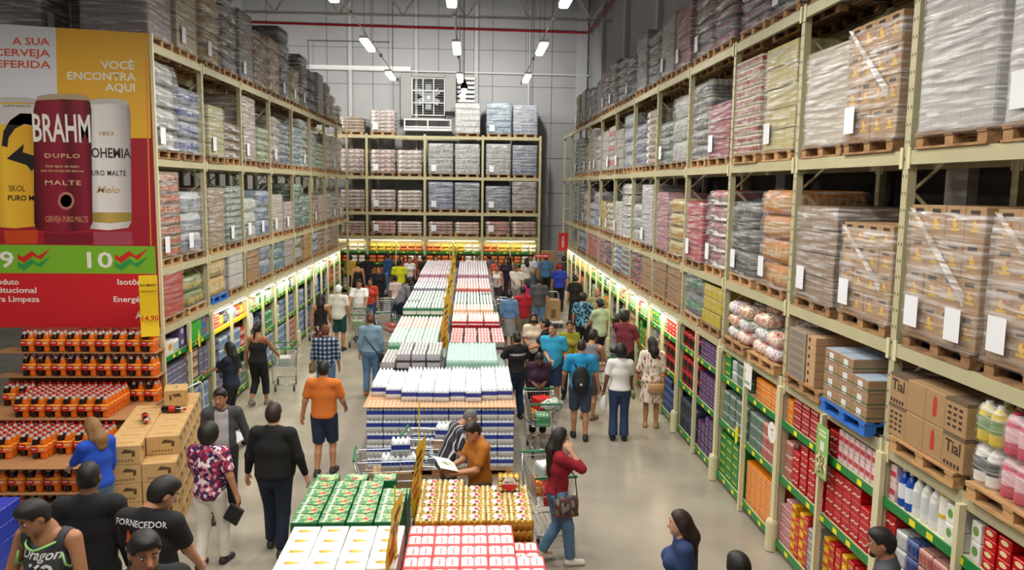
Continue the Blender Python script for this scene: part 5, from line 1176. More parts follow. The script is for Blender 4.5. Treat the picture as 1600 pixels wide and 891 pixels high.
# lit snack shelves along the rear wall
for i in range(4):
    w = BX[i+1]-BX[i]
    t = thing('snack_shelving', f'lit yellow-backed snack shelving under the rear rack, {nth(i+1)} bay from the banner side', 'shelving', (BX[i], Y_END, 0), 0, 'snack shelving bays along the rear wall')
    for z in (.2, .8, 1.35, 1.85):
        a = MB(); a.box((w/2, .35, z-.015), (w-.1, .6, .03), CREAM_LIT); s = put('shelf_board', a.mesh('shelf_board'), t)
        a = MB(); a.box((w/2, .03, z-.03), (w-.1, .02, .09), GREEN_RAIL)
        for q in range(4): a.quad([(w*(.15+.23*q), .018, z-.06), (w*(.15+.23*q)+.1, .018, z-.06), (w*(.15+.23*q)+.1, .018, z), (w*(.15+.23*q), .018, z)], RAIL_T)
        put('price_rail', a.mesh('price_rail'), t)
    a = MB(); a.box((w/2, .68, 1.3), (w-.08, .02, 2.3), plain('#e6dba6', .6)); put('back_panel', a.mesh('back_panel'), t)
    q = thing('shelf_light', f'bright tube over the rear snack shelves, {nth(i+1)} bay from the banner side', 'light', (BX[i]+w/2, Y_END+.08, 2.36), 0, 'tube lights over the shelves')
    a = MB(); a.box((0, 0, .02), (w-.3, .05, .03), HOUS); put('housing', a.mesh('housing'), q)
    a = MB(); a.box((0, 0, -.01), (w-.34, .035, .03), emit('#fff4c8', 1.6), b=.008); put('tube', a.mesh('tube'), q)
    area('shelf_light_glow', (BX[i]+w/2, Y_END-.02, 2.34), w-.3, .05, SHELF_W*1.0, (1, .9, .55), rot=(.5, 0, 0))
    for zi, (z, hm) in enumerate(((.2, .5), (.8, .45), (1.35, .4), (1.85, .36))):
        ks = [[('snack2', 3), ('snack3', 4)], [('snack2', 4), ('snack', 3)], [('snack2', 5), ('snack3', 2)], [('snack3', 7)] if i in (0,) else ([('snack', 4), ('snack2', 3)] if i == 1 else [('snack2', 2), ('snack', 3), ('snack3', 2)])][zi]
        fill_shelf(Y_END, 1, BX[i]+.06, BX[i+1]-.06, z, hm, ks, f'rear bay {nth(i+1)}, {nth(zi+1)} shelf up', 'snacks on the rear shelves', rz=0)
# ------------------------------------------------------------------ the beer banner on the rack end
YB = 13.40
def bq(u, v, lift=0): p = at(u, v, y=YB); return (p.x, YB-lift, p.z)
def poly(pts, mat, lift): return MB().quad([bq(u, v, lift) for u, v in pts][::-1], mat)
def grad(stops, u0, u1):
    m, N, L, b = newmat('printed_gradient'); b.inputs['Roughness'].default_value = .45
    tc = N.new('ShaderNodeTexCoord'); sp = N.new('ShaderNodeSeparateXYZ'); L.new(tc.outputs['Object'], sp.inputs[0])
    r = N.new('ShaderNodeMapRange'); r.inputs[1].default_value = bq(u0, 250)[0]; r.inputs[2].default_value = bq(u1, 250)[0]; L.new(sp.outputs[0], r.inputs[0])
    cr = N.new('ShaderNodeValToRGB')
    while len(cr.color_ramp.elements) < len(stops): cr.color_ramp.elements.new(.5)
    for i, (p, c) in enumerate(stops): cr.color_ramp.elements[i].position = p
    for i, (p, c) in enumerate(stops): cr.color_ramp.elements[i].color = (*lin(c), 1)
    L.new(r.outputs[0], cr.inputs[0]); L.new(cr.outputs[0], b.inputs['Base Color'])
    return m
t = thing('beer_banner', 'huge printed beer banner with three cans hung on the end of the rack', 'banner', (0, 0, 0))
xr, zt_ = bq(233, 52)[0], bq(233, 52)[2]; zb = bq(240, 512)[2]
a = MB(); a.box(((xr-9.2)/2, YB+.02, (zt_+zb)/2), (xr+9.2, .03, zt_-zb), plain('#b81f28', .5)); put('panel', a.mesh('panel'), t)
a = MB(); a.box((xr+.025, YB+.0, (zt_+zb)/2-.6), (.05, .05, zt_-zb+1.2), CREAM_LIT); put('frame_post', a.mesh('frame_post'), t)
PWHITE = plain('#e2e4ec', .5); PYEL = plain('#eab22e', .5); PRED = plain('#a31a2c', .5)
put('print_white', poly([(-120, 30), (87, 43), (92, 230), (92, 260), (-120, 260)], PWHITE, .002).mesh('w'), t)
put('print_yellow', poly([(87, 43), (232, 52), (236, 216), (92, 216)], PYEL, .0022).mesh('y'), t)
put('print_red', poly([(-120, 255), (92, 255), (92, 216), (236, 216), (242, 385), (-120, 381)], PRED, .0024).mesh('r'), t)
put('print_line', poly([(227, 90), (229, 90), (237, 384), (235, 384)], plain('#e8902c', .5), .004).mesh('l'), t)
put('green_strip', poly([(-120, 381), (242.5, 385), (244.5, 428), (-120, 426)], plain('#7cb82c', .5), .005).mesh('g'), t)
put('red_strip', poly([(-120, 426), (244.5, 428), (247, 512), (-120, 512)], plain('#d01f2a', .5), .005).mesh('rs'), t)
# printed cans (flat print)
def can(u0, u1, v0, v1, body, neck, lift, parts, nm):
    w = u1-u0
    c = thing_part(nm, t)
    prof = [(u0+w*.1, v0), (u0+w*.9, v0), (u0+w*.98, v0+10), (u1, v0+22), (u1+2, v1-14), (u1-3, v1-4), (u0+w*.5, v1), (u0+5, v1-3), (u0+1, v1-14), (u0, v0+22), (u0+w*.03, v0+10)]
    put('can_body', poly(prof, body, lift).mesh('can'), c)
    put('can_rim', poly([(u0+w*.08, v0), (u0+w*.3, v0-3), (u0+w*.7, v0-3), (u0+w*.92, v0), (u0+w*.96, v0+7), (u0+w*.5, v0+5), (u0+w*.04, v0+7)], neck, lift+.002).mesh('rim'), c)
    for nm2, pts, mt in parts: put(nm2, poly(pts, mt, lift+.003).mesh('p'), c)
    return c
def thing_part(nm, par):
    o = bpy.data.objects.new(nm, None); C.objects.link(o); o.parent = par
    return o
GW_ = grad([(0, '#a9a4a8'), (.25, '#efece9'), (.6, '#e3dfdd'), (.9, '#b5aeb0'), (1, '#8f8588')], 135, 207)
GY = grad([(0, '#b9902a'), (.3, '#f2c43a'), (.75, '#e0a92c'), (1, '#a87a20')], -18, 64)
GR = grad([(0, '#3f0c16'), (.15, '#7d1626'), (.45, '#93203a'), (.6, '#5f101e'), (.85, '#8f2036'), (1, '#4a0d18')], 53, 145)
GB = grad([(0, '#8f7a3a'), (.4, '#c9ad5a'), (1, '#8a7434')], 138, 207)
SIL = plain('#c7c2bd', .4); BLK = plain('#1b1b1d', .5)
w_ = can(133, 204, 157, 360, GW_, SIL, .006, [('gold_band', [(138, 332), (206, 332), (206, 345), (172, 349), (138, 346)], GB)], 'white_can')
y_ = can(-18, 64, 155, 357, GY, SIL, .006, [('silver_neck', [(-17, 163), (62, 163), (62, 196), (-17, 194)], plain('#d5d2d2', .4)), ('arrow', [(3, 228), (6, 205), (16, 188), (32, 177), (50, 178), (63, 186), (63, 205), (52, 196), (38, 194), (24, 201), (14, 215), (12, 230)], BLK), ('arrow_head', [(11, 248), (38, 225), (36, 238), (56, 244), (60, 226), (63, 222), (63, 258), (54, 262), (50, 268), (42, 258)], BLK)], 'yellow_can')
r_ = can(53, 143, 150, 362, GR, plain('#b8a58a', .4), .011, [('medallion', [(104+13*math.cos(k*PI/8), 314+14*math.sin(k*PI/8)) for k in range(16)], plain('#b87a6a', .5)), ('medallion_core', [(104+9*math.cos(k*PI/8), 314+10*math.sin(k*PI/8)) for k in range(16)], plain('#6f1524', .5))], 'red_can')
put('reflection_print', poly([(6, 360), (60, 360), (58, 381), (8, 381)], plain('#c8461e', .5), .004).mesh('a'), t); put('reflection_print', poly([(68, 364), (145, 364), (144, 382), (70, 381)], plain('#7d1426', .5), .0042).mesh('a'), t); put('reflection_print', poly([(146, 362), (206, 362), (208, 383), (147, 383)], plain('#a8485a', .5), .004).mesh('a'), t)
def words(s, u, v, hpx, mat, lift, par=None, align='CENTER', spacing=1.0, wpx=None, shear=0):
    p = bq(u, v, lift); size = hpx/.69*(bq(u, v)[2]-bq(u, v+1)[2])
    me = text_mesh(s, round(size, 4), mat, True, align, spacing, shear)
    o = put('printed_words', me, par or t, p, (PI/2, 0, 0))
    if wpx:
        xs_ = [q.co.x for q in me.vertices]; o.scale = ((bq(u+wpx, v)[0]-bq(u, v)[0])/(max(xs_)-min(xs_)), 1, 1)
    return o
ORG = plain('#d9552c', .5); LW_ = plain('#f2efe6', .5); TAN = plain('#d9b48a', .5); DG = plain('#3a3536', .5)
words('A SUA', 77, 66, 11, ORG, .004, align='RIGHT', wpx=58); words('CERVEJA', 78, 84, 11, ORG, .004, align='RIGHT', wpx=88); words('PREFERIDA', 79, 102, 11, ORG, .004, align='RIGHT', wpx=110)
words('VOC\u00ca', 210, 103, 12, LW_, .004, align='RIGHT', wpx=52); words('ENCONTRA', 212, 121, 12, LW_, .004, align='RIGHT', wpx=106); words('AQUI', 212, 138, 12, LW_, .004, align='RIGHT', wpx=46)
words('BRAHM', 97, 203, 42, LW_, .015, r_, wpx=90); words('DUPLO', 98, 244, 6.5, TAN, .015, r_, wpx=55, spacing=1.2); words('MALTE', 99, 286, 7, TAN, .015, r_, wpx=56, spacing=1.2)
words('Dois tipos de malte', 98, 260, 3.6, TAN, .015, r_, wpx=52); words('para uma cerveja mais saborosa', 98, 267, 3.4, TAN, .015, r_, wpx=66); words('CERVEJA PURO MALTE', 105, 343, 9, plain('#c98a6a', .5), .015, r_, wpx=66)
words('BOHEMIA', 169, 240, 15, DG, .010, w_, wpx=70); words('PURO MALTE', 168, 271, 8, DG, .010, w_, wpx=58, spacing=1.15); words('1853', 166, 209, 6, plain('#b59a5a', .5), .010, w_, wpx=22); words('Melo', 168, 297, 10, plain('#c9a97a', .5), .010, w_, wpx=36, shear=.3)
words('SKOL', 27, 295, 9, plain('#7a5a1c', .5), .010, y_, wpx=26); words('PURO MALTE', 46, 310, 8, BLK, .010, y_, wpx=66); words('ACEPTE PADRONS', 27, 166, 3, DG, .010, y_, wpx=44)
words('09', 23, 407, 24, LW_, .007, align='RIGHT', wpx=46); words('10', 177, 408, 24, LW_, .007, align='RIGHT', wpx=40)
words('Produto', 30, 441, 8.5, LW_, .007, align='RIGHT', wpx=46); words('Institucional', 58, 454, 8.5, LW_, .007, align='RIGHT', wpx=80); words('para Limpeza', 62, 468, 8.5, LW_, .007, align='RIGHT', wpx=78)
words('Isot\u00f4nico', 183, 441, 8.5, LW_, .007, align='LEFT', wpx=56); words('Energ\u00e9tico', 177, 468, 8.5, LW_, .007, align='LEFT', wpx=64); words('\u00c1gua', 212, 494, 8.5, LW_, .007, align='LEFT', wpx=30)
for du in (0, 152):
    for dv, mt in ((0, plain('#cf2a22', .5)), (12, plain('#2f9a4a', .5))):
        z = [(28, 397), (35, 402), (50, 392), (60, 400), (80, 388), (64, 406), (52, 400), (38, 411), (28, 405)]
        put('printed_zigzag', poly([(u+du, v+dv) for u, v in z], mt, .008).mesh('z'), t)
# ------------------------------------------------------------------ yellow price sheets
def price_sheet(label, u, v0, v1, y, ang, pole=None, wd=.5, txt=None, group='yellow price sheets over the island'):
    p = at(u, v0, y=y); h = p.z-at(u, v1, y=y).z
    t = thing('price_sign', label, 'price sign', (p.x, y, p.z-h), ang, group)
    n = 8; vs = []; fs = []
    for j in range(n+1):
        for i in range(2): vs.append(((i-.5)*wd, .03*math.sin(j/n*5)+.012*i, h*j/n))
    for j in range(n): fs.append((2*j, 2*j+1, 2*j+3, 2*j+2))
    a = MB(); a.add(vs, fs, plain('#ecc81a', .55)); a.add([(x, q+.003, z) for x, q, z in vs], [f[::-1] for f in fs], plain('#ecc81a', .55)); put('sheet', a.mesh('sheet', True), t)
    a = MB(); rnd = random.Random(int(u))
    if txt is None:
        for s in (-1, 1):
            for k in range(7):
                z = h*(.12+.11*k); x = rnd.uniform(-.3, .1)*wd; mt = plain('#c0281c', .5) if k < 4 else BLACK; q = s*.012+.03*math.sin((z/h)*5)+.006
                a.quad([(x-.1*wd, q, z), (x+.35*wd, q, z+.05), (x+.35*wd, q, z+.1), (x-.1*wd, q, z+.06)], mt)
        put('handwriting', a.mesh('handwriting'), t)
    else:
        for s, z, sz, mt in txt: put('lettering', text_mesh(s, sz, mt), t, (0, -.032, h*z), (PI/2, 0, 0))
    if pole:
        a = MB(); a.tube([(0, 0, pole[0]-t.location.z), (0, 0, pole[1]-t.location.z)], .008, plain('#d9c42a', .5), 6); put('pole', a.mesh('pole'), t)
    return t
price_sheet('yellow price sheet at the near end, between white and red beer cases', 617, 782, 905, 7.5, 1.42, (1.15, 1.9))
price_sheet('yellow price sheet on its pole behind the green and gold beer packs', 655, 690, 800, 9.1, 1.38, (1.1, 2.3))
price_sheet('tall yellow price sheet over the middle of the island by the red trays', 697, 462, 552, 17.2, 1.36, (1.3, 3.0), .62)
price_sheet('yellow price sheet over the peach drink packs of the island', 703, 430, 492, 20.3, 1.36, (1.35, 3.1), .62)
price_sheet('yellow price sheet over the dark green soda packs', 707, 405, 455, 23.0, 1.4, (1.4, 3.2), .6)
price_sheet('last yellow price sheet over the pink soda packs', 711, 388, 424, 26.0, 1.4, (1.5, 3.3), .6)
price_sheet('yellow price sheet reading 14,90 hung beside the banner', 231, 430, 526, 12.9, .35, None, .27, [('14,90', .3, .12, plain('#c0281c', .5)), ('KIT MANU', .84, .05, BLACK), ('COCA+FANTA', .74, .035, BLACK)], 'price sheets by the banner')
# round and leaflet shelf signs
def shelf_sign(label, x, y, z, shape, sz, mats, rz):
    t = thing('shelf_sign', label, 'sign', (x, y, z), rz)
    a = MB()
    if shape == 'disc':
        a.lathe([(sz, -.002), (sz, .002)], WHITE, 28, M=Matrix.Rotation(PI/2, 4, 'X'))
    elif shape == 'sheet': a.box((0, 0, 0), (sz[0], .006, sz[1]), mats[0])
    put('board', a.mesh('board'), t)
    a = MB()
    if shape == 'disc':
        for k, (x0, z0, w0, h0) in enumerate(((-.05, .03, .06, .05), (.03, .04, .05, .04), (-.02, -.05, .1, .03))): a.quad([(x0*sz*5, -.003, z0*sz*5), ((x0+w0)*sz*5, -.003, z0*sz*5), ((x0+w0)*sz*5, -.003, (z0+h0)*sz*5), (x0*sz*5, -.003, (z0+h0)*sz*5)], mats[k % len(mats)])
    else:
        w, h = sz
        if len(mats) > 3:
            a.quad([(-w*.42, -.004, -h*.45), (w*.42, -.004, -h*.45), (w*.42, -.004, -h*.05), (-w*.42, -.004, -h*.05)], mats[1]); a.quad([(-w*.15, -.0045, h*.02), (w*.2, -.0045, h*.02), (w*.2, -.0045, h*.2), (-w*.15, -.0045, h*.2)], mats[2])
            for k in range(2): a.quad([(-w*.3, -.0045, h*(.3+.08*k)), (w*.3, -.0045, h*(.3+.08*k)), (w*.3, -.0045, h*(.34+.08*k)), (-w*.3, -.0045, h*(.34+.08*k))], mats[3])
        else:
            a.quad([(-w*.3, -.004, -h*.35), (w*.3, -.004, -h*.35), (w*.3, -.004, -h*.22), (-w*.3, -.004, -h*.22)], mats[1]); a.disc((-w*.3, -.004, h*.2), w*.09, mats[2], 10, 'y'); a.disc((-w*.32, -.004, -h*.15), w*.07, mats[2], 10, 'y')
    put('print', a.mesh('print'), t)
GRS, RDS = plain('#7fae8c', .5), plain('#d0404a', .5)
FOOD = patterned(('#6f9a3a', '#dcd4b0', '#e8e2d0', '#8a5a2c'), (30, 30, 30), 'vor', .5)
p = at(1168, 588, x=XR-.06); shelf_sign('white shelf sign with red berries above the grey-green cans', p.x, p.y, p.z, 'sheet', (.34, .34), [WHITE, GRS, RDS], -PI/2)
p = at(1206, 676, x=XR-.06); shelf_sign('round white sign hanging in front of the dusty pink cans', p.x, p.y, p.z, 'disc', .14, [GRS, RDS, plain('#b9bdb4', .5)], -PI/2)
p = at(1284, 706, x=XR-.08); shelf_sign('green hanging leaflet with a food photo by the red cola packs', p.x, p.y, p.z, 'sheet', (.3, .6), [plain('#8fc06a', .5), FOOD, plain('#e9e6da', .5), plain('#e6efd8', .5)], -PI/2)
p = at(392, 502, x=XL+.06); shelf_sign('round white shelf sign nearest the banner', p.x, p.y, p.z, 'disc', .2, [plain('#c9cdd2', .5)], PI/2)
p = at(494, 437, x=XL+.06); shelf_sign('round white sign with a red centre further along the banner side', p.x, p.y, p.z, 'disc', .22, [RDS, RDS, RDS], PI/2)
def tagm(lb, u, v, xf, dx):
    p = at(u, v, x=xf+dx); a = MB(); q = dx
    a.box((0, 0, 0), (.008, .1, .2), YELLOW); a.disc((q*.12, 0, -.1), .055, YELLOW, 12, 'x'); a.box((0, 0, .13), (.006, .02, .1), WHITE)
    tag(put('shelf_tag', a.mesh('tag'), None, p), lb, 'price tag', 'yellow hanging shelf tags')
tagm('yellow hanging tag in front of the green lettered cartons', 1151, 678, XR, -.06)
tagm('yellow hanging tag on the first banner-side bay, nearer one', 297, 538, XL, .06); tagm('yellow hanging tag on the first banner-side bay, farther one', 311, 530, XL, .06)
tagm('yellow hanging tag by the red crates', 1055, 588, XR, -.06)
# red column signs at the far corner
RS_ = plain('#c9222a', .5)
p = at(880, 378, y=33.5); t = thing('red_sign', 'tall red sign with white lettering hung at the end of the side-wall rack', 'sign', (p.x, 33.5, p.z)); a = MB(); a.box((0, 0, 0), (.4, .03, .75), RS_); put('board', a.mesh('board'), t); put('lettering', text_mesh('OFERTA', .13, WHITE), t, (0, -.018, 0), (PI/2, -PI/2, 0))
a = MB(); a.tube([(0, 0, .37), (0, 0, 1.4)], .012, WHITE, 6); a.tube([(0, 0, 1.4), (.35, .0, 1.4)], .012, WHITE, 6); put('hanger', a.mesh('hanger'), t)
p = at(846, 400, y=31); t = thing('red_sign', 'small red board with white lettering over the crowd near the rear wall', 'sign', (p.x, 31, p.z)); a = MB(); a.box((0, 0, 0), (.56, .03, .17), RS_); put('board', a.mesh('board'), t); put('lettering', text_mesh('AMERICANO', .085, WHITE), t, (0, -.018, 0), (PI/2, 0, 0))
a = MB(); a.tube([(0, 0, -.08), (0, 0, -p.z+.02)], .012, STEEL, 6); a.box((0, 0, -p.z+.012), (.25, .2, .02), STEEL); put('stand', a.mesh('stand'), t)
for lb, u, v, xf, dx in (('red banner strip on the far banner-side shelf post', 515, 424, XL, .05),):
    p = at(u, v, x=xf+dx); a = MB(); a.box((0, 0, 0), (.02, .35, .8), RS_); a.quad([(.011, -.05, -.3), (.011, .05, -.3), (.011, .05, .3), (.011, -.05, .3)], WHITE); tag(put('red_sign', a.mesh('strip'), None, p), lb, 'sign')
p = at(838, 383, y=34.4)
a = MB(); a.box((0, 0, .35), (.62, .6, .7), KRAFT, b=.01); tag(put('carton', a.mesh('carton'), None, (p.x+.6, 34.9, 2.0-.7)), 'big brown carton on a stand by the rear corner', 'carton')
a = MB(); a.box((0, 0, .65), (.7, .65, 1.28), plain('#8c8a84', .7), b=.01); tag(put('stand_box', a.mesh('stand'), None, (p.x+.6, 34.9, 0)), 'grey stand carrying the big carton by the rear corner', 'stand')
# ------------------------------------------------------------------ trolleys
def cart_meshes():
    WIRE = plain('#c9ccd0', .3, .8); GRN = plain('#1f7a4a', .4)
    a = MB(); top, bot = (.56, .9, 1.0), (.44, .66, .56)
    def pt(sx, sy, f): return (sx*(bot[0]+(top[0]-bot[0])*f)/2, sy*(bot[1]+(top[1]-bot[1])*f)/2-(.0), bot[2]+(top[2]-bot[2])*f)
    for f in (0, .33, .66, 1):
        P = [pt(-1, -1, f), pt(1, -1, f), pt(1, 1, f), pt(-1, 1, f), pt(-1, -1, f)]; a.tube(P, .007 if f in (0, 1) else .0035, WIRE, 4, cap=False)
    for i in range(11):
        q = -1+2*i/10
        for sy in (-1, 1): a.tube([pt(q, sy, 0), pt(q, sy, 1)], .003, WIRE, 4, cap=False)
    for i in range(15):
        q = -1+2*i/14
        for sx in (-1, 1): a.tube([pt(sx, q, 0), pt(sx, q, 1)], .003, WIRE, 4, cap=False)
        a.tube([pt(-1, q, 0), pt(1, q, 0)], .003, WIRE, 4, cap=False)
    for i in range(5): q = -1+i*.5; a.tube([pt(q, -1, 0), pt(q, 1, 0)], .003, WIRE, 4, cap=False)
    basket = a.mesh('basket')
    a = MB()
    for sx in (-1, 1):
        a.tube([(sx*.28, .5, 1.04), (sx*.27, .4, .55), (sx*.25, .38, .2), (sx*.22, -.42, .16)], .013, STEEL, 6)
        a.tube([(sx*.22, -.33, .56), (sx*.25, .36, .5)], .01, STEEL, 6)
    for y in (-.42, .38): a.tube([(-.23, y, .17), (.23, y, .17)], .011, STEEL, 6)
    for i in range(7): a.tube([(-.21+.07*i, -.42, .18), (-.21+.07*i, .38, .2)], .004, STEEL, 4)
    frame = a.mesh('frame', True)
    a = MB(); a.tube([(-.3, .5, 1.04), (.3, .5, 1.04)], .018, GRN, 8); handle = a.mesh('handle', True)
    a = MB(); a.box((0, -.46, 1.0), (.57, .03, .03), GRN); bumper = a.mesh('bumper')
    a = MB(); a.lathe([(.02, -.018), (.062, -.018), (.066, 0), (.062, .018), (.02, .018)], DARKRUB, 14, M=Matrix.Translation((0, 0, .066)) @ Matrix.Rotation(PI/2, 4, 'Y')); a.box((0, .0, .11), (.05, .03, .09), STEEL); wheel = a.mesh('wheel')
    return basket, frame, handle, bumper, wheel
CM = cart_meshes()
def cart(label, loc, rz):
    t = thing('shopping_trolley', label, 'trolley', (*loc, 0), rz, 'wire shopping trolleys')
    put('basket', CM[0], t); put('frame', CM[1], t); put('handle', CM[2], t); put('bumper', CM[3], t)
    for sx in (-1, 1):
        for y in (-.36, .36): put('wheel', CM[4], t, (sx*.21, y, 0))
    return t
def incart(c, key, lb, x, y, z, rz=0, me=None, name=None, cat='groceries'):
    M = Matrix.Translation(c.location) @ Matrix.Rotation(c.rotation_euler[2], 4, 'Z'); p = M @ Vector((x, y, z))
    return tag(put(name or PR[key][4], me or PR[key][0], None, p, (0, 0, c.rotation_euler[2]+rz)), lb, cat)
c = cart('wire trolley pushed by the woman in the purple top beside the water wall', (1.30, 14.1), 0.06)
incart(c, 'orpk', 'orange bag of groceries in the purple-top woman\'s trolley', -.05, .05, .575, .3); incart(c, 'grpk', 'green pack in the purple-top woman\'s trolley', -.03, -.24, .575, 1.5); incart(c, 'whpk', 'white pack with dark bottles in the purple-top woman\'s trolley', .03, .29, .575, 1.57)
incart(c, 'rbox', 'red packet on top of the groceries in the purple-top woman\'s trolley', .0, .05, .8, .4)
incart(c, None, 'pale plastic bag hanging in the purple-top woman\'s trolley', .16, -.02, .79, .4, BAGME[2], 'plastic_bag', 'bag')
c = cart('wire trolley full of snacks beside the phone woman and the gold packs', (1.08, 10.55), .12)
incart(c, 'orpk', 'orange packet in the trolley beside the phone woman', -.06, .1, .575); incart(c, 'rbox', 'red box in the trolley beside the phone woman', .02, -.22, .575, 1.5); incart(c, 'whpk', 'white packet upright in the trolley beside the phone woman', -.0, .1, .8, .2)
c = cart('wire trolley loaded with water packs in front of the water wall', (-1.12, 11.0), -1.48+PI)
for i, (x, y, z) in enumerate(((-.02, -.28, .8), (-.02, .0, .8), (.0, -.14, 1.02))): tag(put('water_pack', ME_WATER, None, c.matrix_basis @ Vector((x, y, z)), (0, 0, c.rotation_euler[2]+PI/2)), f'clear water pack riding in the loaded trolley, {("handle end", "middle", "topmost")[i]}', 'water pack', 'water packs in the loaded trolley')
a = MB(); a.box((0, 0, .11), (.36, .56, .22), KRAFT, b=.006); incart(c, None, 'brown carton filling the bottom of the loaded trolley', .0, -.02, .575, 0, a.mesh('carton'), 'carton', 'carton')
c2 = c
c = cart('second loaded trolley with eggs and cans, by the striped-shirt man', (-.52, 11.95), 1.45)
for i, (k, x, y, z, lb) in enumerate((('whitecan', 0, -.22, .575, 'white can pack in the trolley by the striped-shirt man'), ('greycan', 0, .02, .575, 'grey can pack in the trolley by the striped-shirt man'), ('brpk', 0, -.1, .75, 'brown egg pack in the trolley by the striped-shirt man'))): incart(c, k, lb, x, y, z, 1.57)
tag(put('water_pack', ME_WATER, None, c.matrix_basis @ Vector((0, -.1, .952)), (0, 0, c.rotation_euler[2])), 'clear water pack topping the trolley by the striped-shirt man', 'water pack')
c = cart('wire trolley of the woman in the black strappy top', tuple(at(447, 606, z=0))[:2], PI+.15); incart(c, 'whpk', 'pale bag in the black-top woman\'s trolley', 0, .1, .575)
c = cart('wire trolley of the long-haired woman in the patterned skirt', tuple(at(500, 535, z=0))[:2], PI+.5)
c = cart('wire trolley pushed towards the camera by the man in the white T-shirt', tuple(at(562, 540, z=0))[:2], -.1); incart(c, 'snack', 'yellow bags in the white T-shirt man\'s trolley', 0, 0, .575); incart(c, 'lgpk', 'green pack in the white T-shirt man\'s trolley', 0, -.2, .575, 1.5)
c = cart('wire trolley carrying red can trays beside the island', tuple(at(612, 548, z=0))[:2], .55); incart(c, 'rdpk', 'red can tray in the trolley beside the island', 0, .13, .575, 1.57); incart(c, 'rdpk', 'second red can tray in the trolley beside the island', 0, -.17, .575, 1.57)
c = cart('empty wire trolley behind the woman in the red top', tuple(at(596, 514, z=0))[:2], 1.6)
c = cart('wire trolley of the couple in front of the rear shelves', tuple(at(634, 486, z=0))[:2], 1.2)
c = cart('wire trolley of the two women in white beside the island', tuple(at(797, 512, z=0))[:2], 1.4); incart(c, 'snack', 'yellow bags in the trolley of the women in white', 0, 0, .575)
c = cart('wire trolley of the man in the grey shirt near the side-wall shelves', tuple(at(934, 618, z=0))[:2], .25); incart(c, 'brpk', 'brown pack in the grey-shirt man\'s trolley', 0, 0, .575)
c = cart('wire trolley by the rear shelves and the yellow shirt', tuple(at(578, 462, z=0))[:2], 1.5)
# flat trolleys
def flat_cart(label, x, y, rz, hh=1.15):
    t = thing('platform_trolley', label, 'trolley', (x, y, 0), rz, 'platform trolleys'); WP = plain('#dcdfe2', .4)
    a = MB(); a.box((0, 0, .2), (.6, .95, .05), WP, b=.01); put('platform', a.mesh('platform'), t)
    a = MB(); a.tube([(-.27, .45, .2), (-.27, .47, hh-.08), (-.2, .47, hh), (.2, .47, hh), (.27, .47, hh-.08), (.27, .45, .2)], .016, WP, 8); put('handle', a.mesh('handle', True), t)
    for sx in (-1, 1):
        for y_ in (-.36, .36): put('wheel', CM[4], t, (sx*.22, y_, .0))
    return t
p = at(864, 510, z=0); t = flat_cart('platform trolley carrying a tall brown carton behind the grey T-shirt man', p.x, p.y, .1)
a = MB(); a.box((0, 0, .36), (.5, .45, .72), KRAFT, b=.01); a.quad([(-.08, -.2265, .1), (.08, -.2265, .1), (.08, -.2265, .4), (-.08, -.2265, .4)], KRAFT_D); tag(put('carton', a.mesh('carton'), None, (p.x-.04, p.y, .226), (0, 0, .1)), 'tall brown carton standing on the platform trolley', 'carton')
flat_cart('platform trolley with tall white handle behind the brown carton stack', -4.55, 14.35, 1.35, 1.15)
# corner of a blue beer pallet at the bottom corner of the picture
BLP = boxpack(.4, .27, .2, '#2a3fae', '#d9dcf0', 'text'); 
block_pallet(-6.32, -5.48, 8.6, 9.7, 'wooden pallet under the blue beer cases')
for k in range(4):
    for i in range(2):
        for j in range(4): pk('blue_beer_case', BLP, (-6.11+.405*i, 8.76+.272*j, PH+.2*k), f'blue beer case by the tank-top man, {nth(k+1)} layer, {nth(i+1)} along, {nth(j+1)} deep', 'beer case', 'blue beer cases')
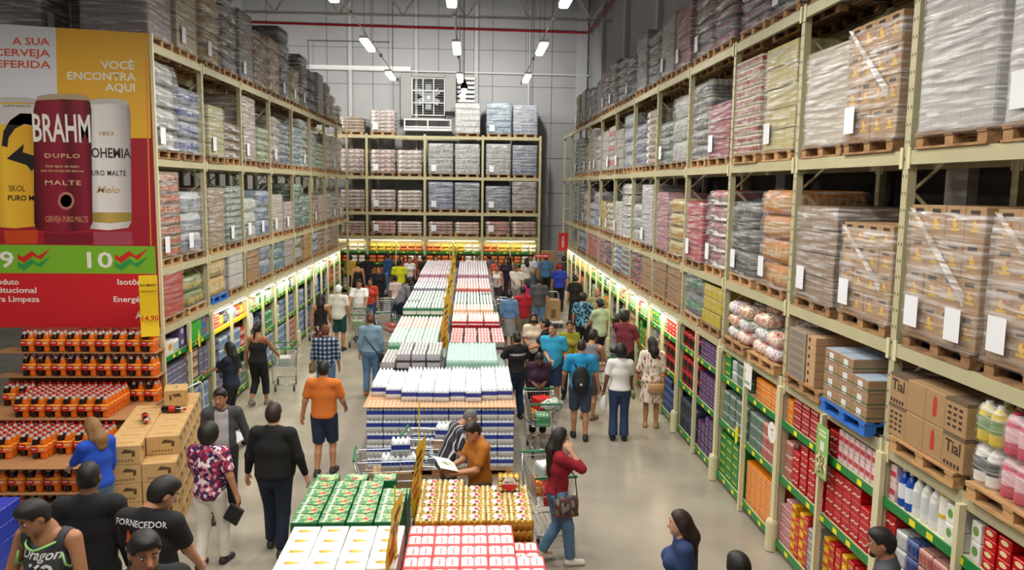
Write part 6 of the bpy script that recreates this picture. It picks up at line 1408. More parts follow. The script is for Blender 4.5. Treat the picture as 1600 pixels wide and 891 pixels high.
# ------------------------------------------------------------------ people: one smooth skin surface each, clothes and hair as surfaces of their own
class Field:
    def __init__(s, ax):
        s.ax = [np.asarray(a, np.float32) for a in ax]; s.d = np.full([len(a) for a in s.ax], 9.0, np.float32)
    def _win(s, lo, hi):
        sl = []
        for a, l, h in zip(s.ax, lo, hi):
            i, j = np.searchsorted(a, l), np.searchsorted(a, h); i, j = max(0, i-1), min(len(a), j+1)
            if j-i < 1: return None
            sl.append(slice(i, j))
        return tuple(sl)
    def _grid(s, sl): return np.meshgrid(*[a[k] for a, k in zip(s.ax, sl)], indexing='ij', sparse=True)
    def blend(s, sl, e, k):
        a = s.d[sl]
        if k <= 0: s.d[sl] = np.minimum(a, e); return
        h = np.clip(.5+.5*(a-e)/k, 0, 1); s.d[sl] = a*(1-h)+e*h-k*h*(1-h)
    def cap(s, p, q, r0, r1, k=.02, sc=None, clip=None):
        """rounded limb from p to q; sc: (side, front) flattening in the frame R; clip: (point, normal) planes cutting it"""
        p, q = np.array(p, float), np.array(q, float); m = max(r0, r1)*(max(sc[:2]) if sc else 1)+k+.03
        sl = s._win(np.minimum(p, q)-m, np.maximum(p, q)+m)
        if sl is None: return
        X, Y, Z = s._grid(sl); d = q-p; L = float(d@d) or 1e-9
        t = np.clip(((X-p[0])*d[0]+(Y-p[1])*d[1]+(Z-p[2])*d[2])/L, 0, 1)
        ax_, ay, az = X-(p[0]+t*d[0]), Y-(p[1]+t*d[1]), Z-(p[2]+t*d[2]); r = r0+(r1-r0)*t
        if sc:
            c, sn = math.cos(sc[2]), math.sin(sc[2]); u = (ax_*c+ay*sn)/sc[0]; v = (-ax_*sn+ay*c)/sc[1]
            e = (np.sqrt(u*u+v*v+az*az)-r)*min(sc[0], sc[1], 1)
        else: e = np.sqrt(ax_*ax_+ay*ay+az*az)-r
        for cl in (clip or ()):
            (c0, n) = cl; n = np.array(n, float); n /= np.linalg.norm(n); e = np.maximum(e, (X-c0[0])*n[0]+(Y-c0[1])*n[1]+(Z-c0[2])*n[2])
        s.blend(sl, e.astype(np.float32), k)
    def ell(s, c, r, k=.02, R=None, sub=False):
        c = np.array(c, float); m = max(r)+k+.03; sl = s._win(c-m, c+m)
        if sl is None: return
        X, Y, Z = s._grid(sl); x, y, z = X-c[0], Y-c[1], Z-c[2]
        if R is not None: x, y, z = (R[0][0]*x+R[1][0]*y+R[2][0]*z, R[0][1]*x+R[1][1]*y+R[2][1]*z, R[0][2]*x+R[1][2]*y+R[2][2]*z)
        e = (np.sqrt((x/r[0])**2+(y/r[1])**2+(z/r[2])**2)-1)*min(r)
        if sub:
            a = s.d[sl]; h = np.clip(.5-.5*(a+e)/k, 0, 1); s.d[sl] = a*(1-h)-e*h+k*h*(1-h)
        else: s.blend(sl, e.astype(np.float32), k)
    def cut(s, c, n):
        n = np.array(n, float); n /= np.linalg.norm(n); X, Y, Z = np.meshgrid(*s.ax, indexing='ij', sparse=True)
        s.d = np.maximum(s.d, ((X-c[0])*n[0]+(Y-c[1])*n[1]+(Z-c[2])*n[2]).astype(np.float32))
    def mesh(s, name, mats):
        v = s.d; v[0], v[-1] = 9, 9; v[:, 0], v[:, -1] = 9, 9; v[:, :, 0], v[:, :, -1] = 9, 9
        I = v < 0; n0, n1, n2 = v.shape
        cnt = sum(I[i:n0-1+i, j:n1-1+j, k:n2-1+k].astype(np.int8) for i in (0, 1) for j in (0, 1) for k in (0, 1))
        act = (cnt > 0) & (cnt < 8); idx = np.argwhere(act)
        if not len(idx): return None
        num = np.full(act.shape, -1, np.int32); num[act] = np.arange(len(idx))
        P = np.stack([s.ax[a][idx[:, a]] for a in range(3)], 1); Q = np.stack([s.ax[a][idx[:, a]+1] for a in range(3)], 1)
        cor = [(i, j, k) for i in (0, 1) for j in (0, 1) for k in (0, 1)]
        val = {c: v[idx[:, 0]+c[0], idx[:, 1]+c[1], idx[:, 2]+c[2]] for c in cor}
        acc = np.zeros((len(idx), 3)); wn = np.zeros(len(idx))
        for a in cor:
            for ax in range(3):
                if a[ax]: continue
                b = list(a); b[ax] = 1; b = tuple(b); va, vb = val[a], val[b]; m = (va < 0) != (vb < 0)
                t = np.where(m, va/np.where(va == vb, 1, va-vb), 0)
                ca = np.stack([P[:, i] if a[i] == 0 else Q[:, i] for i in range(3)], 1); cb = np.stack([P[:, i] if b[i] == 0 else Q[:, i] for i in range(3)], 1)
                acc += np.where(m[:, None], ca+(cb-ca)*t[:, None], 0); wn += m
        V = acc/wn[:, None]; F = []
        for ax in range(3):
            sl0 = [slice(None)]*3; sl1 = [slice(None)]*3; sl0[ax] = slice(0, -1); sl1[ax] = slice(1, None)
            A, B = I[tuple(sl0)], I[tuple(sl1)]; e = np.argwhere(A != B)
            o1, o2 = [(1, 2), (2, 0), (0, 1)][ax]
            e = e[(e[:, o1] > 0) & (e[:, o2] > 0) & (e[:, o1] < act.shape[o1]) & (e[:, o2] < act.shape[o2])]
            def cell(d1, d2): q = e.copy(); q[:, o1] -= d1; q[:, o2] -= d2; return num[q[:, 0], q[:, 1], q[:, 2]]
            f = np.stack([cell(1, 1), cell(0, 1), cell(0, 0), cell(1, 0)], 1)
            ins = A[tuple(e.T)]; f[~ins] = f[~ins][:, ::-1]; F.append(f)
        F = np.concatenate(F); F = F[(F >= 0).all(1)]
        me = bpy.data.meshes.new(name); me.vertices.add(len(V)); me.vertices.foreach_set('co', V.astype(np.float32).ravel())
        me.loops.add(len(F)*4); me.loops.foreach_set('vertex_index', F.astype(np.int32).ravel()); me.polygons.add(len(F))
        me.polygons.foreach_set('loop_start', np.arange(0, len(F)*4, 4, dtype=np.int32)); me.polygons.foreach_set('loop_total', np.full(len(F), 4, np.int32))
        me.polygons.foreach_set('use_smooth', np.ones(len(F), bool)); me.update(calc_edges=True)
        for m in (mats if isinstance(mats, (list, tuple)) else [mats]): me.materials.append(m)
        return me
def axis(lo, hi, coarse, fine, zones):
    pts = [lo]; x = lo
    while x < hi:
        st = coarse
        for a, b in zones:
            if a-coarse < x < b: st = fine
        x += st; pts.append(x)
    return np.array(pts)
SKIN = {'a': plain('#bd8866', .5, noise=.05, nscale=30), 'b': plain('#ad7857', .5, noise=.05, nscale=30), 'c': plain('#74503a', .5, noise=.05, nscale=30), 'd': plain('#d0a080', .5, noise=.05, nscale=30)}
HAIRB = plain('#15100e', .55, bump=.2, nscale=90); HAIRN = plain('#2a1a14', .55, bump=.2, nscale=90); HAIRBL = plain('#8a6238', .5, bump=.5, nscale=60); HAIRR = plain('#5a2c1a', .5, bump=.5, nscale=60); HAIRG = plain('#6d6a68', .6, bump=.5, nscale=60)
EYEW = plain('#e8e4de', .3); LIP = plain('#8a4a40', .5)
def cloth(c, rough=.85): return plain(c, rough, noise=.1, nscale=7, bump=.25)
JEANS = plain('#2c3f66', .85, noise=.18, nscale=9, bump=.3); JEANL = plain('#5f82a8', .85, noise=.2, nscale=9, bump=.3); JEAND = plain('#1a2338', .85, noise=.15, nscale=9, bump=.3); BLKC = plain('#121214', .85, noise=.1, nscale=7, bump=.25); NAVY = plain('#1c2a48', .85, noise=.1, nscale=7, bump=.25)
def ik(a, b, l1, l2, hint):
    a, b = Vector(a), Vector(b); d = b-a; L = min(d.length, (l1+l2)*.995); d.normalize(); b = a+d*L
    x = (l1*l1-l2*l2+L*L)/(2*L); h = math.sqrt(max(l1*l1-x*x, 0)); hv = Vector(hint); hv = hv-d*hv.dot(d)
    if hv.length < 1e-4: hv = Vector((0, -1, 0))
    return a+d*x+hv.normalized()*h, b
PSCALE = 1.07      # the hall is laid out in units a little shorter than a metre
def person(label, loc, face, h=1.72, fat=1.0, skin='b', sex='m', lean=0.0, step=.0, hands=None, elbows=None, head=(0, 0), hair='short', hairm=None, top=('tee', '#222222'), bottom=('pants', '#223'), shoes='#26221f', q=1, group=None, extras=(), feetw=.1, fing=1.0, sit=0.0, facefeat=True):
    """face: heading in degrees (0 looks away from the camera, 180 towards it, 90 towards -x)"""
    h *= PSCALE; t = thing('person', label, 'person', (loc[0], loc[1], loc[2] if len(loc) > 2 else 0), math.radians(face), group)
    S = h/1.75; fw = sex == 'f'
    sw = (.170 if fw else .195)*(.85+.15*fat); hw = .092*(.8+.2*fat)
    # skeleton; x to the person's right, y forwards
    cl, sl_ = math.cos(lean), math.sin(lean)
    def up(p, z0=.97): x, y, z = p; z -= z0; return (x, y*cl+z*sl_, z0+z*cl-y*sl_)
    J = {}
    pel = (0, 0, .97)
    for s, nm in ((1, 'r'), (-1, 'l')):
        J['hip'+nm] = (s*hw, 0, .92); fy = step*(1 if nm == 'r' else -1)
        ank = (s*feetw, fy, .085+(.05 if fy < -.12 else 0)); kn, ank = ik(J['hip'+nm], ank, .43, .42, (0, 1, 0)); J['knee'+nm], J['ank'+nm] = kn, ank
        J['sh'+nm] = up((s*sw, -.01, 1.43))
    neck, chest, belly = up((0, -.01, 1.49)), up((0, .0, 1.26)), up((0, .012, 1.08))
    hx = Matrix.Rotation(math.radians(head[0]), 3, 'Z') @ Matrix.Rotation(math.radians(head[1])-lean*.4, 3, 'X')
    hc = Vector(neck)+Vector((0, sl_*.12, .0))+hx @ Vector((0, .028, .155)); R = [[hx[i][j] for j in range(3)] for i in range(3)]
    hands = hands or {}
    for s, nm in ((1, 'r'), (-1, 'l')):
        tg = hands.get(nm) or (s*(sw+.03+.05*fat), .05+(.16*step/.2 if nm == 'l' else -.16*step/.2), .80)
        tg = tg if hands.get(nm) else up(tg) if lean > .2 else tg
        el, wr = ik(J['sh'+nm], tg, .285, .255, (elbows or {}).get(nm) or (s*.3, -.9, -.1)); J['el'+nm], J['wr'+nm] = el, wr
    T = lambda p: tuple(c*S for c in p)
    fine = {2: .0075, 1: .012, 0: .02}[q]; coarse = {2: .016, 1: .02, 0: .026}[q]
    hl = {}
    for s, nm in ((1, 'r'), (-1, 'l')):
        d = (Vector(J['wr'+nm])-Vector(J['el'+nm])).normalized(); hl[nm] = (Vector(J['wr'+nm]), d)
    zones = [[], [], []]
    for c, r in [(hl['r'][0]+hl['r'][1]*.09, .12), (hl['l'][0]+hl['l'][1]*.09, .12), (hc, .15)]:
        for a in range(3): zones[a].append(((c[a]-r)*S, (c[a]+r)*S))
    pts = [J[k] for k in J]+[hc, hl['r'][0], hl['l'][0]]
    lo = [min(p[a] for p in pts)*S-.24 for a in range(3)]; hi = [max(p[a] for p in pts)*S+.24 for a in range(3)]; lo[2] = -.02
    AX = [axis(lo[a], hi[a], coarse, fine, zones[a]) for a in range(3)]
    # ---- skin
    f = Field(AX)
    def torso(F, o=0.0, k=.05, flare=0.0):
        g = 1+(fat-1)*1.0
        if o: F.cap(T(up((0, -.03, 1.40))), T(up((0, -.015, 1.485))), (.075+o*.8)*S, (.060+o)*S, .04*S)
        F.cap(T(chest), T(up((0, -.005, 1.37))), (.115*g+o)*S, (.098+o)*S, k*S, (1.32, .86, 0)); F.cap(T(belly), T(chest), (.112*g*(.93 if fw else 1)+o+flare*.5)*S, (.115*g+o)*S, k*S, (1.18 if not fw else 1.08, .95, 0))
        F.cap(T((0, -.01, .95)), T(belly), (.118*g*(1.06 if fw else 1)+o+flare)*S, (.112*g*(.93 if fw else 1)+o+flare*.5)*S, k*S, (1.22, .95, 0))
        F.cap(T((J['shl'][0]*.85, J['shl'][1], J['shl'][2])), T((J['shr'][0]*.85, J['shr'][1], J['shr'][2])), (.062+o)*S, (.062+o)*S, k*S)
        if fw:
            for s in (-1, 1): F.ell(T(up((s*.075, .095*g, 1.27))), ((.068+o)*S,)*3, .05*S)
        if fat > 1.15: F.ell(T(up((0, .06*fat, 1.06))), ((.15*g+o)*S, (.11*g+o)*S, (.16*g+o)*S), .08*S)
    torso(f)
    f.cap(T(neck), T(tuple(Vector(hc)+hx @ Vector((0, -.03, -.06)))), .058*S*(.92 if fw else 1), .052*S, .03*S)
    f.cap(T(up((0, -.03, 1.40))), T(neck), .075*S, .06*S, .04*S)
    hr = .95 if fw else 1.0
    f.ell(T(hc), (.076*S*hr, .097*S*hr, .108*S), .02, R); f.ell(T(hc+hx @ Vector((0, .03, -.062))), (.056*S*hr, .062*S*hr, .062*S), .03*S, R)
    hp = lambda x, y, z: T(hc+hx @ Vector((x, y, z)))
    if q > 0:
        f.cap(hp(0, .094*hr, .0), hp(0, .112*hr, -.028), .011*S, .016*S, .012*S)
        for s in (-1, 1):
            f.ell(hp(s*.078*hr, -.008, -.012), (.012*S, .022*S, .033*S), .006, R); f.ell(hp(s*.032, .1*hr, .008), (.02*S, .016*S, .014*S), .012, R, sub=True)
        f.cap(hp(-.018, .089*hr, -.062), hp(.018, .089*hr, -.062), .008*S, .008*S, .01*S); f.ell(hp(0, .078*hr, -.1), (.022*S, .018*S, .016*S), .02, R)
    for nm in 'rl':
        s = 1 if nm == 'r' else -1; a = .9+.1*fat
        f.cap(T(J['sh'+nm]), T(J['el'+nm]), .056*S*a*(.88 if fw else 1), .043*S*a*(.9 if fw else 1), .03*S); f.cap(T(J['el'+nm]), T(J['wr'+nm]), .043*S*a*(.9 if fw else 1), .028*S, .02*S)
        w, d = hl[nm]; side = Vector((0, 0, 1)) if abs(d.z) < .6 else Vector((0, 1, 0)); side = (side-d*side.dot(d)).normalized(); nrm = d.cross(side).normalized()*(s)
        inn = Vector((-s, 0, -.2)); nrm = nrm if nrm.dot(inn) > 0 else -nrm
        f.cap(T(w), T(w+d*.075), .027*S, .026*S, .015*S); f.cap(T(w+d*.03+side*.02), T(w+d*.085+side*.026), .018*S, .016*S, .012*S); f.cap(T(w+d*.03-side*.02), T(w+d*.082-side*.027), .018*S, .016*S, .012*S)
        for i, (o, L) in enumerate(((.031, .068), (.0105, .078), (-.0105, .073), (-.031, .056))):
            b0 = w+d*.082+side*o; b1 = b0+d*L*.5*fing+side*o*.16+nrm*L*.14; b2 = b1+d*L*.4*fing+nrm*L*.36
            f.cap(T(b0), T(b1), .0102*S, .0094*S, .004); f.cap(T(b1), T(b2), .0094*S, .0082*S, .004)
        th0 = w+d*.03+side*.03; th1 = th0+d*.03+side*.03+nrm*.012; th2 = th1+d*.035+side*.006+nrm*.012
        f.cap(T(th0), T(th1), .0135*S, .0115*S, .008); f.cap(T(th1), T(th2), .0115*S, .0095*S, .004)
        hp_, kn, an = J['hip'+nm], J['knee'+nm], J['ank'+nm]; b = .8+.2*fat
        f.cap(T(hp_), T(kn), .088*S*b, .056*S, .04*S); f.cap(T(kn), T(an), .056*S, .038*S, .02*S); f.cap(T(Vector(kn)*.62+Vector(an)*.38+Vector((0, -.018, 0))), T(Vector(kn)*.4+Vector(an)*.6+Vector((0, -.008, 0))), .046*S, .036*S, .03*S)
        f.cap(T((an[0], an[1]-.02, an[2]-.04)), T((an[0]+s*.015, an[1]+.13, .03+(an[2]-.085))), .036*S, .03*S, .03*S)
    put('body', f.mesh('body', SKIN[skin]), t)
    cax = [axis(lo[a], hi[a], coarse, coarse, []) for a in range(3)]
    # ---- trousers, shorts, skirts
    kind, bc = bottom[0], bottom[1]; bm_ = bc if not isinstance(bc, str) else cloth(bc)
    if kind in ('pants', 'shorts', 'capri', 'flare'):
        f = Field(cax); g = fat
        f.cap(T((0, -.01, .95)), T((0, .0, 1.0)), (.118*g*(1.06 if fw else 1)+.016)*S, (.112*g+.018)*S, .03*S, (1.22, .95, 0))
        for nm in 'rl':
            hp_, kn, an = [Vector(J[k+nm]) for k in ('hip', 'knee', 'ank')]; b = .8+.2*fat; lo_ = .022 if kind != 'flare' else .018
            cz = {'pants': an+(kn-an)*.03, 'flare': an+(kn-an)*.0, 'capri': an+(kn-an)*.35, 'shorts': kn+(hp_-kn)*.02}[kind]
            if kind == 'shorts': f.cap(T(hp_), T(kn-(hp_-kn)*.06), (.088*b+.024)*S, (.056+.032)*S, .03*S, None, [(T(cz), (kn-hp_))])
            else:
                f.cap(T(hp_), T(kn), (.088*b+lo_)*S, (.056+lo_)*S, .03*S); f.cap(T(kn), T(an), (.056+lo_)*S, (.036+(.05 if kind == 'flare' else .03))*S, .02*S, None, [(T(cz), (an-kn))])
        f.cut(T((0, 0, 1.03)), (0, 0, 1)); put('trousers' if kind != 'shorts' else 'shorts', f.mesh(kind, bm_), t)
    elif kind in ('skirt', 'dress', 'longdress'):
        f = Field(cax); zb = {'skirt': .48, 'dress': .50, 'longdress': .10}[kind]; zt = 1.05
        if len(bottom) > 2: zb = bottom[2]
        f.cap(T((0, 0, .9)), T((0, 0, 1.06)), (.128*fat)*S, (.112*fat)*S, .03*S, (1.2, 1.0, 0))
        f.cap(T((0, 0, zb-.05)), T((0, 0, .94)), (.155*fat+.02)*S, (.128*fat)*S, .04*S, (1.2, 1.0, 0), [(T((0, 0, zb)), (0, 0, -1))])
        f.cut(T((0, 0, zt)), (0, 0, 1)); put('skirt', f.mesh('skirt', bm_), t)
    # ---- upper garment
    kind, tc_ = top[0], top[1]; tm = tc_ if not isinstance(tc_, str) else cloth(tc_); hem = top[2] if len(top) > 2 else (.87 if not fw else .9)
    f = Field(cax); torso(f, .016, .05, .012)
    for nm in 'rl':
        sh, el, wr = [Vector(J[k+nm]) for k in ('sh', 'el', 'wr')]; a = .9+.1*fat
        if kind in ('tee', 'polo'): f.cap(T(sh), T(el), (.056*a+.016)*S, (.043*a+.026)*S, .03*S, None, [(T(sh+(el-sh)*.78), el-sh)])
        if kind == 'sleeve34': f.cap(T(sh), T(el), (.056*a+.014)*S, (.043*a+.016)*S, .03*S); f.cap(T(el), T(wr), (.043*a+.016)*S, .044*S, .02*S, None, [(T(el+(wr-el)*.45), wr-el)])
        if kind in ('long', 'open'): f.cap(T(sh), T(el), (.056*a+.015)*S, (.043*a+.015)*S, .03*S); f.cap(T(el), T(wr), (.043*a+.016)*S, .036*S, .02*S, None, [(T(el+(wr-el)*.95), wr-el)])
    f.cut(T((0, 0, hem)), (0, 0, -1))
    nk = {'tank': .11, 'straps': .15}.get(kind, .07)
    f.ell(T(tuple(Vector(neck)+Vector((0, .045 if nk < .1 else .03, .045 if nk < .1 else .0)))), (nk*S, (nk+.005)*S, (.055 if nk < .1 else nk)*S), .01, None, sub=True)
    if kind in ('tank', 'straps'):
        for nm in 'rl': s = 1 if nm == 'r' else -1; sh = J['sh'+nm]; f.ell(T((sh[0]+s*.03, sh[1], sh[2]-.03)), (.075*S, .11*S, .12*S), .02, None, sub=True)
        if kind == 'straps': f.cut(T(up((0, 0, 1.36))), (0, 0, 1))
    shirt = put('shirt' if kind != 'open' else 'cardigan', f.mesh('shirt', tm), t)
    if kind == 'straps':
        for s in (-1, 1): a = MB(); a.tube([T(up((s*.09, .10, 1.33))), T(up((s*.095, .05, 1.44))), T(up((s*.095, -.06, 1.44))), T(up((s*.08, -.11, 1.33)))], .009*S, tm, 6); put('strap', a.mesh('strap', True), shirt)
    if kind == 'polo': a = MB(); a.lathe([(.075*S, 0), (.068*S, .035*S), (.062*S, .036*S), (.066*S, .0)], tm, 16, M=Matrix.Translation(T(tuple(Vector(neck)+Vector((0, .0, -.03))))) @ Matrix.Rotation(-.25-lean, 4, 'X')); put('collar', a.mesh('collar', True), shirt)
    if kind == 'open':
        f = Field(cax); torso(f, .020, .05, .012); f.cut(T((0, 0, .84)), (0, 0, -1)); f.cut(T((0, .055, 1.1)), (0, -1, 0)); f.cut(T((.092, 0, 0)), (1, 0, 0)); f.cut(T((-.092, 0, 0)), (-1, 0, 0))
        f.ell(T(tuple(Vector(neck)+Vector((0, .05, .02)))), (.06*S, .07*S, .06*S), .01, None, sub=True); put('inner_shirt', f.mesh('inner', cloth(extras[0])), t)
    if kind == 'tank' and len(top) > 3:
        pass
    # ---- hair
    hm = hairm or HAIRB
    if hair != 'bald':
        z_ = max(fine, .012)
        L = {'long': .45, 'waist': .62, 'mid': .22}.get(hair, .2)
        hlo = [min(hc[a]-.2, neck[a]-.25)*S for a in range(2)]+[(hc[2]-.2-L)*S]; hhi = [max(hc[a]+.2, neck[a]+.22)*S for a in range(2)]+[(hc[2]+.2)*S]
        f = Field([np.arange(hlo[a], hhi[a], z_) for a in range(3)])
        th = {'short': .017, 'buzz': .006, 'afro': .045, 'curly': .028, 'cap': .014}.get(hair, .016)
        f.ell(hp(0, -.006, .008), ((.076*hr+th)*S, (.097*hr+th)*S, (.108+th)*S), .01, R)
        n = hx @ Vector((0, .93, -.42)); f.cut(hp(0, .058, .045), n)            # hairline
        n2 = hx @ Vector((0, .55, -.85)); f.cut(hp(0, .0, -.045 if hair in ('short', 'buzz') else -.07), n2)
        if hair in ('short', 'curly'): f.ell(hp(0, .03, .085), (.06*S, .07*S, .04*S), .03, R)
        if hair in ('short', 'buzz', 'cap', 'bun', 'pony'):
            for s in (-1, 1): f.ell(hp(s*.088*hr, .014, -.03), (.03*S, .036*S, .055*S), .008, R, sub=True)
        if hair in ('long', 'waist', 'mid'):
            end = Vector(hc)+hx @ Vector((0, -.1, -.1)); ez = Vector((end.x, min(end.y, neck[1]-.10*fat), hc[2]-L))
            f.cap(hp(0, -.045, .0), T(tuple(end+Vector((0, -.02, -.05)))), .078*S, .075*S, .03*S); f.cap(T(tuple(end+Vector((0, -.02, -.05)))), T(tuple(ez)), .075*S, .05*S, .03*S, (1.25, .7, 0))
            for s in (-1, 1): f.cap(hp(s*.07, -.03, .0), hp(s*.078, -.05, -.14), .03*S, .035*S, .03*S)
        if hair in ('bun', 'pony'):
            f.ell(hp(0, -.115, .0), (.045*S,)*3, .02*S)
            if hair == 'pony': f.cap(hp(0, -.125, .0), hp(0, -.16, -.2), .035*S, .018*S, .02*S)
        me = f.mesh('hair', hm if hair != 'cap' else cloth(extras[-1]) if extras else hm)
        if me: put('hair' if hair != 'cap' else 'cap', me, t)
        if hair == 'cap': a = MB(); a.box((0, 0, 0), (.13*S, .1*S, .008), cloth(extras[-1]) if extras else hm, b=.003); put('cap_peak', a.mesh('peak'), t, hp(0, .13, .045), tuple((hx.to_4x4() @ Matrix.Rotation(-.15, 4, 'X')).to_euler()))
    # ---- face
    if q > 0 and facefeat:
        e3 = hx.to_euler()
        def bead(nm, c, r, m_): 
            a = MB(); g = []; n = 8; vs = [(r[0]*math.cos(2*PI*i/n)*math.sin(PI*(j+.5)/5), r[1]*math.sin(PI*(j+.5)/5)*math.sin(2*PI*i/n), r[2]*math.cos(PI*(j+.5)/5)) for j in range(5) for i in range(n)]
            fs = [(j*n+i, j*n+(i+1) % n, (j+1)*n+(i+1) % n, (j+1)*n+i)[::-1] for j in range(4) for i in range(n)]+[tuple(range(n)), tuple(range(4*n, 5*n))[::-1]]
            a.add([tuple(x*S for x in v) for v in vs], fs, m_); return put(nm, a.mesh(nm, True), t, hp(*c), tuple(e3))
        for s in (-1, 1):
            o = bead('eye', (s*.032, .084*hr, .008), (.0115, .009, .0055), EYEW); bead('eyebrow', (s*.033, .092*hr, .03), (.02, .006, .005), hm if hair != 'bald' else HAIRB); 
            k_ = bead('iris', (s*.032, .092*hr, .008), (.0058, .004, .0054), BLACK)
        bead('lips', (0, .096*hr, -.062), (.022, .006, .007), LIP)
        if 'mask' in extras: o = bead('face_mask', (0, .075*hr, -.055), (.062, .045, .05), plain('#15151a', .8))
        if 'maskblue' in extras: o = bead('face_mask', (0, .075*hr, -.055), (.062, .045, .05), plain('#9fc0d8', .8))
        if 'beard' in extras: o = bead('beard', (0, .075*hr, -.095), (.04, .036, .032), HAIRB)
        if 'glasses' in extras:
            a = MB()
            for s in (-1, 1): a.tube([(s*.034+.02*math.cos(k*PI/5), .106*hr, .006+.016*math.sin(k*PI/5)) for k in range(11)], .0022, BLACK, 4); a.tube([(s*.054, .104*hr, .01), (s*.08, .0, .01)], .0022, BLACK, 4)
            put('glasses', a.mesh('glasses'), t, T(hc), tuple(e3))
    # ---- shoes
    if shoes:
        f = Field([axis(lo[0], hi[0], .014, .014, []), axis(lo[1], hi[1], .014, .014, []), np.arange(-.02, .26, .012)])
        for nm in 'rl':
            an = J['ank'+nm]; s = 1 if nm == 'r' else -1; dz = an[2]-.085
            f.cap(T((an[0], an[1]-.035, .038+dz)), T((an[0]+s*.02, an[1]+.15, .03+dz*.3)), .046*S, .042*S, .02*S); f.cap(T((an[0], an[1]-.01, .05+dz)), T((an[0], an[1], .095+dz)), .047*S, .043*S, .02*S)
        f.cut((0, 0, .0), (0, 0, -1)); put('shoes', f.mesh('shoes', cloth(shoes, .6)), t)
    t['_S'] = S
    return t, shirt, J, T, up, hp
def decal(shirt, items, back=True, z0=0):
    """lettering laid onto the cloth of a shirt: (text, size, x, z, material)"""
    me = shirt.data; bv = BVHTree.FromPolygons([v.co for v in me.vertices], [tuple(p.vertices) for p in me.polygons])
    sg = -1 if back else 1
    for s, size, x0, z, m_, shear in items:
        src = text_mesh(s, size, m_, shear=shear); new = src.copy(); out = []
        for v in src.vertices:
            x, zz = x0+(v.co.x if back else -v.co.x), z+v.co.y
            hit = bv.ray_cast(Vector((x, sg*.8, zz)), Vector((0, -sg, 0)))
            out.append((x, hit[0].y+sg*.004, zz) if hit[0] else (x, sg*.16, zz))
        for v, p in zip(new.vertices, out): v.co = p
        put('printed_lettering', new, shirt)
def foot(u, v):
    p = at(u, v, z=0)
    if p.y > 34.4: p = Vector((p.x*34.4/p.y, 34.4, 0))
    return (p.x, p.y)
def headat(u, v, h): p = at(u, v, z=h*PSCALE); return (p.x, p.y)
def headdepth(u, v, d, h):
    """feet below a head whose middle is seen at (u, v) from d away"""
    p = Vector((0, 0, CAM_H))+(CF+CR*((u-800)/CAM_F)-CU*((v-445.5)/CAM_F))*d
    return (p.x, p.y, p.z-h*PSCALE*.935)
def far_spot(u, v, i):
    x, y = foot(u, v); k = min(y, 34.5-.85*(i % 2))/y
    return (x*k, y*k)
# ------------------------------------------------------------------ the shoppers
FLORAL = patterned(('#2a2350', '#b02a50', '#d98aa0', '#7a1c3c', '#efe0e4', '#3a2a66'), (26, 26, 26), 'vor', .8)
BLUEFLO = patterned(('#16243a', '#3f86a8', '#1c3550', '#7fb4c8'), (22, 22, 22), 'vor', .8)
STRIPE = patterned(('#33323e', '#33323e', '#33323e', '#33323e', '#33323e', '#33323e', '#dcdadc'), (11, 11, 11), 'bandx', .85)
DRESSP = patterned(('#8a3a40', '#e6ddcc', '#e9e2d4', '#b0746a'), (16, 16, 5), 'noise', .85)
SKIRTP = patterned(('#3a2228', '#7a3a40', '#d8c8c0', '#2a1a20'), (18, 18, 18), 'vor', .85)
ORT, WHT = plain('#e0541c', .6), plain('#e8e8e8', .6)
def P(*a, **k): return person(*a, **k)
# near group on the banner side, on the ramp that climbs towards the camera
m = MB(); RX = (-6.0, -1.55); RAMPZ = [(1.2, 1.12), (4.9, .85), (5.6, .78), (6.1, .62), (7.0, .4), (8.2, .0)]
RP = RAMPZ
for (ya, za), (yb, zb_) in zip(RP, RP[1:]): m.quad([(RX[0], ya, za), (RX[1], ya, za), (RX[1], yb, zb_), (RX[0], yb, zb_)], plain('#9a958c', .6)); [m.quad([(x, ya, za), (x, ya, 0), (x, yb, 0), (x, yb, zb_)][::(1 if x < -4 else -1)], plain('#8a867e', .7)) for x in RX]
struct('floor_ramp', m.mesh('ramp'))
r = P('man in a dark grey tank top with green piping and sports lettering, head bowed', headdepth(72, 797, 6.1, 1.74), 172, 1.74, .98, 'b', hands={'r': (.33, .16, .86), 'l': (-.34, .14, .86)}, head=(-28, -26), top=('tank', '#3f4044', .84), bottom=('pants', '#26262a'), q=2)
decal(r[1], [('Dragon', .1, .0, 1.43, WHT, .3), ('79', .19, -.02, 1.29, WHT, 0), ('79', .15, -.02, 1.29, BLACK, 0)], back=False)
LIME = plain('#8fd07a', .6); T_, up_ = r[3], r[4]
a = MB(); a.tube([T_(up_((.115*math.cos(g_), .03+.13*math.sin(g_), 1.40+.035*abs(math.cos(g_))))) for g_ in [k*PI/10 for k in range(11)]], .009, LIME, 6); put('piping', a.mesh('piping', True), r[1])
for s in (-1, 1): a = MB(); a.tube([T_(up_((s*.165, .085, 1.36))), T_(up_((s*.185, .09, 1.28))), T_(up_((s*.19, .04, 1.24))), T_(up_((s*.18, -.06, 1.27)))], .009, LIME, 6); put('piping', a.mesh('piping', True), r[1])
P('big man in a black long-sleeved top seen from behind, beside the tank-top man', headdepth(138, 748, 6.7, 1.82), 8, 1.82, 1.02, 'c', top=('long', '#161618', .82), bottom=('pants', BLKC), hair='buzz', q=2, hands={'r': (.27, .05, .82)}, facefeat=False, fing=.6)
P('blonde woman in a royal blue top reaching towards the soda display', headat(148, 657, 1.66), 55, 1.68, 1.08, 'd', 'f', hands={'l': (-.12, .42, 1.06), 'r': (.2, .08, .9)}, head=(10, -12), hair='mid', hairm=HAIRBL, top=('sleeve34', '#1f4fc0'), bottom=('pants', JEANL), q=2)
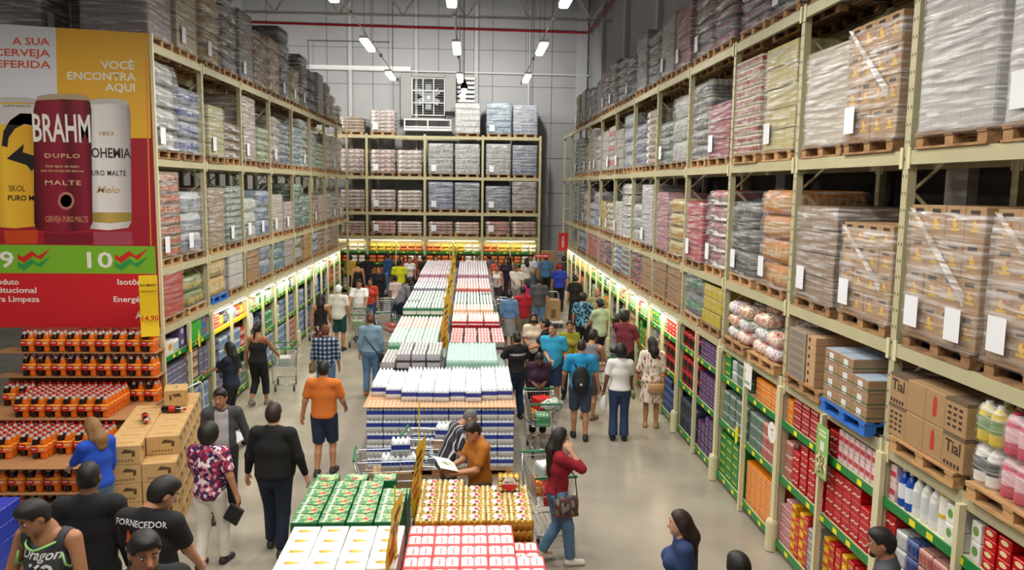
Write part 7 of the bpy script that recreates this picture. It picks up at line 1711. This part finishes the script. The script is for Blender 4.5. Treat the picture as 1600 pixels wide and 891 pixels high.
r = P('man in a black supplier T-shirt with an orange collar, back turned, by the cartons', headdepth(234, 770, 6.2, 1.74), -12, 1.74, 1.05, 'a', head=(-38, -30), hands={'r': (.2, .28, .98), 'l': (-.2, .26, .98)}, top=('tee', '#17171a', .84), bottom=('pants', BLKC), q=2)
decal(r[1], [('FORNECEDOR', .066, -.02, 1.53, WHT, 0), ('MAR', .13, -.03, 1.41, ORT, .15)])
a = MB(); a.lathe([(.08, 0), (.072, .03), (.066, .03), (.07, 0)], ORT, 16, M=Matrix.Translation(r[3](r[4]((0, -.015, 1.46))))); put('collar', a.mesh('collar', True), r[1])
P('young man with goatee and trimmed hair, at the bottom edge before the supplier', headdepth(222, 858, 4.9, 1.72), -160, 1.72, 1.0, 'b', head=(16, -10), hands={'r': (.18, .3, 1.0), 'l': (-.18, .3, 1.0)}, hair='short', extras=('beard',), top=('tee', '#1a1c20'), bottom=('pants', JEAND), q=2)
r = P('person in a red and purple floral shirt and white trousers seen from behind', foot(332, 884), -12, 1.70, 1.12, 'a', head=(0, 0), hair='afro', hairm=HAIRB, step=.1, hands={'r': (.36, .0, .86), 'l': (-.26, .2, .92)}, top=('tee', FLORAL, .86), bottom=('pants', '#e2dcd0'), shoes='#2a2624', q=2, facefeat=False)
wr = r[2]['wrr']; p = r[0].matrix_basis @ Vector(r[3](wr)); a = MB(); a.box((0, 0, -.1), (.2, .035, .24), BLACK, b=.01); a.tube([(0, 0, .02), (0, 0, .09)], .006, BLACK, 5); tag(put('clutch_bag', a.mesh('clutch'), None, (p.x, p.y, p.z-.16), (.0, .5, -.2)), 'flat black clutch bag held by the person in the floral shirt', 'bag')
P('man in a grey cardigan over a pale shirt walking towards the camera', foot(352, 806), -168, 1.76, .98, 'b', step=.13, head=(-14, -6), top=('open', '#45454a', .84), extras=('#a9a4a6',), bottom=('pants', '#161518'), shoes='#3a2f28', hands={'l': (-.34, -.1, .88)}, q=2)
P('long-haired woman in dark clothes reaching to the shelf beside the white trolley handle', (-4.62, 15.35), 75, 1.63, 1.05, 'd', 'f', hands={'l': (-.1, .46, 1.15), 'r': (.2, .1, .95)}, hair='long', head=(0, 0), top=('tee', '#1a2236'), bottom=('pants', BLKC), q=1)
P('heavy man in a black jumper and dark jeans walking away beside the beer island', foot(432, 862), -6, 1.84, 1.32, 'd', step=-.12, hair='short', hairm=HAIRN, top=('long', '#121214', .92), bottom=('pants', JEAND), shoes='#3a3836', hands={'r': (.37, .05, .86), 'l': (-.35, .06, .86)}, q=2, facefeat=False)
P('man in an orange T-shirt and navy shorts walking away, one arm bent', foot(508, 742), -5, 1.78, 1.12, 'a', step=.08, hair='short', top=('tee', '#d2722a', .92), bottom=('shorts', NAVY), shoes='#3a3230', hands={'r': (.26, .26, 1.0), 'l': (-.36, .04, .84)}, q=2, facefeat=False)
P('woman in a black strappy top and black cap pushing a trolley away', foot(405, 634), -12, 1.70, 1.12, 'b', 'f', step=.14, hair='pony', top=('straps', '#131315', .92), bottom=('capri', BLKC), shoes='#7a7068', hands={'r': (.26, .38, 1.02), 'l': (-.3, .06, .8)}, q=1, facefeat=False)
P('person in a blue plaid shirt and jeans with a bandanna walking away', foot(510, 640), 4, 1.70, 1.05, 'b', hair='cap', extras=('#6a3c28',), top=('sleeve34', plaid(), .86), bottom=('pants', JEANL), q=1, facefeat=False)
p = at(487, 580, y=17.6); a = MB(); a.box((0, 0, 0), (.12, .3, .24), patterned(('#8a7a52', '#b5a67a', '#5c5038'), (20, 20, 20), 'vor', .8), b=.02); a.tube([(0, -.08, .12), (0, -.06, .22), (0, .06, .22), (0, .08, .12)], .008, KRAFT_D, 5); tag(put('handbag', a.mesh('bag', True), None, (p.x, 17.75, .72)), 'patterned khaki bag hanging from the hand of the plaid-shirt person', 'bag')
P('woman in a pale denim jacket and light jeans with a dark shoulder bag', foot(580, 618), 0, 1.76, 1.12, 'd', 'f', hair='bun', hairm=HAIRR, top=('long', '#7f9cb6', .95), bottom=('pants', JEANL), shoes='#b0683c', q=1, facefeat=False)
pp = foot(580, 618); a = MB(); a.tube([(-.13, -.15, 1.42), (0, -.2, 1.25), (.2, -.12, .98)], .012, BLACK, 6); a.box((.25, -.02, .88), (.07, .24, .2), BLACK, b=.02); tag(put('shoulder_bag', a.mesh('bag', True), None, (pp[0], pp[1], 0)), 'dark shoulder bag slung across the denim jacket', 'bag')
P('woman with waist-length dark hair and a patterned skirt seen from behind', foot(502, 565), 12, 1.72, 1.05, 'a', 'f', hair='waist', top=('straps', '#1a1418', .95), bottom=('skirt', SKIRTP, .62), shoes='#4a3a30', q=1, hands={'r': (.3, .25, .98)}, facefeat=False)
P('man in a white T-shirt, white cap and dark green shorts seen from behind', foot(530, 548), -10, 1.78, 1.15, 'b', hair='cap', extras=('#e8e6e2',), top=('tee', '#e0ddd4', .86), bottom=('shorts', '#0f4a48'), q=1, facefeat=False)
P('man in a white T-shirt pushing his trolley towards the camera', foot(562, 530), 178, 1.74, 1.12, 'b', hair='short', top=('tee', '#ecebea', .84), bottom=('pants', '#c9c4ba'), hands={'r': (.24, .32, .98), 'l': (-.24, .32, .98)}, q=1)
P('woman in a red-orange top with a hand at her mouth', foot(580, 518), 165, 1.64, 1.0, 'b', 'f', hair='long', top=('tee', '#c4402a'), bottom=('pants', JEANS), hands={'r': (.03, .2, 1.42)}, q=1)
P('person in a dark jacket and white scarf facing the camera behind the red top', foot(592, 492), 180, 1.68, 1.0, 'a', 'f', hair='bun', top=('long', '#1c1c22'), bottom=('pants', BLKC), q=0)
P('man in a grey hooded top bending over the island', foot(625, 520), -70, 1.74, 1.15, 'c', lean=.45, hair='short', top=('sleeve34', '#77777c'), bottom=('pants', JEAND), hands={'r': (.2, .42, .95), 'l': (-.2, .42, .95)}, q=1)
P('child-sized shopper in a pale vest behind the grey hooded man', foot(618, 505), 20, 1.55, .95, 'b', 'f', hair='bun', top=('tee', '#d9c2b8'), bottom=('pants', NAVY), q=0)
P('person in a bright yellow-green T-shirt seen from behind', foot(624, 480), 0, 1.74, 1.25, 'c', hair='short', top=('tee', '#d6e01c'), bottom=('pants', BLKC), q=0)
P('woman with bare shoulders and a black top seen from behind', foot(560, 480), 5, 1.68, 1.05, 'a', 'f', hair='bun', top=('straps', '#1c1614'), bottom=('pants', BLKC), q=0)
P('man in a blue overshirt before the rear snack shelves', foot(606, 455), 60, 1.76, 1.0, 'b', hair='short', top=('long', '#2c4f80', .8), bottom=('pants', JEANL), q=0)
far = [(548, 446, 0, '#c8a030', 'in a mustard top beside the banner-side shelves', 'f', 'bun'), (574, 455, 20, '#1c1c20', 'in black with a rucksack strap at the rear shelves', 'm', 'short'), (628, 440, 170, '#7a2a3a', 'in a wine top at the rear shelves', 'f', 'mid'), (640, 442, 190, '#e4e0da', 'in a white vest at the rear shelves', 'f', 'bun'), (650, 440, 150, '#a0503c', 'in a rust shirt at the rear shelves', 'm', 'short'), (662, 447, 40, '#2a2624', 'in dark brown close to the island end', 'm', 'short'), (681, 436, 180, '#c0583a', 'in an orange top behind the island end', 'f', 'mid'), (718, 434, 0, '#3a3a44', 'in dark grey behind the island end', 'm', 'short'), (745, 434, 180, '#b9b4b0', 'in pale grey behind the island end', 'f', 'bun')]
for i_, (u, v, fc, c, d, sx, hr_) in enumerate(far):
    P(f'shopper {d}', far_spot(u, v, i_), fc, 1.66+.08*(sx == 'm'), 1.0, 'b' if sx == 'm' else 'a', sx, hair=hr_, top=('tee', c), bottom=('pants', JEAND), q=0)
# phone-side aisle, from the rear
P('woman in a white sleeveless top with one arm folded, by the far trolley', foot(776, 486), 165, 1.68, 1.1, 'a', 'f', hair='bun', hairm=HAIRR, top=('tank', '#e6e2da'), bottom=('pants', '#4a4640'), hands={'r': (-.05, .2, 1.15)}, q=1)
P('man in a white T-shirt and grey trousers looking at his hand', foot(806, 490), 160, 1.74, 1.05, 'a', hair='cap', extras=('#3a3a44',), top=('tee', '#e4ded6'), bottom=('pants', '#8a857c'), hands={'r': (.0, .3, 1.15)}, q=1)
P('woman in a dark purple dress between the two white tops', foot(790, 470), 180, 1.68, 1.05, 'b', 'f', hair='long', hairm=HAIRN, top=('tee', '#2c2238'), bottom=('longdress', '#241c2e'), q=0)
far = [(764, 452, 30, '#6a6478', 'in a lilac-grey T-shirt beside the island end', 'm', 'short'), (775, 440, 180, '#d0583c', 'in a coral top near the rear shelves', 'f', 'bun'), (795, 438, 10, '#b9a58c', 'with fair hair near the rear shelves', 'f', 'mid'), (822, 455, 15, '#e0d8d0', 'in a cream top with a black bag strap', 'f', 'mid'), (829, 445, 170, '#d6dbe4', 'in a pale blue shirt beside the red board', 'm', 'short'), (880, 452, 0, '#26282a', 'in black by the far corner of the side-wall shelves', 'm', 'short')]
for i_, (u, v, fc, c, d, sx, hr_) in enumerate(far):
    P(f'shopper {d}', far_spot(u, v, i_), fc, 1.66+.08*(sx == 'm'), 1.0, 'b' if sx == 'm' else 'a', sx, hair=hr_, top=('tee', c), bottom=('pants', JEANL), q=0)
P('man in a faded blue T-shirt with a printed back near the far corner', foot(852, 468), 0, 1.78, 1.2, 'b', hair='short', top=('tee', '#3f6a92'), bottom=('pants', BLKC), q=0)
P('person in a royal blue T-shirt and red cap seen from behind', foot(873, 487), 0, 1.72, 1.2, 'b', hair='cap', extras=('#a01c30',), top=('tee', '#2238a8'), bottom=('pants', BLKC), q=0)
P('child in a bright pink top beside the white T-shirt man', foot(824, 499), 10, 1.35, .95, 'b', 'f', hair='mid', top=('tee', '#d22a72'), bottom=('pants', '#b8304a'), q=0)
P('woman in a denim shirt and grey skirt seen from behind', foot(795, 552), 0, 1.70, 1.02, 'b', 'f', hair='bun', top=('sleeve34', '#5f86b0', 1.0), bottom=('skirt', '#8c8c8c', .5), q=1, facefeat=False)
P('man in a red polo shirt with one hand stretched to the island', foot(816, 545), 25, 1.74, 1.1, 'c', hair='buzz', top=('polo', '#a81a2a'), bottom=('pants', '#8a8478'), hands={'l': (-.5, .25, .95)}, q=1, facefeat=False)
P('broad man in a dark grey T-shirt seen from behind in front of the platform trolley', foot(841, 525), -4, 1.80, 1.15, 'a', hair='short', hairm=HAIRN, top=('tee', '#4c4a4c', .88), bottom=('pants', JEANL), q=1, facefeat=False)
P('woman in a long black dress seen from behind beside the carton trolley', foot(897, 512), 0, 1.68, 1.08, 'a', 'f', hair='bun', top=('tee', '#121216'), bottom=('longdress', '#121216'), q=1, facefeat=False)
P('bald man in an olive T-shirt facing the camera by the shelves', foot(930, 548), 178, 1.74, 1.15, 'b', hair='bald', top=('tee', '#8f8660'), bottom=('pants', '#4a463c'), q=1)
P('man in a blue leaf-print shirt seen from behind', foot(909, 560), -20, 1.72, 1.1, 'b', hair='short', top=('tee', BLUEFLO), bottom=('pants', BLKC), q=1, facefeat=False)
P('person in a pale green T-shirt and black trousers standing sideways', foot(935, 578), 35, 1.76, 1.12, 'a', hair='bun', top=('tee', '#b3c4a4', .84), bottom=('pants', BLKC), hands={'l': (-.1, .35, 1.05)}, q=1)
P('man in a grey sleeveless shirt bending to his trolley, beside the backpack', foot(918, 655), -35, 1.74, 1.1, 'a', lean=.2, hair='short', hairm=HAIRN, top=('tank', '#77777c'), bottom=('shorts', '#55514c'), shoes='#8a6a50', hands={'r': (.25, .42, 1.0), 'l': (-.22, .42, 1.0)}, q=1)
P('woman in an olive-yellow blouse with a hand at her chest', foot(888, 622), 172, 1.66, 1.02, 'b', 'f', hair='bun', top=('sleeve34', '#8a8a1c'), bottom=('pants', JEAND), hands={'r': (-.05, .2, 1.28), 'l': (-.12, .28, 1.0)}, q=1)
P('man in a turquoise T-shirt and navy shorts holding a white cup', foot(862, 640), 170, 1.76, 1.14, 'a', hair='buzz', head=(-20, 0), top=('tee', '#2f9cc4', .84), bottom=('shorts', NAVY), hands={'r': (.05, .3, 1.08), 'l': (-.26, .12, .95)}, q=1)
p = Vector(foot(862, 640)+(0,)); a = MB(); a.lathe([(.03, 0), (.04, .1), (.037, .1), (.028, .005)], WHITE, 12); tag(put('paper_cup', a.mesh('cup', True), None, (p.x-.05, p.y-.36, 1.06)), 'white paper cup held by the man in the turquoise T-shirt', 'cup')
P('woman with long black hair, a black face mask and a cream printed T-shirt', foot(832, 608), 178, 1.70, 1.05, 'b', 'f', hair='long', extras=('mask',), top=('tee', '#d8c6b0', .84), bottom=('pants', BLKC), hands={'r': (.12, .28, 1.1), 'l': (-.12, .28, 1.1)}, q=1)
P('woman in a black T-shirt and jeans turned sideways beside the mask wearer', foot(850, 620), 75, 1.70, 1.08, 'a', 'f', hair='pony', top=('tee', '#16161a'), bottom=('pants', JEAND), hands={'l': (-.1, .34, 1.08), 'r': (.15, .32, 1.1)}, q=1)
r = P('supplier woman in black with an orange collar at the side of the island', foot(806, 655), 18, 1.70, 1.05, 'a', 'f', hair='bun', top=('tee', '#141417', .95), bottom=('pants', NAVY), hands={'l': (-.3, .35, 1.1), 'r': (.2, .3, 1.05)}, q=1, facefeat=False)
decal(r[1], [('FORNECEDOR', .055, 0, 1.38, WHT, 0)])
a = MB(); a.lathe([(.078, 0), (.07, .03), (.064, .03), (.068, 0)], ORT, 16, M=Matrix.Translation(r[3](r[4]((0, -.015, 1.46))))); put('collar', a.mesh('collar', True), r[1])
r = P('woman in a dark purple top leaning on her trolley and looking at a phone', (1.30, 14.98), 178, 1.62, 1.28, 'c', 'f', lean=.2, head=(0, -32), hair='bun', top=('sleeve34', '#33182e'), bottom=('pants', BLKC), shoes='#c9a98a', hands={'r': (.07, .36, 1.1), 'l': (-.07, .36, 1.1)}, q=1)
a = MB(); a.box((0, 0, 0), (.075, .15, .01), BLACK, b=.003); tag(put('mobile_phone', a.mesh('phone'), None, (1.29, 14.63, 1.06), (.5, 0, 0)), 'dark phone in the hands of the woman in the purple top', 'phone')
r = P('man in a turquoise T-shirt and denim shorts carrying a black backpack', foot(905, 686), -6, 1.80, 1.08, 'a', hair='buzz', hairm=HAIRN, step=-.1, top=('tee', '#1f8fc4', .9), bottom=('shorts', '#3c4a60'), shoes='#2a2420', hands={'l': (-.3, .16, .95), 'r': (.32, .1, .9)}, q=2, facefeat=False)
pp = foot(905, 686)
t = thing('backpack', 'black backpack worn by the man in denim shorts', 'backpack', (pp[0], pp[1], 0), math.radians(-6)); f = Field([np.arange(-.3, .3, .016), np.arange(-.45, .05, .016), np.arange(.85, 1.6, .016)]); f.ell((0, -.215, 1.2), (.17, .085, .27), .03); f.ell((0, -.29, 1.1), (.13, .05, .14), .03); put('bag', f.mesh('bag', plain('#101012', .7, bump=.3, nscale=12)), t)
a = MB(); a.disc((0, -.345, 1.15), .025, plain('#c9c9cc', .4), 12, 'y'); put('badge', a.mesh('badge'), t)
for s in (-1, 1): a = MB(); a.tube([(s*.1, -.16, 1.45), (s*.12, -.02, 1.53), (s*.13, .1, 1.46), (s*.15, .14, 1.3), (s*.17, .0, 1.1), (s*.12, -.17, 1.0)], .02, BLACK, 6); put('shoulder_strap', a.mesh('strap', True), t)
P('woman in a white T-shirt and blue jeans seen from behind beside the backpack man', foot(966, 688), -8, 1.72, 1.1, 'c', 'f', hair='afro', top=('tee', '#e4e2e0', .95), bottom=('flare', JEANS), shoes='#1c1a1a', hands={'r': (.22, .26, .95), 'l': (-.3, .02, .82)}, q=2, facefeat=False)
p = at(950, 605, y=14.7); a = MB(); f = Field([np.arange(-.12, .12, .016), np.arange(-.1, .1, .016), np.arange(-.22, .2, .016)]); f.ell((0, 0, -.03), (.07, .05, .15), .02); f.ell((.02, 0, .1), (.03, .03, .07), .03); tag(put('plastic_bag', f.mesh('bag', plain('#e8e8ea', .35, bump=.4, nscale=14)), None, (p.x-.08, 14.72, .72)), 'small white plastic bag held by the woman in the white T-shirt', 'bag')
P('tall man in a maroon T-shirt and black shorts facing the shelves', foot(974, 618), -40, 1.84, 1.15, 'b', head=(-30, 8), hair='curly', top=('tee', '#6e2430', .86), bottom=('shorts', BLKC), shoes='#17171a', hands={'r': (.2, .3, 1.0), 'l': (-.2, .32, 1.0)}, q=2)
P('woman in a grey top half hidden by the tall maroon man', foot(962, 603), -60, 1.64, 1.02, 'a', 'f', hair='pony', hairm=HAIRN, top=('tee', '#7c7a80'), bottom=('pants', BLKC), hands={'l': (-.15, .32, 1.05)}, q=1)
r = P('woman in a pale patterned dress and face mask with a tan handbag', foot(1016, 668), -14, 1.72, 1.15, 'a', 'f', head=(30, -6), hair='mid', hairm=HAIRB, extras=('maskblue',), top=('sleeve34', DRESSP, .9), bottom=('dress', DRESSP, .52), shoes='#b08a5a', hands={'r': (.14, .24, 1.08), 'l': (-.3, .04, .82)}, q=2)
pp = foot(1016, 668); a = MB(); a.box((0, -.22, .86), (.3, .1, .2), plain('#c49a66', .5), b=.02); a.tube([(-.1, -.22, .96), (-.07, -.22, 1.12), (.07, -.22, 1.12), (.1, -.22, .96)], .009, plain('#b0864f', .5), 6); tag(put('handbag', a.mesh('bag', True), None, (pp[0]+.04, pp[1]+.0, 0)), 'tan leather handbag hanging behind the woman in the patterned dress', 'bag')
a = MB(); a.box((0, 0, 0), (.06, .16, .16), plain('#7d8a5a', .6), b=.02); a.tube([(0, -.05, .08), (0, 0, .22), (0, .05, .08)], .007, KRAFT_D, 5); tag(put('purse', a.mesh('purse', True), None, (pp[0]-.36, pp[1]+.05, .66)), 'small olive purse swinging from the hand of the woman in the patterned dress', 'bag')
# phone woman
r = P('woman in a red top and blue jeans walking with a phone at her ear', foot(868, 880), -78, 1.66, 1.0, 'd', 'f', step=.16, hair='long', head=(8, -4), top=('sleeve34', '#8e1626', .95), bottom=('pants', JEANL), shoes='#e6e2da', hands={'r': (.13, .12, 1.5), 'l': (-.3, .12, .86)}, elbows={'r': (.5, .6, -.9)}, q=2)
pp = foot(868, 880); M_ = Matrix.Translation((pp[0], pp[1], 0)) @ Matrix.Rotation(math.radians(-78), 4, 'Z')
a = MB(); a.box((.115, .07, 1.51), (.012, .075, .15), plain('#b9b4b0', .3), b=.004, M=M_); tag(put('mobile_phone', a.mesh('phone'), None), 'pale phone held to the ear of the woman in the red top', 'phone')
a = MB(); BRN = plain('#5c2c20', .5); a.box((.2, .06, .84), (.1, .3, .24), patterned(('#3f4450', '#6a3a2c', '#8a8478', '#2f333c'), (30, 30, 14), 'vor', .6), M=M_, b=.02); a.box((.2, .06, .73), (.105, .31, .05), BRN, M=M_, b=.015)
for y_ in (-.08, .2): a.tube([M_ @ Vector((.2, y_, .94)), M_ @ Vector((.17, y_*.9, 1.2)), M_ @ Vector((.05, .02, 1.42))], .008, BRN, 6)
tag(put('shoulder_bag', a.mesh('bag', True), None), 'woven brown and grey shoulder bag at the hip of the phone woman', 'bag')
# behind the gold packs
r = P('man in a mustard polo and glasses reading a leaflet behind the gold packs', (.13, 10.12), 112, 1.66, 1.1, 'a', lean=.06, head=(12, -24), hair='short', extras=('glasses',), top=('polo', '#a8661c', .86), bottom=('pants', '#4a4640'), hands={'r': (.12, .40, 1.12), 'l': (-.14, .38, 1.14)}, q=2)
lp = r[0].matrix_basis @ Vector((0, .50, 1.25))
a = MB(); a.add([(-.2, -.13, 0), (0, -.13, .03), (.2, -.13, 0), (-.2, .13, .02), (0, .13, .05), (.2, .13, .02)], [(0, 1, 4, 3), (1, 2, 5, 4)], PAPER); a.add([(-.19, -.1, .004), (-.02, -.1, .03), (-.02, .05, .042), (-.19, .05, .012)], [(0, 1, 2, 3)], patterned(('#e4e0d8', '#5a9a4a', '#d8b090', '#e8e4dc'), (24, 24, 24), 'vor', .6)); a.add([(-.2, -.13, -.004), (0, -.13, .026), (.2, -.13, -.004), (-.2, .13, .016), (0, .13, .046), (.2, .13, .016)], [(3, 4, 1, 0), (4, 5, 2, 1)], PAPER)
tag(put('leaflet', a.mesh('leaflet'), None, lp, (.25, -.1, math.radians(112))), 'open printed leaflet in the hands of the man in the mustard polo', 'leaflet')
P('balding man in a dark striped shirt and face mask bending over his trolley', (-.34, 10.9), -72, 1.62, 1.1, 'a', lean=.42, head=(-12, -20), hair='buzz', hairm=HAIRG, extras=('maskblue',), top=('tee', STRIPE, .86), bottom=('pants', '#3a3a40'), hands={'r': (.2, .36, 1.0), 'l': (-.2, .36, 1.0)}, q=2)
# bottom edge
P('woman with long dark hair in a navy top at the bottom edge of the aisle', headat(1068, 803, 1.62), 82, 1.64, 1.1, 'd', 'f', hair='long', hairm=HAIRN, head=(0, -6), top=('sleeve34', '#243a66', .9), bottom=('pants', JEAND), q=2)
P('dark-haired person cut off by the bottom edge beside the woman in navy', headat(1156, 874, 1.6), 20, 1.62, 1.0, 'a', 'f', hair='curly', hairm=HAIRB, top=('tee', '#33343a'), bottom=('pants', JEAND), q=1, facefeat=False)
P('man with short black hair in a grey top beside the side-wall shelves', headat(1388, 833, 1.7), 62, 1.72, 1.05, 'b', hair='short', head=(6, -10), extras=('beard',), top=('tee', '#4c5058', .86), bottom=('pants', JEAND), q=2)
